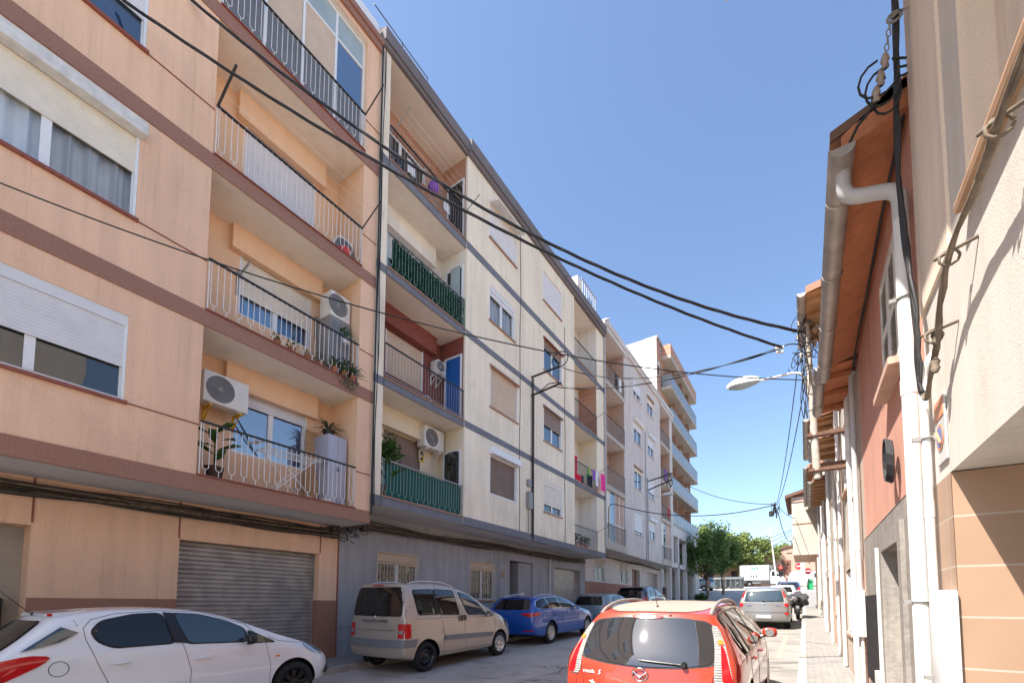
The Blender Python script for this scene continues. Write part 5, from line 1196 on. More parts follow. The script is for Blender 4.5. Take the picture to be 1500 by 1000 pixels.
def car_shell(S, root):
    L, hw = S['L'], S['W']/2
    zb = S.get('zb', .24); fr = [1, .5, 0, -.5, -1]
    ys = [0, .04, .12, .3, .6]; n = max(4, int((L-1.3)/.28)); ys += [.6+(L-1.2)*i/n for i in range(1, n)]+[L-.6, L-.35, L-.16, L-.05, L]
    rt, ft = S['rear'], S['front']
    bm = bmesh.new(); rings = []
    def sec(y):
        w = hw*min(tab(S.get('plan_r', [(0, .86), (.04, .91), (.12, .955), (.3, .985), (.7, 1)]), y), tab(S.get('plan_f', [(0, .62), (.05, .72), (.16, .83), (.35, .92), (.6, .97), (1.1, 1)]), L-y))
        zs = tab(S['belt'], y); zt = max(tab(S['top'], y), zs+.03); h = zt-zs
        wr = w*.975-S.get('tumble', .16)*min(h, .6)/.5
        z0 = zb+tab([(0, .08), (.25, 0)], y)+tab([(0, .0)], y)
        return [(w*.80, z0), (w*.955, z0+.015), (w*.99, z0+.09), (w*1.0, z0+.30*(zs-z0)), (w*1.0, z0+.62*(zs-z0)), (w*.992, zs-.05), (w*.975, zs),
                (w*.975+(wr-w*.975)*.30, zs+.32*h), (w*.975+(wr-w*.975)*.66, zs+.66*h), (wr, zs+.90*h), (wr-.06, zs+.965*h), (wr*.80, zt-.012)]
    def yy(y, z, x):
        a = max(0, 1-y/1.1); b = max(0, 1-(L-y)/1.0)
        return y+tab(rt, z)*a-tab(ft, z)*b
    bow = S.get('bow', .07)
    def P(y, x, z, w, end):
        v = Vector((x, yy(y, z, x), z))
        if end: v.y += (-bow if end == 'r' else bow*1.6)*(1-(x/max(w, .01))**2)
        return bm.verts.new(v)
    for y in ys:
        s = sec(y); e = 'r' if y == 0 else 'f' if y == L else None
        R_ = [P(y, x, z, x, None) for x, z in s]
        top = [P(y, s[-1][0]*f, s[-1][1]+.014*(1-f*f), s[-1][0], e) for f in fr[1:-1]]
        L_ = [P(y, -x, z, x, None) for x, z in s][::-1]
        bot = [P(y, -s[0][0]*f, s[0][1], s[0][0], e) for f in fr[1:-1]]
        rings.append((R_+top+L_+bot, len(s)))
    N = len(rings[0][0])
    for (a, _), (b, _) in zip(rings[:-1], rings[1:]):
        for j in range(N): bm.faces.new((a[j], a[(j+1) % N], b[(j+1) % N], b[j]))
    for idx, e in ((0, 'r'), (-1, 'f')):
        r, K = rings[idx]; y = ys[idx]; s = sec(y)
        rows = []
        for j in range(K):
            x, z = s[j]
            if j == 0: mid = r[2*K+3:][::-1]
            elif j == K-1: mid = r[K:K+3]
            else: mid = [P(y, x*f, z, x, e) for f in fr[1:-1]]
            rows.append([r[j]]+list(mid)+[r[2*K+3-1-j]])
        for j in range(K-1):
            for q in range(4): bm.faces.new((rows[j][q], rows[j][q+1], rows[j+1][q+1], rows[j+1][q]))
    bmesh.ops.recalc_face_normals(bm, faces=bm.faces)
    me = bpy.data.meshes.new('body'); bm.to_mesh(me); bm.free()
    o = bpy.data.objects.new('tmp', me); COL.objects.link(o)
    for m in S['bodymats']: me.materials.append(m)
    sub = o.modifiers.new('s', 'SUBSURF'); sub.levels = S.get('sub', 2)
    cuts = []
    for (wy, wz, wr) in S['arches']:
        for sx in (-1, 1):
            k = MB(); k.lathe([(0, .001), (0, wr), (.40, wr), (.40, .001)], (sx*(hw-.25)-(.0 if sx > 0 else .40), wy, wz), 'x', 40)
            c = k.build('cut', M['black']); cuts.append(c)
            b = o.modifiers.new('b', 'BOOLEAN'); b.operation = 'DIFFERENCE'; b.object = c; b.solver = 'EXACT'; b.material_mode = 'TRANSFER'
    dg = bpy.context.evaluated_depsgraph_get(); dg.update()
    nm = bpy.data.meshes.new_from_object(o.evaluated_get(dg)); nm.name = 'body'
    for c in cuts: me2 = c.data; bpy.data.objects.remove(c); bpy.data.meshes.remove(me2)
    bpy.data.objects.remove(o); bpy.data.meshes.remove(me)
    for p in nm.polygons: p.use_smooth = True
    nm.set_sharp_from_angle(angle=R(38))
    body = bpy.data.objects.new('body', nm); COL.objects.link(body); body.parent = root
    bb = bmesh.new(); bb.from_mesh(nm); bvh = BVHTree.FromBMesh(bb); bb.free()
    return body, bvh
def hit(bvh, view, u, v, off):
    if view in ('R', 'L'):
        s = 1 if view == 'R' else -1; o, d = Vector((s*3, u, v)), Vector((-s, 0, 0))
    elif view == 'B': o, d = Vector((u, -3, v)), Vector((0, 1, 0))
    elif view == 'F': o, d = Vector((u, 12, v)), Vector((0, -1, 0))
    else: o, d = Vector((u, v, 5)), Vector((0, 0, -1))
    h = bvh.ray_cast(o, d)
    if h[0] is None:
        h = bvh.find_nearest(o+d*(2.2 if view in 'RL' else 3))
        return h[0]+h[1]*off
    n = h[1]
    if n.dot(d) > 0: n = -n
    return h[0]+n*off*.9-d*off*.25
def panel(bvh, root, name, outline, view, mat, off=.005, res=.05, mb=None, build=True):
    pts = []
    for a, b in zip(outline, outline[1:]+outline[:1]):
        k = max(1, int(math.hypot(b[0]-a[0], b[1]-a[1])/res))
        pts += [(a[0]+(b[0]-a[0])*i/k, a[1]+(b[1]-a[1])*i/k) for i in range(k)]
    n = len(pts); V = [Vector(p) for p in pts]; E = [(i, (i+1) % n) for i in range(n)]
    u0, u1 = min(p[0] for p in pts), max(p[0] for p in pts); v0, v1 = min(p[1] for p in pts), max(p[1] for p in pts)
    def inside(x, y):
        c = False
        for i in range(n):
            (xa, ya), (xb, yb) = pts[i], pts[(i+1) % n]
            if (ya > y) != (yb > y) and x < (xb-xa)*(y-ya)/(yb-ya)+xa: c = not c
        return c
    i = u0+res*.5
    while i < u1:
        j = v0+res*.5
        while j < v1:
            if inside(i, j) and min(math.hypot(i-p[0], j-p[1]) for p in pts) > res*.45: V.append(Vector((i, j)))
            j += res
        i += res
    r = delaunay_2d_cdt(V, E, [], 1, 1e-5)
    m = mb or MB()
    m.add([hit(bvh, view, v.x, v.y, off) for v in r[0]], [tuple(f) for f in r[2]])
    if build: return m.build(name, mat, root, 180, fixn=False)
def seam(bvh, mb, line, view, r=.0035, off=.0, res=.05):
    P = []
    for a, b in zip(line[:-1], line[1:]):
        k = max(1, int(math.hypot(b[0]-a[0], b[1]-a[1])/res))
        P += [hit(bvh, view, a[0]+(b[0]-a[0])*i/k, a[1]+(b[1]-a[1])*i/k, off) for i in range(k)]
    P.append(hit(bvh, view, *line[-1], off)); mb.tube(P, r, 4)
WH = {}
def wheel(root, x, y, R_, kind, side):
    w = .20; rr = R_*.66; t = MB()
    t.lathe([(-w/2+.02, rr), (-w/2, rr+.02), (-w/2, R_-.035), (-w/2+.02, R_-.01), (-w/2+.045, R_), (w/2-.045, R_), (w/2-.02, R_-.01), (w/2, R_-.035), (w/2, rr+.02), (w/2-.02, rr), (-w/2+.02, rr)], (0, 0, 0), 'x', 36)
    for q in (-.035, 0, .035): t.lathe([(q-.004, R_+.001), (q+.004, R_+.001)], (0, 0, 0), 'x', 36)
    key = (R_, kind)
    wo = t.build('wheel', M['tyre'], root, 40); wo.location = (x, y, R_); wo.rotation_euler.z = 0 if side > 0 else math.pi
    m = MB(); m.lathe([(w/2-.015, rr+.004), (w/2-.004, rr-.004), (w/2-.02, rr-.02), (w/2-.07, rr-.035)], (0, 0, 0), 'x', 36, 0)
    m.lathe([(w/2-.085, .001), (w/2-.085, rr-.02)], (0, 0, 0), 'x', 30, 1)
    if kind == 'steel':
        m.lathe([(w/2-.085, rr*.95), (w/2-.05, rr*.8), (w/2-.03, rr*.55), (w/2-.055, rr*.4), (w/2-.04, .06), (w/2-.035, .001)], (0, 0, 0), 'x', 30, 0)
        for i in range(10): a = i*.6283; m.lathe([(w/2-.034, .001), (w/2-.034, .02)], (0, rr*.66*math.cos(a), rr*.66*math.sin(a)), 'x', 8, 1)
        mats = [M['rimblack'], M['black']]
    else:
        ns = {'five': 5, 'seven': 7, 'ten': 10, 'multi': 8}[kind]
        for i in range(ns):
            a = 6.2832*i/ns
            for da in ((-.12, .12) if kind in ('five', 'ten', 'multi') else (0,)):
                wd = .024 if kind in ('five', 'ten', 'multi') else .05
                c, s = math.cos(a), math.sin(a); c2, s2 = math.cos(a+da), math.sin(a+da); px, pz = -s, c
                q0, q1 = .045, rr-.015; f = w/2-.012
                A = lambda rad, o, dx, cc, ss: (dx, cc*rad-ss*o, ss*rad+cc*o)
                m.add([A(q0, -wd*.8, f-.02, c, s), A(q0, wd*.8, f-.02, c, s), A(q1, wd*.6, f, c2, s2), A(q1, -wd*.6, f, c2, s2), A(q0, -wd, f-.05, c, s), A(q0, wd, f-.05, c, s), A(q1, wd, f-.05, c2, s2), A(q1, -wd, f-.05, c2, s2)],
                      [(0, 1, 2, 3), (0, 4, 5, 1), (1, 5, 6, 2), (2, 6, 7, 3), (3, 7, 4, 0)], 0)
        m.lathe([(w/2-.06, .075), (w/2-.025, .065), (w/2-.02, .03), (w/2-.018, .001)], (0, 0, 0), 'x', 20, 0)
        mats = [M['rimblack'] if kind == 'multi' else M['alloy'], M['black']]
    m.build('rim', mats, wo, 40)
    return wo
def blob(root, name, c, dims, mat, sub=2, taper=0.):
    bm = bmesh.new(); bmesh.ops.create_cube(bm, size=1)
    bmesh.ops.subdivide_edges(bm, edges=bm.edges[:], cuts=3, use_grid_fill=True)
    for v in bm.verts:
        p = v.co*2; q = Vector((p.x*math.sqrt(max(0, 1-p.y*p.y/2-p.z*p.z/2+p.y*p.y*p.z*p.z/3)), p.y*math.sqrt(max(0, 1-p.z*p.z/2-p.x*p.x/2+p.z*p.z*p.x*p.x/3)), p.z*math.sqrt(max(0, 1-p.x*p.x/2-p.y*p.y/2+p.x*p.x*p.y*p.y/3))))
        p = p.lerp(q, .62); k = 1-taper*(p.y*.5+.5)
        v.co = Vector((c[0]+p.x*dims[0]/2*k, c[1]+p.y*dims[1]/2, c[2]+p.z*dims[2]/2*k))
    m = MB(); m.bm(bm); return m.build(name, mat, root, 180)
def textmesh(s, size, mat, parent, loc, rx=90, rz=0, ext=.003, name='lettering', shear=0., align='CENTER', name2=None):
    cu = bpy.data.curves.new('t', 'FONT'); cu.body = s; cu.size = size; cu.extrude = ext; cu.align_x = align; cu.shear = shear; cu.resolution_u = 3
    o = bpy.data.objects.new('t', cu); COL.objects.link(o); dg = bpy.context.evaluated_depsgraph_get(); dg.update()
    me = bpy.data.meshes.new_from_object(o.evaluated_get(dg)); me.name = name; bpy.data.objects.remove(o); bpy.data.curves.remove(cu)
    me.materials.clear(); me.materials.append(mat)
    r = bpy.data.objects.new(name, me); COL.objects.link(r); r.parent = parent; r.location = loc; r.rotation_euler = (R(rx), 0, R(rz)); return r
def place(root, xc, y0, yaw=0., dz=0.):
    sl = math.atan((G(y0+3.2)-G(y0+.6))/2.6); root.location = (xc, y0, G(y0+.6)-.6*math.sin(sl)+dz); root.rotation_euler = (sl, 0, R(yaw))
def car(S):
    root = thing(S['name'], S['label'], S['cat'], (0, 0, 0), S.get('group'), local=True)
    body, bvh = car_shell(S, root); hw = S['W']/2; L = S['L']
    glass = S.get('glass', 'carglass')
    for nm, o, mt in S.get('sidewin', []):
        for v in 'RL':
            c = sum(p[0] for p in o)/len(o), sum(p[1] for p in o)/len(o)
            big = [(c[0]+(p[0]-c[0])*1.05+(.012 if p[0] > c[0] else -.012), c[1]+(p[1]-c[1])*1.08) for p in o]
            t = panel(bvh, root, nm, fillet(big), v, M[S.get('trim', 'black')], .004, .06)
            panel(bvh, t, 'pane', fillet(o), v, M[mt], .009, .06)
    if 'rearglass' in S:
        o = S['rearglass']; c = (0, sum(p[1] for p in o)/len(o))
        t = panel(bvh, root, 'rear_window', fillet([(p[0]*1.04, c[1]+(p[1]-c[1])*1.06) for p in o]), 'B', M['black'], .004, .05)
        panel(bvh, t, 'pane', fillet(o), 'B', M[S.get('rglass', glass)], .009, .05)
    if 'windscreen' in S: panel(bvh, root, 'windscreen', chaikin(S['windscreen'], 1), 'T', M[glass], .005, .08)
    for pi_, (nm, o, v, mt) in enumerate(S.get('panels', [])):
        for vv, sg in ((v, 1),) if v not in ('RL', 'BB', 'FF') else (((v[0], 1), (v[1], 1)) if v == 'RL' else ((v[0], 1), (v[0], -1))):
            panel(bvh, root, nm, [(p[0]*sg, p[1]) for p in o][::1 if sg > 0 else -1], vv, M[mt] if isinstance(mt, str) else mt, .006+.0030*pi_, S.get('res', .022))
    if S.get('seams'):
        m = MB()
        for l, v in S['seams']:
            for vv in v: seam(bvh, m, l, vv)
        bmx = bmesh.new(); bmx.from_mesh(body.data); nb = len(bmx.faces); vs = [bmx.verts.new(v) for v in m.v]
        body.data.materials.append(M['black']); mi_ = len(body.data.materials)-1
        for f in m.f:
            try: k = bmx.faces.new([vs[i] for i in f]); k.material_index = mi_
            except ValueError: pass
        bmx.to_mesh(body.data); bmx.free()
    for (y, z) in S.get('handles', []):
        for v in 'RL':
            p = hit(bvh, v, y, z, .0); s = 1 if v == 'R' else -1
            m = MB(); m.bbox(p.x+s*.004, p.x+s*.035, y-.085, y+.085, z-.014, z+.014, .011); m.build('door_handle', S.get('handlemat', S['bodymats'][0]), root, 30)
    if 'mirror' in S:
        y, z = S['mirror']
        for s in (-1, 1):
            x = hit(bvh, 'R', y, z, 0).x
            mo = blob(root, 'mirror', (s*(x+.12), y, z+.03), (.21, .13, .15), S.get('mirrormat', S['bodymats'][0]), 2, .25)
            m = MB(); m.tube([(s*(x-.01), y+.02, z-.03), (s*(x+.06), y+.01, z-.02)], .022, 6); m.build('mirror_arm', M['black'], mo)
            m = MB(); m.lathe([(-.067, .001), (-.0675, .055)], (s*(x+.12), y, z+.03), 'y', 16); m.build('mirror_glass', M['chrome'], mo)
    for (wy, wz, _) in S['arches']:
        for s in (-1, 1): wheel(root, s*(hw-.125), wy, S['R'], S.get('rim', 'five') if not (S.get('rimrear') and wy < L/2) else S['rimrear'], s)
    if 'wiper' in S:
        a, b = S['wiper']; m = MB(); P = [hit(bvh, 'B', a[0]+(b[0]-a[0])*i/8, a[1]+(b[1]-a[1])*i/8, .02) for i in range(9)]; m.tube(P, [.012]+[.010]*7+[.006], 6); m.lathe([(-.03, .001), (-.03, .025), (.02, .03)], tuple(P[0]), 'y', 10); m.build('rear_wiper', M['black'], root)
    if 'antenna' in S:
        y, l, lean = S['antenna']; p = hit(bvh, 'T', S.get('antx', 0), y, 0); m = MB(); m.tube([p, p+Vector((0, -lean, l))], .004, 5); m.lathe([(0, .018), (.012, .014), (.03, .005)], tuple(p), 'z', 10); m.build('antenna', M['black'], root)
    if 'rails' in S:
        x0, ya, yb, h, mt = S['rails']
        for s in (-1, 1):
            m = MB(); P = []
            for i in range(15):
                u = i/14; y = ya+(yb-ya)*u; p = hit(bvh, 'T', s*x0, y, 0); P.append(p+Vector((0, 0, h*min(1, math.sin(math.pi*u)**.5*1.05)-.01)))
            m.tube(P, S.get('railr', .018), 8); m.build('roof_rail', M[mt], root, 60)
    if 'plate' in S:
        x, z, w_ = S['plate']; p = hit(bvh, 'B', x, z, .008); m = MB(); m.bbox(x-w_/2, x+w_/2, p.y-.015, p.y, z-.055, z+.055, .004); m.build('licence_plate', M['plate'], root)
    return root, bvh, body
A_ = lambda y1, y2, z, r: [(y1, z, r), (y2, z, r)]
LG = 'cars parked along the left kerb'; RG = 'cars parked along the right kerb'
wht = paint('white car paint', (.74, .75, .78), 0, .25, .9)
champ = paint('champagne car paint', (.47, .40, .335), .35, .35, .8, .12)
blue = paint('blue car paint', (.0, .07, .36), .0, .25, 1.)
redp = paint('red car paint', (.43, .028, .009), .1, .28, 1., .10, (.55, .30, .20))
dusty = paint('dusty roof', (.34, .23, .18), .0, .55, .2, .9, (.33, .28, .235))  # roof dust, paled further by sky and sun reflection mixed into the colour
silver = paint('silver car paint', (.25, .25, .255), .5, .35, .8, .1)
greyblue = paint('grey blue car paint', (.17, .235, .27), .4, .35, .8)
blackp = paint('black car paint', (.012, .013, .015), .1, .25, 1.)
darkblue = paint('dark blue car paint', (.02, .03, .055), .2, .25, 1.)

# white hatchback
S = dict(name='hatchback_car', label='white five door hatchback with red tail light parked beside the orange block', cat='car', group=LG, L=4.02, W=1.72, R=.31, rim='multi', bodymats=[wht], tumble=.185,
    top=[(0, 1.42), (.6, 1.455), (1.1, 1.485), (1.7, 1.485), (2.15, 1.43), (2.6, 1.27), (3.0, 1.075), (3.25, .99), (3.55, .93), (3.8, .82), (4.02, .70)],
    belt=[(0, 1.02), (.6, 1.03), (1.0, 1.03), (2.0, .99), (2.9, .93), (3.3, .88), (3.7, .78), (4.02, .62)],
    rear=[(.2, .06), (.45, .0), (.75, .02), (.92, .10), (1.05, .34), (1.2, .52), (1.35, .68), (1.46, .80)], front=[(.2, .10), (.4, 0), (.6, .02), (.75, .12), (.9, .25)],
    arches=A_(.80, 3.29, .31, .365), sidewin=[
     ('rear_side_window', [(1.04, 1.24), (1.13, 1.345), (1.4, 1.40), (1.66, 1.40), (1.755, 1.05), (1.22, 1.055), (1.09, 1.13)], 'carglass'),
     ('front_side_window', [(1.80, 1.395), (2.1, 1.365), (2.35, 1.28), (2.58, 1.165), (2.62, .985), (1.92, 1.03)], 'carglass_blue'),
     ('quarter_window', [(2.64, 1.14), (3.0, .935), (2.68, .955)], 'carglass')],
    rearglass=[(-.67, 1.07), (.67, 1.07), (.62, 1.2), (.53, 1.36), (-.53, 1.36), (-.62, 1.2)], windscreen=[(-.60, 2.9), (.60, 2.9), (.48, 2.15), (-.48, 2.15)],
    panels=[('taillight', chaikin([(.16, .80), (.14, .93), (.33, 1.0), (.55, 1.045), (.72, 1.02), (.66, .95), (.45, .84), (.28, .76)], 1), 'RL', 'taillight'),
     ('taillight', chaikin([(.50, .80), (.84, .80), (.84, .97), (.60, .95)], 1), 'BB', 'taillight'),
     ('headlight', chaikin([(3.42, .885), (3.62, .845), (3.80, .76), (3.84, .66), (3.66, .70), (3.5, .79)], 1), 'RL', 'headlight'),
     ('door_pillar', [(1.69, 1.41), (1.79, 1.40), (1.905, 1.03), (1.77, 1.05)], 'RL', 'black'),
     ('rear_quarter_glass', [(.50, 1.075), (.78, 1.15), (.93, 1.235), (.80, 1.30)], 'RL', 'carglass_blue'),
     ('indicator', [(2.98, .73), (3.04, .725), (3.04, .75), (2.98, .755)], 'RL', 'lensorange'),
     ('fog_lamp', [(3.78, .36), (3.95, .36), (3.93, .5)], 'RL', 'black'), ('sill_trim', [(1.2, .25), (2.9, .25), (2.9, .31), (1.2, .31)], 'RL', 'black')],
    seams=[([(1.62, 1.435), (1.25, 1.42), (1.04, 1.37), (.97, 1.28), (.98, 1.17), (1.07, .90), (1.18, .62)], 'RL'), ([(1.73, 1.44), (1.86, 1.02), (1.94, .70), (1.92, .36)], 'RL'), ([(2.62, 1.21), (2.86, .93), (2.92, .62), (2.9, .36)], 'RL'), ([(1.62, 1.437), (2.1, 1.40), (2.62, 1.21)], 'RL'), ([(.77+.075*math.cos(a*.2618), .888+.075*math.sin(a*.2618)) for a in range(25)], 'RL'), ([(3.05, .95), (3.3, .90), (3.55, .875)], 'RL'), ([(2.9, 1.02), (3.05, .95)], 'RL'), ([(.88, 1.44), (.93, 1.3)], 'RL')],
    handles=[(1.26, .885), (2.07, .835)], mirror=(2.60, .985), mirrormat=M['black'], antenna=(.72, .33, .30), wiper=((0, 1.08), (.3, 1.1)))
r_, bv, bd = car(S); place(r_, -7.2, .58)
p = hit(bv, 'T', 0, .95, 0)
m = MB(); m.prism([(p.y-.24, p.z-.045), (p.y-.22, p.z-.012), (p.y+.10, p.z+.012), (p.y+.12, p.z-.03)], 'x', -.50, .50); m.build('spoiler', wht, r_, 30)
m = MB(); m.box(.46, .503, p.y-.21, p.y-.17, p.z-.04, p.z-.012); m.build('spoiler_light', M['taillight'], r_)
# beige leisure van
S = dict(name='van', label='champagne passenger van with tinted windows and black rear bumper band', cat='van', group=LG, L=4.02, W=1.72, R=.305, rim='seven', rimrear='steel', bodymats=[champ], tumble=.13, bow=.04,
    top=[(0, 1.80), (.5, 1.82), (1.3, 1.80), (1.75, 1.74), (2.15, 1.62), (2.6, 1.36), (2.95, 1.13), (3.3, 1.055), (3.6, .99), (3.85, .86), (4.02, .72)],
    belt=[(0, 1.12), (1.5, 1.10), (2.7, 1.04), (3.1, 1.00), (3.5, .92), (3.8, .80), (4.02, .62)],
    rear=[(.2, .08), (.42, .0), (.6, .0), (.7, .04), (1.1, .05), (1.5, .09), (1.8, .16)], front=[(.2, .1), (.4, 0), (.6, .02), (.8, .13), (1, .25)],
    plan_r=[(0, .92), (.04, .955), (.12, .98), (.3, .995), (.7, 1)], arches=A_(.64, 3.24, .305, .365), glass='carglass_tint', trim='black', sidewin=[
     ('side_window', [(.36, 1.65), (.91, 1.66), (1.0, 1.155), (.42, 1.17)], 'carglass_tint'), ('side_window', [(.96, 1.66), (1.56, 1.63), (1.66, 1.12), (1.04, 1.15)], 'carglass_tint'),
     ('front_side_window', [(1.76, 1.60), (2.12, 1.52), (2.42, 1.33), (2.66, 1.08), (1.97, 1.10)], 'carglass_blue')],
    rearglass=[(-.70, 1.16), (.70, 1.16), (.69, 1.5), (.62, 1.71), (-.62, 1.71), (-.69, 1.5)], windscreen=[(-.62, 2.85), (.62, 2.85), (.55, 1.95), (-.55, 1.95)],
    panels=[('taillight', [(.65, .72), (.79, .72), (.79, 1.0), (.65, 1.0)], 'BB', 'taillight'), ('taillight', [(.055, .72), (.19, .72), (.19, 1.0), (.065, 1.0)], 'RL', 'taillight'), ('reverse_lamp', [(.67, .80), (.77, .80), (.77, .87), (.67, .87)], 'BB', 'lensclear'),
     ('bumper_band', [(-.86, .54), (.86, .54), (.86, .69), (-.86, .69)], 'B', 'darkmetal'), ('bumper_band', [(.07, .54), (.28, .54), (.38, .69), (.07, .69)], 'RL', 'darkmetal'), ('side_moulding', [(1.14, .59), (2.86, .53), (2.90, .63), (1.14, .70)], 'RL', 'darkmetal'),
     ('brake_light', [(-.16, 1.745), (.16, 1.745), (.16, 1.77), (-.16, 1.77)], 'B', 'taillight'), ('tailgate_handle', [(-.38, 1.03), (.38, 1.03), (.38, 1.075), (-.38, 1.075)], 'B', 'chrome'), ('headlight', chaikin([(3.5, .92), (3.72, .86), (3.84, .72), (3.7, .66), (3.56, .74)], 1), 'RL', 'headlight'),
     ('badge_strip', [(-.6, .865), (.6, .865), (.6, .878), (-.6, .878)], 'B', 'chrome'), ('door_handle_recess', [(1.64, .97), (1.73, .97), (1.73, 1.09), (1.64, 1.09)], 'RL', 'black'), ('door_handle_recess', [(1.75, .97), (1.84, .97), (1.84, 1.09), (1.75, 1.09)], 'RL', 'black')],
    seams=[([(1.64, 1.70), (1.72, 1.3), (1.79, 1.09), (1.88, .44)], 'RL'), ([(.95, 1.70), (1.02, 1.15), (1.16, .75), (1.13, .36)], 'RL'), ([(.3, 1.08), (1.5, 1.06), (2.9, 1.0)], 'RL'), ([(2.72, 1.22), (2.95, 1.02), (3.03, .72), (2.95, .38)], 'RL'), ([(1.7, 1.70), (2.1, 1.60), (2.5, 1.38), (2.72, 1.2)], 'RL'), ([(1.06, .85), (1.12, .85), (1.12, .73), (1.06, .73), (1.06, .85)], 'RL'), ([(.3, .36), (3.0, .33)], 'RL'), ([(-.76, 1.7), (-.78, 1.2), (-.70, .72)], 'B'), ([(.76, 1.7), (.78, 1.2), (.70, .72)], 'B')],
    mirror=(2.66, 1.06), mirrormat=M['darkmetal'], rails=(.56, .35, 1.75, .06, 'alloy'), wiper=((-.1, 1.18), (.35, 1.20)))
r_, bv, bd = car(S); place(r_, -7.31, 6.12)
p = hit(bv, 'B', 0, 1.12, .004)
m = MB()
for dz in (0, .026): m.tube([(-.03, p.y, 1.115+dz), (0, p.y-.004, 1.14+dz), (.03, p.y, 1.115+dz)], .006, 5)
m.build('badge', M['chrome'], r_)
# blue estate
S = dict(name='estate_car', label='bright blue estate car with chrome window line parked behind the champagne van', cat='car', group=LG, L=4.69, W=1.80, R=.335, rim='ten', bodymats=[blue], tumble=.19,
    top=[(0, 1.42), (.4, 1.45), (1.2, 1.48), (1.9, 1.465), (2.4, 1.36), (3.0, 1.08), (3.4, .985), (4.0, .90), (4.4, .80), (4.69, .66)],
    belt=[(0, 1.03), (1, 1.06), (2.8, .985), (3.3, .93), (4.0, .83), (4.69, .60)],
    rear=[(.2, .12), (.4, .02), (.6, .0), (.9, .0), (1.03, .06), (1.2, .22), (1.4, .44)], front=[(.2, .1), (.4, 0), (.6, .02), (.8, .15)],
    arches=A_(1.0, 3.72, .335, .385), trim='chrome', sidewin=[('quarter_window', [(.24, 1.14), (.36, 1.30), (.62, 1.385), (.80, 1.40), (.92, 1.09), (.34, 1.09)], 'carglass'), ('rear_side_window', [(.85, 1.405), (1.55, 1.415), (1.66, 1.075), (.97, 1.09)], 'carglass'), ('front_side_window', [(1.6, 1.415), (1.95, 1.375), (2.4, 1.20), (2.7, 1.03), (1.72, 1.07)], 'carglass_blue')],
    rearglass=[(-.64, 1.06), (.64, 1.06), (.58, 1.2), (.52, 1.34), (-.52, 1.34), (-.58, 1.2)], windscreen=[(-.60, 3.0), (.60, 3.0), (.5, 2.1), (-.5, 2.1)],
    panels=[('taillight', chaikin([(.40, .955), (.80, .985), (.80, .845), (.66, .855), (.42, .925)], 1), 'BB', 'taillight'), ('taillight', chaikin([(.055, .86), (.34, .92), (.36, .97), (.065, .98)], 1), 'RL', 'taillight'), ('reflector', [(.5, .43), (.8, .44), (.8, .475), (.5, .465)], 'BB', 'taillight'), ('lower_bumper', [(-.8, .24), (.8, .24), (.84, .33), (-.84, .33)], 'B', 'black'), ('headlight', chaikin([(4.1, .80), (4.4, .76), (4.5, .64), (4.2, .69)], 1), 'RL', 'headlight'), ('roof_trim', [(-.5, 1.365), (.5, 1.365), (.5, 1.385), (-.5, 1.385)], 'B', 'black')],
    seams=[([(.84, 1.42), (.93, 1.08), (1.2, .9), (1.38, .6), (1.40, .36)], 'RL'), ([(1.58, 1.43), (1.69, 1.06), (1.72, .38)], 'RL'), ([(2.7, 1.12), (2.86, .98), (2.92, .6), (2.86, .38)], 'RL'), ([(.2, .88), (1.5, .87), (3.0, .82)], 'RL'), ([(-.66, .98), (-.6, .60), (.6, .60), (.66, .98)], 'B')],
    handles=[(1.24, .93), (2.1, .9)], mirror=(2.58, 1.02), rails=(.53, .5, 2.0, .035, 'alloy'), antenna=(.55, .05, .05))
r_, bv, bd = car(S); place(r_, -7.38, 11.15)
p = hit(bv, 'B', 0, .985, .0); textmesh('S K O D A', .07, M['chrome'], r_, (0, p.y-.006, .955), 90, 0, .003, 'lettering')
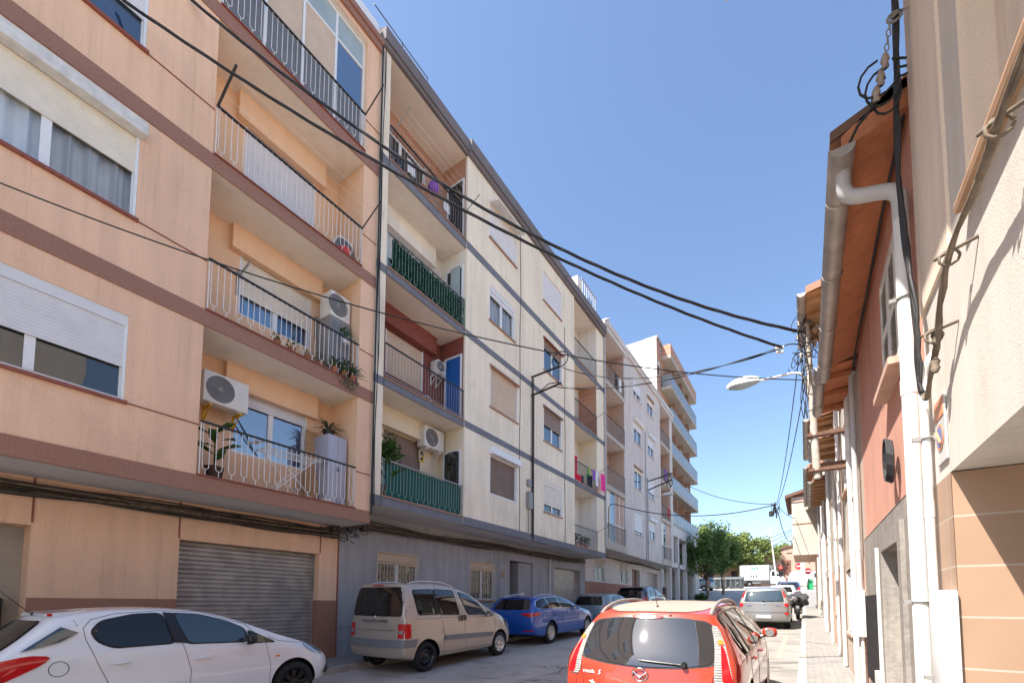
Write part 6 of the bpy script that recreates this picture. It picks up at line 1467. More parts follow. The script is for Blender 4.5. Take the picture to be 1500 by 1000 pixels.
# grey blue hatchback and dark off-roader, mostly hidden
def hatch(name, label, cat, paintm, W=1.70, H=1.45, L=4.0, group=LG, roof=None, rear=None, glass='carglass', sub=1, rim='five', suv=0, light='taillight', tl=None):
    k = H/1.45
    S = dict(name=name, label=label, cat=cat, group=group, L=L, W=W, R=.31*(1+.12*suv), rim=rim, bodymats=[paintm], tumble=.17, sub=sub, zb=.22+.06*suv,
      top=[(0, 1.40*k), (.5, 1.44*k), (1.2, 1.46*k), (1.8, 1.43*k), (2.3, 1.32*k), (2.9, 1.07*k), (3.2, .98*k), (3.6, .92*k), (L, .70*k)], belt=[(0, .98*k), (2.0, .98*k), (3.0, .91*k), (3.6, .82*k), (L, .62*k)],
      rear=rear or [(.2, .06), (.45, 0), (.8*k, 0), (1.0*k, .06), (1.2*k, .2), (1.42*k, .38)], front=[(.2, .1), (.4, 0), (.6, .03), (.9, .25)], arches=A_(.75, L-.78, .31*(1+.12*suv), .36*(1+.12*suv)),
      sidewin=[('rear_side_window', [(.75, 1.04*k), (.85, 1.30*k), (1.55, 1.37*k), (1.62, 1.03*k)], glass), ('front_side_window', [(1.68, 1.37*k), (2.1, 1.29*k), (2.65, 1.02*k), (1.76, 1.02*k)], 'carglass_blue')],
      rearglass=[(-.60, 1.02*k), (.60, 1.02*k), (.54, 1.18*k), (.48, 1.34*k), (-.48, 1.34*k), (-.54, 1.18*k)], windscreen=[(-.58, 2.85), (.58, 2.85), (.5, 2.0), (-.5, 2.0)],
      panels=[('taillight', tl or [(.58, .78*k), (.84, .76*k), (.82, 1.02*k), (.66, 1.02*k)], 'BB', light), ('headlight', [(L-.5, .78*k), (L-.25, .7*k), (L-.22, .6*k), (L-.45, .66*k)], 'RL', 'headlight'), ('bumper_strip', [(-.8, .42), (.8, .42), (.8, .47), (-.8, .47)], 'B', 'black')],
      seams=[([(1.65, 1.4*k), (1.7, 1.0*k), (1.74, .4)], 'RL')], handles=[(1.2, .86*k)], mirror=(2.6, .98*k), plate=(0, .62*k, .5), wiper=((-.05, 1.03*k), (.3, 1.05*k)))
    return car(S)
r_, bv, bd = hatch('hatchback_car', 'grey blue hatchback parked in front of the beige garage door', 'car', greyblue); place(r_, -7.3, 16.7)
r_, bv, bd = hatch('off_road_car', 'dark tall car with black roof parked before the salmon dado', 'car', darkblue, 1.8, 1.66, 4.3, suv=1); place(r_, -7.28, 21.8)
m = MB(); p = hit(bv, 'B', 0, 1.60, 0); m.bbox(-.58, .58, p.y-.12, p.y+.12, 1.595, 1.63, .012); m.build('spoiler', M['black'], r_)
# red people carrier in front
S = dict(name='people_carrier_car', label='red people carrier with dusty roof parked in the right foreground', cat='car', group=RG, L=4.5, W=1.76, R=.32, rim='five', bodymats=[redp], tumble=.235, bow=.10,
    top=[(0, 1.385), (.3, 1.415), (.8, 1.455), (1.5, 1.475), (2.2, 1.45), (2.8, 1.33), (3.4, 1.10), (3.7, .97), (4.1, .86), (4.5, .70)],
    belt=[(0, .93), (1, .93), (2.4, .90), (3.3, .86), (4.0, .76), (4.5, .60)],
    rear=[(.2, .10), (.45, .02), (.62, .0), (.78, .015), (.9, .06), (1.05, .15), (1.2, .25), (1.36, .36)], front=[(.2, .1), (.4, 0), (.6, .03), (.9, .25)],
    plan_r=[(0, .93), (.04, .955), (.12, .975), (.3, .99), (.7, 1)], arches=A_(.85, 3.58, .32, .37), sidewin=[
     ('quarter_window', [(.42, 1.30), (.52, 1.345), (.78, 1.36), (.95, .955), (.66, .955), (.5, 1.12)], 'carglass'), ('rear_side_window', [(.88, 1.365), (1.65, 1.375), (1.72, .945), (1.05, .955)], 'carglass'), ('front_side_window', [(1.74, 1.375), (2.2, 1.34), (2.7, 1.17), (3.0, .93), (1.82, .945)], 'carglass')],
    rearglass=[(-.655, .925), (-.35, .885), (0, .872), (.35, .885), (.655, .925), (.635, 1.10), (.575, 1.285), (.3, 1.325), (0, 1.335), (-.3, 1.325), (-.575, 1.285), (-.635, 1.10)], rglass='carglass_rear', windscreen=[(-.6, 3.3), (.6, 3.3), (.5, 2.5), (-.5, 2.5)],
    panels=[('taillight', chaikin([(.595, 1.275), (.66, 1.25), (.75, 1.05), (.82, .74), (.655, .74), (.655, .95), (.64, 1.12)], 1), 'BB', 'lensclear'), ('brake_lens', chaikin([(.69, 1.12), (.745, 1.02), (.815, .75), (.725, .75), (.71, .95)], 1), 'BB', 'taillight'), ('taillight_side', chaikin([(.08, .74), (.20, .76), (.34, 1.0), (.47, 1.24), (.43, 1.26), (.25, 1.0), (.10, .86)], 1), 'RL', 'taillight'), ('indicator', [(.665, 1.135), (.70, 1.135), (.72, 1.095), (.67, 1.095)], 'BB', 'lensorange'),
     ('brake_light', chaikin([(-.17, 1.352), (.17, 1.352), (.14, 1.318), (-.14, 1.318)], 1), 'B', 'taillight'), ('washer_nozzle', [(.20, 1.362), (.225, 1.362), (.225, 1.375), (.20, 1.375)], 'B', 'black')],
    seams=[([(.78, 1.42), (.88, 1.37), (1.02, .95), (.98, .80), (1.1, .45)], 'RL'), ([(1.70, 1.41), (1.77, .93), (1.80, .36)], 'RL'), ([(2.9, 1.10), (3.1, .92), (3.1, .36)], 'RL'), ([(.05, .92), (.6, .925), (3.0, .89)], 'RL'), ([(-.66, .86), (-.60, .60), (.60, .60), (.66, .86)], 'B'), ([(-.30, .735), (-.12, .705), (.12, .705), (.30, .735)], 'B'), ([(.60, 1.29), (.70, .72), (.70, .5)], 'B'), ([(-.60, 1.29), (-.70, .72), (-.70, .5)], 'B')],
    handles=[(2.1, .84), (1.3, .85)], mirror=(2.86, .97), rails=(.575, .42, 2.3, .07, 'dustrail'), railr=.02, antenna=(.62, .20, .10), antx=.0, wiper=((.40, .905), (-.02, .925)))
M['dusty'] = dusty; M['dustrail'] = plain('dusty grey rail', (.33, .30, .27), .5, .3, .5, .12)
r_, bv, bd = car(S); place(r_, -1.37, 4.46)
panel(bv, r_, 'roof_skin', chaikin([(-.55, .34), (.55, .34), (.52, 1.5), (.47, 2.3), (-.47, 2.3), (-.52, 1.5)], 2), 'T', dusty, .004, .06)
p = hit(bv, 'B', 0, .80, 0); yb_ = p.y
b = MB(); b.tube([(.072*math.cos(a*.2618), yb_-.012, .80+.062*math.sin(a*.2618)) for a in range(25)], .009, 6)
b.tube([(-.066, yb_-.014, .825), (-.03, yb_-.022, .80), (0, yb_-.022, .775), (.03, yb_-.022, .80), (.066, yb_-.014, .825)], [.004, .011, .012, .011, .004], 6); bo = b.build('badge', M['chrome'], r_, 60)
p = hit(bv, 'B', -.52, .775, 0); textmesh('mazda', .055, M['letter'], r_, (-.55, p.y-.004, .765), 90, -9, .003, 'lettering'); textmesh('5', .066, M['letter'], r_, (-.43, p.y-.020, .760), 90, -9, .003, 'lettering', .3)
p = hit(bv, 'B', -.50, .68, 0); m = MB()
m.prism([(-.54, .690), (-.515, .685), (-.50, .705), (-.49, .685), (-.475, .67), (-.48, .64), (-.495, .655), (-.505, .645), (-.51, .672)], 'y', p.y-.018, p.y-.008); m.build('sticker', M['letter'], r_)
# silver people carrier
S = dict(name='people_carrier_car', label='silver people carrier with tall red tail lights parked up the right kerb', cat='car', group=RG, L=4.25, W=1.76, R=.31, rim='five', bodymats=[silver], tumble=.18,
    top=[(0, 1.55), (.5, 1.60), (1.4, 1.61), (2.0, 1.55), (2.6, 1.33), (3.2, 1.06), (3.7, .96), (4.25, .72)], belt=[(0, 1.05), (2.0, 1.02), (3.1, .95), (3.7, .84), (4.25, .62)],
    rear=[(.2, .08), (.45, .0), (.6, .0), (.7, .03), (1.05, .07), (1.3, .18), (1.58, .36)], front=[(.2, .1), (.4, 0), (.6, .03), (.9, .25)], arches=A_(.75, 3.4, .31, .36), sidewin=[
     ('quarter_window', [(.42, 1.10), (.50, 1.44), (.85, 1.50), (.98, 1.09)], 'carglass'), ('rear_side_window', [(.92, 1.50), (1.6, 1.51), (1.68, 1.08), (1.05, 1.09)], 'carglass'), ('front_side_window', [(1.68, 1.51), (2.1, 1.44), (2.8, 1.08), (1.76, 1.08)], 'carglass')],
    rearglass=[(-.66, 1.07), (.66, 1.07), (.62, 1.25), (.56, 1.47), (-.56, 1.47), (-.62, 1.25)], rglass='carglass_blue', windscreen=[(-.6, 3.0), (.6, 3.0), (.5, 2.2), (-.5, 2.2)],
    panels=[('taillight', [(.69, .88), (.83, .86), (.80, 1.05), (.74, 1.25), (.66, 1.46), (.61, 1.46), (.68, 1.2)], 'BB', 'lensclear'), ('brake_lens', [(.70, .88), (.83, .87), (.815, 1.0), (.69, 1.0)], 'BB', 'taillight'), ('brake_lens', [(.68, 1.22), (.745, 1.22), (.66, 1.45), (.62, 1.45)], 'BB', 'taillight'), ('reflector', [(.70, .58), (.82, .58), (.82, .66), (.70, .66)], 'BB', 'taillight'), ('bumper_gap', [(-.8, .66), (.8, .66), (.8, .672), (-.8, .672)], 'B', 'black'), ('badge', [(-.05, .98), (.05, .98), (.05, 1.02), (-.05, 1.02)], 'B', 'chrome'), ('badge', [(.40, .93), (.55, .93), (.55, .96), (.40, .96)], 'B', 'sign_blue'), ('badge', [(-.55, .93), (-.42, .93), (-.42, .96), (-.55, .96)], 'B', 'sign_blue')],
    seams=[([(1.65, 1.54), (1.72, 1.04), (1.75, .4)], 'RL'), ([(.9, 1.53), (1.0, 1.04), (1.1, .5)], 'RL')], handles=[(1.3, .93), (2.1, .93)], mirror=(2.7, 1.04), plate=(0, .50, .5), wiper=((0, 1.08), (.36, 1.10)))
r_, bv, bd = car(S); place(r_, -1.36, 19.75)
# sedan, dark car and vans further up
r_, bv, bd = hatch('saloon_car', 'pale saloon car partly hidden ahead of the silver people carrier', 'car', wht, 1.68, 1.43, 4.2, RG, light='taillight'); place(r_, -1.25, 33.0)
r_, bv, bd = hatch('hatchback_car', 'dark blue car just beyond the pale saloon car', 'car', darkblue, 1.72, 1.5, 4.1, RG); place(r_, -1.1, 40.5)
r_, bv, bd = hatch('hatchback_car', 'silver blue car parked behind the street trees near the crossing', 'car', greyblue, 1.75, 1.55, 4.3, 'cars parked by the crossing'); r_.location = (-9.0, 57.0, G(57)); r_.rotation_euler = (0, 0, R(72))
r_, bv, bd = hatch('hatchback_car', 'light blue car half hidden behind the silver blue one by the trees', 'car', blue, 1.75, 1.5, 4.2, 'cars parked by the crossing'); r_.location = (-9.6, 61.5, G(61)); r_.rotation_euler = (0, 0, R(75))
def boxvan(label, x, y, yaw, Lb, W, Hb, cabL, group=None, deck=.85, fridge=True, logo=True, paintm=None):
    """delivery truck: +x is the direction of travel"""
    t = thing('delivery_truck', label, 'truck', (x, y, G(y)), group, local=True); t.rotation_euler.z = R(yaw)
    pm = paintm or wht
    m = MB(); m.bbox(0, Lb, -W/2, W/2, deck, Hb, .03); box = m.build('cargo_box', M['white'], t, 30)
    m = MB()
    for (a, b) in ((0, .03), (Lb-.03, Lb)): m.box(a, b, -W/2-.012, W/2+.012, deck, Hb+.01)
    m.box(0, Lb, -W/2-.013, -W/2-.002, deck-.02, deck+.06); m.box(0, Lb, -W/2-.013, -W/2-.002, Hb-.05, Hb+.011); m.build('edge_trim', M['alloy'], box)
    if logo:
        for i in range(3):
            for (z0, mt, w_) in ((Hb-.62, 'logogreen', .30), (deck+.35, 'logodark', .26)):
                m = MB(); a = Lb*.36+i*.30-(.12 if mt == 'logodark' else 0); m.prism([(a, z0), (a+w_*.62, z0), (a+w_, z0+.34), (a+w_*.38, z0+.34)], 'y', -W/2-.010, -W/2-.004); m.build('logo_stripe', M[mt], box)
        textmesh('Petit Forestier', .36, M['logodark'], box, (Lb*.48, -W/2-.006, (deck+Hb)/2-.12), 90, 0, .004)
        m = MB()
        for a in (Lb*.66, Lb*.95): m.box(a, a+.02, -W/2-.008, -W/2-.002, deck+.1, Hb-.12)
        m.box(Lb*.66, Lb*.97, -W/2-.008, -W/2-.002, Hb-.14, Hb-.12); m.box(Lb*.70, Lb*.78, -W/2-.03, -W/2-.002, deck+.28, deck+.36); m.build('side_door', M['irongrey'], box)
    c0 = Lb+.12
    P = [(c0, .55), (c0, 2.15), (c0+.55, 2.2), (c0+1.15, 1.5), (c0+cabL, 1.25), (c0+cabL+.05, .5), (c0+1.3, .42), (c0+.2, .42)]
    m = MB(); m.prism(chaikin(P, 1), 'y', -W/2+.12, W/2-.12); cab = m.build('cab', pm, t, 30)
    m = MB(); m.prism([(c0+.15, 1.42), (c0+.2, 2.0), (c0+.55, 2.05), (c0+1.0, 1.48), (c0+.95, 1.38)], 'y', -W/2+.105, -W/2+.13); m.build('cab_window', M['carglass'], cab)
    m = MB(); m.add([(c0+.62, -W/2+.2, 2.12), (c0+.62, W/2-.2, 2.12), (c0+1.16, W/2-.16, 1.53), (c0+1.16, -W/2+.16, 1.53)], [(0, 1, 2, 3)]); m.build('windscreen', M['carglass'], cab)
    m = MB(); m.bbox(c0+.95, c0+1.05, -W/2-.1, -W/2+.05, 1.5, 1.8, .02); m.build('mirror', M['black'], cab)
    if fridge: m = MB(); m.bbox(Lb+.005, Lb+.45, -W/2+.3, W/2-.3, Hb-.62, Hb-.05, .03); m.build('cooling_unit', M['darkmetal'], t)
    m = MB(); m.box(.2, c0+cabL-.3, -W/2+.45, W/2-.45, .5, deck); m.box(.9, 2.3, -W/2+.12, -W/2+.2, .45, .75); m.build('chassis', M['irongrey'], t)
    for wx in (1.0, c0+1.15):
        for s in (-1, 1):
            w_ = MB(); w_.lathe([(-.12, .001), (-.12, .22), (-.11, .36), (-.09, .39), (.09, .39), (.11, .36), (.12, .22), (.12, .001)], (0, 0, 0), 'y', 24); wo = w_.build('wheel', M['tyre'], t, 40); wo.location = (wx, s*(W/2-.22), .39)
            w_ = MB(); w_.lathe([(s*.122, .001), (s*.122, .12), (s*.10, .2), (s*.123, .215)], (0, 0, 0), 'y', 20); w_.build('rim', M['alloy'], wo)
    return t
boxvan('white refrigerated delivery truck with green logo crossing the far street', -7.25, 67.0, 12, 3.3, 2.0, 2.85, 1.6)
def bigvan(label, x, y, yaw, mat):
    t = thing('delivery_van', label, 'van', (x, y, G(y)), None, local=True); t.rotation_euler.z = R(yaw)
    P = [(0, .35), (0, 1.6), (.15, 2.15), (.5, 2.25), (3.0, 2.2), (3.5, 2.0), (4.2, 1.35), (5.0, 1.1), (5.15, .7), (5.1, .35)]
    m = MB(); m.prism(chaikin(P, 1), 'y', -.95, .95); b = m.build('body', mat, t, 35)
    m = MB(); m.prism([(3.0, 1.3), (3.0, 1.95), (3.5, 1.9), (4.1, 1.32)], 'y', -.962, .962); m.build('side_window', M['carglass'], b)
    m = MB(); m.add([(3.58, -.8, 1.97), (3.58, .8, 1.97), (4.2, .85, 1.39), (4.2, -.85, 1.39)], [(0, 1, 2, 3)]); m.build('windscreen', M['carglass'], b)
    m = MB(); m.box(.3, 4.9, -.963, .963, .55, .65); m.build('side_strip', M['darkmetal'], b)
    for wx in (.95, 4.15):
        for s in (-1, 1): w_ = MB(); w_.lathe([(-.1, .001), (-.1, .3), (-.08, .34), (.08, .34), (.1, .3), (.1, .001)], (0, 0, 0), 'y', 22); wo = w_.build('wheel', M['tyre'], t, 40); wo.location = (wx, s*.88, .34)
    return t
bigvan('white van standing on the far street right of the truck', -1.6, 64.0, 8, wht).scale = (.82, .85, .82)

# ------------------------------------------------------------------ THINGS ON THE BALCONIES
# orange block, first floor
ac_unit(XB+.12, 3.78, 5.16, 'big ivory air conditioner on yellow brackets high on the left of the lowest orange balcony', .76, .56, .26)
t = thing('cabinet', 'tall pale lilac metal cabinet at the right end of the lowest orange balcony', 'cabinet', (-8.7, 6.0, 3.69))
m = MB(); m.bbox(-8.98, -8.46, 5.68, 6.16, 3.71, 5.24, .012); m.build('body', M['lilac'], t, 30)
for a, b in ((5.70, 5.915), (5.925, 6.14)): m = MB(); m.bbox(-8.462, -8.445, a, b, 3.76, 5.20, .004); d = m.build('door', M['lilac'], t); 
m = MB(); m.box(-8.447, -8.43, 5.90, 5.94, 4.45, 4.55); m.build('handle', M['black'], t)
potplant(-8.72, 5.86, 5.245, .13, .14, 'spiky plant in a pot on top of the lilac cabinet', 'spike', 'leaf_grey', 'black', None, .26, 46, .03)
m = MB(); m.add([(-8.86, 5.42, 3.70), (-8.70, 5.66, 3.70), (-8.98, 5.78, 5.35), (-9.10, 5.56, 5.42), (-8.88, 5.43, 3.70), (-8.72, 5.67, 3.70), (-9.0, 5.79, 5.35), (-9.12, 5.57, 5.42)], [(0, 1, 2, 3), (7, 6, 5, 4), (0, 4, 5, 1), (1, 5, 6, 2), (2, 6, 7, 3), (3, 7, 4, 0)])
solo('wooden_board', m, M['wood'], 'brown wooden board leaning on the back wall beside the lilac cabinet', 'board')
t = thing('drying_rack', 'white folding drying rack standing on the lowest orange balcony', 'drying rack', (-8.55, 4.9, 3.69))
m = MB(); z = 4.52
for x in (-8.75, -8.35): m.tube([(x, 4.35, z), (x, 5.45, z+.02)], .010, 5)
for i in range(9): m.tube([(-8.75+.05*i, 4.35, z), (-8.75+.05*i, 5.45, z+.02)], .004, 4)
m.tube([(-8.75, 4.35, z), (-8.35, 4.35, z)], .01, 5); m.tube([(-8.75, 5.45, z+.02), (-8.35, 5.45, z+.02)], .01, 5); m.build('rack', M['ironwhite'], t)
for x in (-8.73, -8.37):
    for a, b in ((4.45, 5.3), (5.35, 4.5)): m = MB(); m.tube([(x, a, z), (x, b, 3.71)], .010, 5); m.build('leg', M['ironwhite'], t)
for yy in (4.25, 5.55): m = MB(); m.add([(-8.72, yy-.12, z+.05), (-8.38, yy-.12, z+.05), (-8.38, yy+.1, z+.12), (-8.72, yy+.1, z+.12)], [(0, 1, 2, 3)]); m.build('wing', M['ironwhite'], t)
potplant(-8.55, 3.55, 3.70, .15, .24, 'broad leaved plant in a brown pot at the left end of the lowest orange balcony', 'tall', 'leaf', 'soil', None, .34, 9, .07)
m = MB(); m.lathe([(0, .001), (0, .09), (.07, .12), (.072, .11), (.01, .08), (.01, .001)], (-8.35, 5.62, 3.70), 'z', 18); solo('bowl', m, M['white'], 'white bowl on the floor of the lowest orange balcony', 'bowl')
# second floor
t = thing('cabinet', 'grey plastic cabinet at the right end of the second orange balcony', 'cabinet', (-8.7, 6.0, 6.47))
m = MB(); m.bbox(-8.98, -8.46, 5.66, 6.17, 6.48, 7.86, .012); m.build('body', M['irongrey'], t, 30); m = MB(); m.bbox(-8.462, -8.445, 5.68, 6.15, 6.52, 7.80, .004); m.build('door', M['darkmetal'], t)
ac_unit(-8.92, 5.9, 7.90, 'ivory air conditioner standing on the grey cabinet under the ceiling', .50, .56, .40, bracket=False)
for i, (y, z, k, fr, n, lf) in enumerate(((4.42, 6.47, 'bush', .10, 60, 'leaf'), (4.72, 6.47, 'bush', .12, 70, 'leaf'), (5.05, 6.47, 'bush', .08, 40, 'leaf_grey'), (5.32, 6.47, 'bush', .13, 80, 'leaf'), (5.62, 6.47, 'spike', .22, 40, 'leaf_grey'), (5.86, 6.47, 'spike', .24, 50, 'leaf_grey'), (6.08, 6.47, 'spike', .25, 50, 'leaf_grey'))):
    potplant(-8.32 if i < 4 else -8.24, y, z, .075, .12, ['small round green plant left in the row on the second orange balcony', 'low green plant in the row below the blue curtain', 'small grey green plant in a clay pot mid row', 'bushy green plant in a clay pot right of the window', 'spiky succulent in a clay pot left of the trailing plants', 'large spiky succulent leaning through the white bars', 'outermost spiky succulent beside the right pillar'][i], k, lf, 'terracotta', 'potted plants on the second orange balcony', fr, n, .028 if k == 'bush' else .028)
potplant(-8.30, 5.93, 7.30, .08, .10, 'green plant in a white pot hung on the railing of the second orange balcony', 'bush', 'leaf', 'white', None, .15, 90, .035)
m = MB(); leafblob(m, (-8.12, 5.9, 6.42), .20, 150, .03, 0, (.5, 1.3, .8), .15); solo('trailing_plant', m, M['leaf_grey'], 'grey green trailing plant spilling over the edge of the second orange balcony', 'plant')
for yy in (4.05, 5.72):
    m = MB(); P = []
    for i in range(7): P.append((XB+.03+i*.07, yy, 7.92+.09*(i % 2)+.02*i)); 
    Q = [(XB+.03+i*.07, yy, 7.92+.09*((i+1) % 2)+.02*i) for i in range(7)]
    m.tube(P, .009, 4); m.tube(Q, .009, 4); m.box(XB, XB+.03, yy-.02, yy+.02, 7.6, 8.1); solo('clothes_dryer', m, M['irongrey'], 'folding scissor clothes dryer on the wall '+('left' if yy < 5 else 'right')+' of the blue curtained window', 'clothes dryer')
m = MB()
for q in range(5): m.tube([(XB+.1+q*.07, 4.05, 8.0), (XB+.1+q*.07, 5.72, 8.0)], .003, 4)
solo('clothesline', m, M['ironwhite'], 'thin clothes lines strung in front of the cream shutter on the second orange balcony', 'clothes line')
# third floor
ac_unit(-8.86, 6.0, 9.24, 'grey air conditioner on the floor of the third orange balcony', .36, .60, .34, bracket=False)
m = MB(); m.lathe([(0, .001), (0, .10), (.22, .13), (.225, .12), (.02, .09), (.02, .001)], (-8.36, 5.86, 9.23), 'z', 18); solo('bucket', m, M['red'], 'red bucket behind the white bars of the third orange balcony', 'bucket')
# cream block, left balconies
potplant(-8.45, 7.25, 4.13, .17, .3, 'leafy tall plant above the green screened railing', 'tall', 'leaf', 'terracotta', None, .42, 14, .08)
m = MB(); leafblob(m, (-8.4, 7.3, 5.45), .34, 420, .055, 0, (.7, 1, 1.1), .2); m.tube([(-8.43, 7.25, 4.5), (-8.4, 7.3, 5.4)], .015, 6); solo('shrub', m, M['leaf'], 'bright green shrub in the left corner of the lowest cream balcony', 'shrub')
ac_unit(XB+.02, 9.30, 6.02, 'ivory air conditioner on the cream wall below the burgundy balcony', .80, .60, .30)
m = MB(); m.box(XB+.003, XB+.012, 9.02, 9.24, 5.66, 5.98); o = solo('alarm_sign', m, M['yellowcloth'], 'small yellow and black alarm plate on the cream balcony wall', 'sign')
m = MB(); m.box(.0055, .0085, -.10, .10, .19, .30); m.box(.0055, .0085, -.06, .06, .06, .13); m.build('dark_print', M['black'], o)
ac_unit(XB+.02, 9.55, 8.38, 'small beige unit on the burgundy balcony wall', .34, .36, .30)
m = MB()
for i in range(12):
    a = math.pi*i/11; m.tube([(-8.34, 8.5+.17*math.cos(a), 6.95+.20*math.sin(a)), (-8.30, 8.5+.17*math.cos(a+.28), 6.95+.20*math.sin(a+.28))], .012, 5)
m.lathe([(0, .15), (.02, .16), (.04, .15), (.05, .001)], (-8.4, 8.5, 6.95), 'z', 18); solo('garden_chair', m, M['white'], 'white plastic chair top behind the bars of the burgundy balcony', 'chair')
g_ = 'belongings on the top cream balcony'
m = MB(); m.lathe([(0, .001), (.0, .10), (.14, .16), (.26, .12), (.3, .03)], (-8.33, 8.60, 13.0), 'z', 14); solo('bag', m, M['purple'], 'purple bag hung behind the top cream balcony railing', 'bag', g_, 180)
m = MB(); hang(m, -8.27, 7.55, 7.85, 13.10, 12.75); solo('cloth', m, M['whitecloth'], 'white cloth left on the top cream balcony railing', 'cloth', g_, 180)
m = MB(); hang(m, -8.27, 8.95, 9.2, 13.05, 12.78); solo('cloth', m, M['whitecloth'], 'white cloth right on the top cream balcony railing', 'cloth', g_, 180)
m = MB(); m.bbox(-8.5, -8.25, 8.05, 8.35, 12.5, 12.85, .02); solo('basket', m, M['terracotta'], 'brown basket on the floor of the top cream balcony', 'basket', g_)
m = MB(); hang(m, -8.28, 6.95, 7.5, 12.95, 12.47); solo('cloth', m, M['darkcloth'], 'dark blue sheet behind the top cream balcony railing', 'cloth', g_, 180)
potplant(-8.35, 7.95, 12.45, .09, .14, 'small plant behind the top cream balcony railing', 'bush', 'leaf_grey', 'white', None, .14, 60, .035)
# laundry on the right cream balcony
m = MB()
for q in range(3): m.tube([(-8.05+.06*q, 17.2, 7.80), (-8.05+.06*q, 20.6, 7.80)], .004, 4)
solo('clothesline', m, M['ironwhite'], 'laundry lines outside the right hand cream balcony', 'clothes line')
LGP = 'laundry on the right hand cream balcony'
for i, (ya, yb, zt_, zb_, mt, lb, x) in enumerate(((17.35, 17.72, 8.05, 7.2, 'redcloth', 'red garment hanging highest at the left of the laundry line', -8.2), (17.3, 17.95, 7.25, 6.98, 'redcloth', 'red cloth draped low behind the laundry railing', -8.15), (17.95, 18.2, 7.3, 6.96, 'darkcloth', 'dark trousers low behind the laundry railing', -8.14), (18.45, 18.62, 7.76, 7.35, 'greencloth', 'green garment in the middle of the laundry line', -8.05), (18.62, 18.72, 7.76, 7.45, 'yellowcloth', 'narrow yellow cloth on the laundry line', -8.05), (18.55, 19.2, 7.5, 6.97, 'darkcloth', 'black clothes hanging below the green garment', -8.14), (18.9, 19.15, 7.78, 7.3, 'purple', 'purple garment on the laundry line', -8.0), (19.25, 19.55, 7.78, 7.1, 'whitecloth', 'white cloth next to the pink towel', -8.0), (19.75, 20.35, 7.80, 6.98, 'pinkcloth', 'bright pink towel at the right end of the laundry line', -7.95))):
    m = MB(); hang(m, x, ya, yb, zt_, zb_, 0, 'y', .02); solo('laundry', m, M[mt], lb, 'laundry', LGP, 180)
for i, (y, lb) in enumerate(((17.7, 'bushy green plant left on the lowest right cream balcony'), (18.3, 'darker plant mid on the lowest right cream balcony'), (18.8, 'grey green plant right on the lowest right cream balcony'))):
    potplant(-8.3, y, 4.12, .12, .16, lb, 'bush', ['leaf', 'leaf', 'leaf_grey'][i], 'terracotta', 'plants on the lowest right cream balcony', .24, 110, .06)
ac_unit(XB+.02, 18.0, 11.25, 'white unit below the top right cream balcony', .7, .5, .3)
# lilac grey block and brick block
for (y, zt_, zb_, mt, lb) in ((33.0, 8.6, 7.9, 'redcloth', 'red cloth on a right hand balcony of the lilac grey block'), (33.4, 11.2, 10.6, 'whitecloth', 'white cloth on a right hand balcony of the lilac grey block'), (32.3, 11.3, 10.5, 'purple', 'purple cloth on a right hand balcony of the lilac grey block'), (22.3, 13.9, 13.1, 'darkcloth', 'dark cloth on the top left balcony of the lilac grey block'), (22.9, 13.9, 13.15, 'whitecloth', 'white cloth on the top left balcony of the lilac grey block')):
    m = MB(); hang(m, XF+.06, y, y+.4, zt_, zb_); solo('laundry', m, M[mt], lb, 'laundry', 'laundry on the lilac grey block', 180)
for i, (y, k, lb) in enumerate(((38.9, 4, 'white air conditioner left on the highest pale blue balcony'), (41.9, 4, 'white air conditioner middle of the highest pale blue balcony'), (44.0, 4, 'white air conditioner right on the highest pale blue balcony'), (39.2, 3, 'white air conditioner left on the second highest pale blue balcony'), (43.0, 3, 'white air conditioner right on the second highest pale blue balcony'), (41.0, 2, 'white air conditioner on the middle pale blue balcony'), (43.4, 1, 'white air conditioner on the second lowest pale blue balcony'))):
    ac_unit(HX+.1, y, hl[k]+1.2, lb, .85, .65, .32, 'air conditioners on the pale blue balconies')

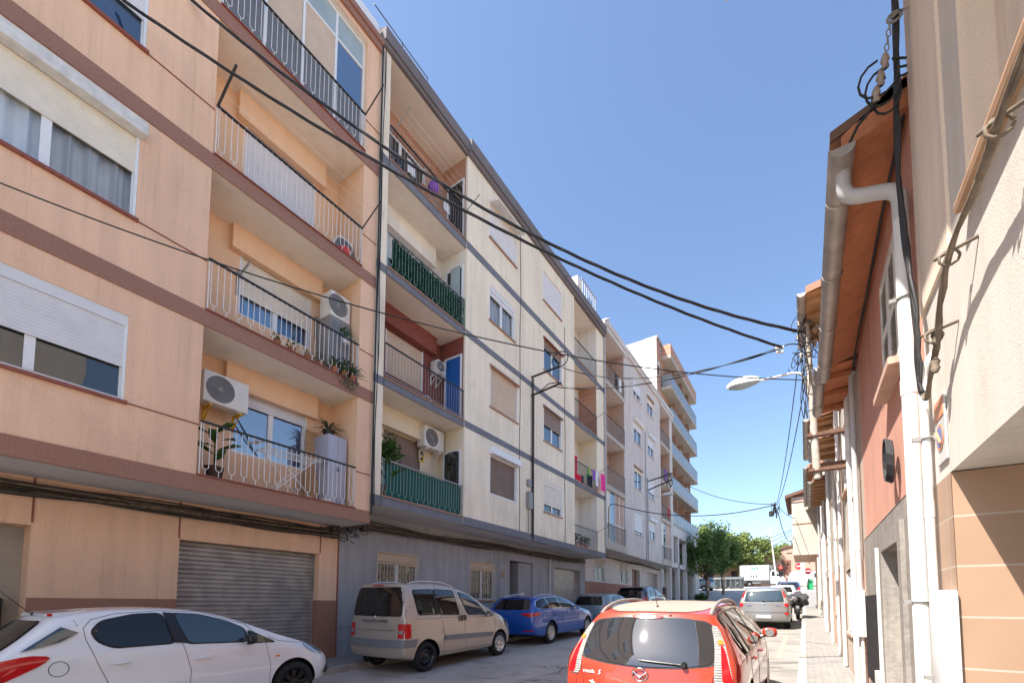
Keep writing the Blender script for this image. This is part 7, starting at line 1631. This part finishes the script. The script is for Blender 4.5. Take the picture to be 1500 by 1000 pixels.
# ------------------------------------------------------------------ THE FAR END
def tree(x, y, z, H, crown, rad, n, leaf, size, label, mat='leaf_street', group=None, stake=False, clumps=16, lean=0, seed=1):
    q = random.Random(seed); t = thing('street_tree' if stake else 'tree', label, 'tree', (x, y, z), group)
    m = MB(); top = Vector((x+lean, y, z+H)); r0 = .06+.012*H
    P = [Vector((x+lean*(i/6)**1.5+.04*math.sin(i*1.3), y+.03*math.sin(i*2.1), z+H*i/6)) for i in range(7)]
    m.tube(P, [r0*(1-.45*i/6) for i in range(7)], 9); cc = Vector((x+lean, y, z+crown))
    C = []
    for k in range(clumps):
        d = Vector((q.gauss(0, 1), q.gauss(0, 1), q.gauss(0, .9))).normalized()*(q.random()**.4); c = cc+Vector((d.x*rad[0], d.y*rad[0], d.z*rad[1])); C.append(c)
        b = P[-1].lerp(P[-3], q.random()); mid = b.lerp(c, .5)+Vector((0, 0, -.1*rad[1])); m.tube([b, mid, c], [r0*.4, r0*.25, r0*.1], 5)
    m.build('trunk', M['bark'], t, 180)
    f = MB()
    for c in C:
        R0 = min(rad)*q.uniform(.20, .42)
        for i in range(n//clumps):
            d = Vector((q.gauss(0, 1), q.gauss(0, 1), q.gauss(0, 1))).normalized(); p = c+d*R0*(.45+.6*q.random()); p.z -= .12*R0*q.random()
            nn = (d+Vector((q.gauss(0, .5), q.gauss(0, .5), q.gauss(0, .5)+.25))).normalized(); u = nn.orthogonal().normalized(); u.rotate(Matrix.Rotation(q.uniform(0, 6.28), 3, nn)); v = nn.cross(u); s = size*q.uniform(.6, 1.4)
            f.add([p-u*s*.6, p-u*s*.1+v*s*.36, p+u*s*.7, p-u*s*.1-v*s*.36], [(0, 1, 2, 3)])
    f.build('crown', M[leaf], t)
    if stake: s = MB(); s.tube([(x+.2, y-.25, z), (x+.2, y-.25, z+1.9)], .05, 7); s.build('stake', M['wood'], t)
    return t
tree(-7.15, 41.8, G(41.8)+.1, 2.2, 4.3, (1.85, 2.35), 6200, 'leaf_street', .17, 'dense street tree nearest the brick block, at the kerb beyond the parked cars', group='street trees', stake=True, clumps=46, seed=5)
tree(-6.8, 48.2, G(48.2)+.1, 2.6, 4.2, (1.6, 2.2), 4800, 'leaf_street', .19, 'second street tree in front of the waste containers', group='street trees', stake=True, clumps=40, seed=9)
for i, (x, y, top, r, lb) in enumerate(((-15, 74, 14.5, 4.6, 'broad plane tree at the far left behind the street trees'), (-11.0, 77, 14.0, 4.2, 'tall bright plane tree rising behind the waste containers'), (-7.0, 80, 12.6, 3.9, 'bright plane tree behind the left wing of the brick shed'), (-3.8, 90, 12.0, 3.4, 'plane tree showing above the roof of the brick shed'), (-24, 80, 14.5, 5.0, 'plane tree hidden beyond the brick block'), (-.8, 104, 13.8, 2.4, 'small far tree right of the plane trees against the sky'), (3.4, 100, 13.2, 2.8, 'small far tree beside the projecting house'))):
    z = G(y); tree(x, y, z, (top-z)*.45, top-z-r*.86, (r, r*.9), 4200 if i < 4 else 1800, 'leaf_far', .36, lb, group='plane trees beyond the far street', clumps=48, seed=20+i)
f = MB(); leafblob(f, (-7.0, 38.2, G(38)+.48), .46, 520, .09, 0, (1.1, 1.1, .8)); f.tube([(-7, 38.2, G(38)), (-7, 38.2, G(38)+.5)], .03, 6); solo('bush', f, M['leaf'], 'round green bush at the kerb before the first street tree', 'bush')
for i, (x0, lb) in enumerate(((-9.55, 'left of the two grey green waste containers'), (-7.85, 'right of the two grey green waste containers'))):
    t = thing('waste_container', lb+' across the far street', 'waste container', (x0+.8, 61, G(61)), 'waste containers')
    m = MB(); z = G(61); m.prism([(x0+.05, z+.12), (x0, z+1.15), (x0+1.62, z+1.15), (x0+1.57, z+.12)], 'y', 60.5, 61.6); m.build('body', M['bin'], t)
    m = MB(); m.prism([(60.42, z+1.15), (60.6, z+1.42), (61.3, z+1.52), (61.68, z+1.15)], 'x', x0-.03, x0+1.65); m.build('lid', M['bin'], t)
    m = MB()
    for q in (.25, .8, 1.35): m.box(x0+q-.03, x0+q+.03, 60.47, 60.5, z+.2, z+1.1)
    m.lathe([(0, .001), (-.01, .12)], (x0+1.0, 60.49, z+.7), 'y', 14); m.build('rib', M['darkmetal'], t)
    for q in (.25, 1.35): m = MB(); m.lathe([(-.06, .001), (-.06, .1), (.06, .1), (.06, .001)], (x0+q, 60.7, z+.1), 'x', 12); m.build('wheel', M['black'], t)
# brick shed with gable
sh = thing('brick_building', 'low brick building with a rounded gable beyond the far street', 'building', (-3, 84, G(80)))
g0 = G(80)-.3; arc = [(-5.8+10.0*i/12, 8.7+1.75*math.sin(math.pi*i/12)) for i in range(13)]
m = MB(); m.prism([(-5.8, g0)]+arc+[(4.2, g0)], 'y', 80.0, 95); m.build('gable_wall', M['brickx'], sh)
m = MB(); m.box(-16, -5.8, 80.4, 92, g0, 7.6); m.build('wing_wall', M['brickx'], sh)
m = MB(); m.prism([(79.9, 7.58), (86, 9.2), (92.2, 7.58), (86, 9.4), (79.9, 7.75)], 'x', -16.2, -5.81); m.build('wing_roof', M['rooftile'], sh)
m = MB()
P = [(x, z+.02) for x, z in arc]; Q = [(x, z+.28) for x, z in arc][::-1]
m.prism([(P[0][0]-.3, P[0][1])]+P[1:-1]+[(P[-1][0]+.3, P[-1][1])]+[(Q[0][0]+.3, Q[0][1])]+Q[1:-1]+[(Q[-1][0]-.3, Q[-1][1])], 'y', 79.8, 95.2); m.build('gable_roof', M['rooftile'], sh)
m = MB(); m.box(-2.9, -1.7, 79.93, 80.0, 6.2, 8.4); m.build('loft_door', M['wooddoor'], sh)
for x, z in ((-4.6, 7.9), (-4.3, 7.7), (-4.1, 8.0), (.2, 8.0), (.6, 7.8), (.9, 8.1), (-2.2, 9.4)):
    m = MB(); m.box(x, x+.16 if z < 9 else x+.7, 79.95, 80.0, z, z+.12); m.build('vent_hole', M['darkroom'], sh)
for x in (-13.5, -10, -7.5): m = MB(); m.box(x, x+.9, 80.35, 80.4, 6.0, 7.0); m.build('window', M['glass'], sh)
# masts, signs
t = thing('lamp_post', 'thin leaning lamp mast rising in front of the brick shed', 'lamp post', (-2.75, 62, G(62))); m = MB(); m.tube([(-2.75, 62, G(62)), (-3.35, 62, 11.2)], [.11, .05], 8); m.build('mast', M['whiteold'], t, 60)
t = thing('traffic_light', 'black traffic light showing red beside the truck cab', 'traffic light', (-2.2, 58, G(58))); m = MB(); m.tube([(-2.2, 58, G(58)), (-2.2, 58, 5.2)], .07, 8); m.build('post', M['whiteold'], t); m = MB(); m.bbox(-2.42, -1.98, 57.85, 58.15, 4.75, 5.95, .03); m.build('housing', M['black'], t)
me_, n_, l_, b_ = nt('red signal'); b_.inputs['Base Color'].default_value = (.6, .02, .02, 1); b_.inputs['Emission Color'].default_value = (1, .05, .04, 1); b_.inputs['Emission Strength'].default_value = 2.0
for z, mt in ((5.72, me_), (5.35, M['rust']), (4.98, M['bin'])): m = MB(); m.lathe([(0, .14), (-.10, .15), (-.10, .14), (-.01, .13), (-.01, .001)], (-2.2, 57.85, z), 'y', 18); m.build('signal_lens', mt, t)

def noentry(label, x, y, z, r, facing=0):
    t = thing('traffic_sign', label, 'road sign', (x, y, G(y)), 'no entry signs'); m = MB(); m.tube([(x, y+.05, G(y)), (x, y+.05, z+r)], .05, 8); m.build('post', M['alloy'], t)
    m = MB(); m.lathe([(0, .001), (-.03, .001), (-.03, r*.97), (-.02, r), (.0, r)], (x, y, z), 'y', 28); d = m.build('disc', M['sign_red'], t, 40)
    m = MB(); m.box(x-r*.68, x+r*.68, y-.04, y-.031, z-r*.17, z+r*.17); m.build('bar', M['white'], d)
noentry('red no entry sign right of the white post at the street end', .32, 58, 5.25, .34); noentry('red no entry sign left of the white post at the street end', -.52, 60.5, 6.0, .36)
m = MB(); m.box(-.32, .05, 57, 57.3, G(57), 6.2); m.box(-.36, .09, 56.96, 57.34, 6.2, 6.3); solo('post', m, M['whiteold'], 'white square post standing between the two no entry signs', 'post')
m = MB(); m.bbox(.2, .75, 57.6, 58.1, G(58), G(58)+.75, .03); leafblob(m, (.5, 57.8, G(58)+.9), .3, 80, .12); solo('planter', m, M['greencloth'], 'small green planter at the foot of the right no entry sign', 'planter')
# covered motorbike
t = thing('motorcycle', 'motorbike under a grey tarpaulin standing by the kerb beside the silver people carrier', 'motorcycle', (-.3, 24.3, G(24.3)+.125))
z = G(24.4)+.06
for yy in (23.75, 25.05):
    m = MB(); m.lathe([(-.06, .2), (-.07, .27), (-.03, .31), (.03, .31), (.07, .27), (.06, .2), (-.06, .2)], (-.30, yy, z+.31), 'x', 26); w_ = m.build('wheel', M['tyre'], t, 40)
    m = MB()
    for i in range(8): a = i*.785; m.tube([(-.30, yy, z+.31), (-.30, yy+.2*math.cos(a), z+.31+.2*math.sin(a))], .012, 4)
    m.lathe([(-.02, .2), (.02, .2)], (-.30, yy, z+.31), 'x', 20); m.build('rim', M['alloy'], w_)
m = MB(); m.bbox(-.45, -.12, 24.15, 24.65, z+.22, z+.62, .06); m.tube([(-.2, 23.6, z+.35), (-.16, 24.3, z+.3)], .045, 8); m.tube([(-.3, 25.05, z+.31), (-.3, 24.75, z+.85)], .03, 6); m.tube([(-.3, 23.75, z+.31), (-.3, 24.4, z+.5)], .03, 6); m.box(-.36, -.24, 23.5, 23.55, z+.45, z+.6); m.build('engine', M['irongrey'], t)
bm = bmesh.new(); bmesh.ops.create_icosphere(bm, subdivisions=5, radius=1)
for v in bm.verts:
    p = v.co.copy(); a = math.atan2(p.y, p.x); k = 1+.10*math.sin(a*9+p.z*4)*max(0, .7-p.z)+.07*math.sin(p.y*8+p.x*5+p.z*3)
    v.co = Vector((-.28+p.x*.40*k, 24.35+p.y*.92*k, z+.88+p.z*(.26 if p.z > 0 else .30)+.10*math.cos((p.y-.4)*3.5)+.03*math.sin(p.x*7+p.y*6)))
m = MB(); m.bm(bm); m.build('tarpaulin', M['tarp'], t, 180)
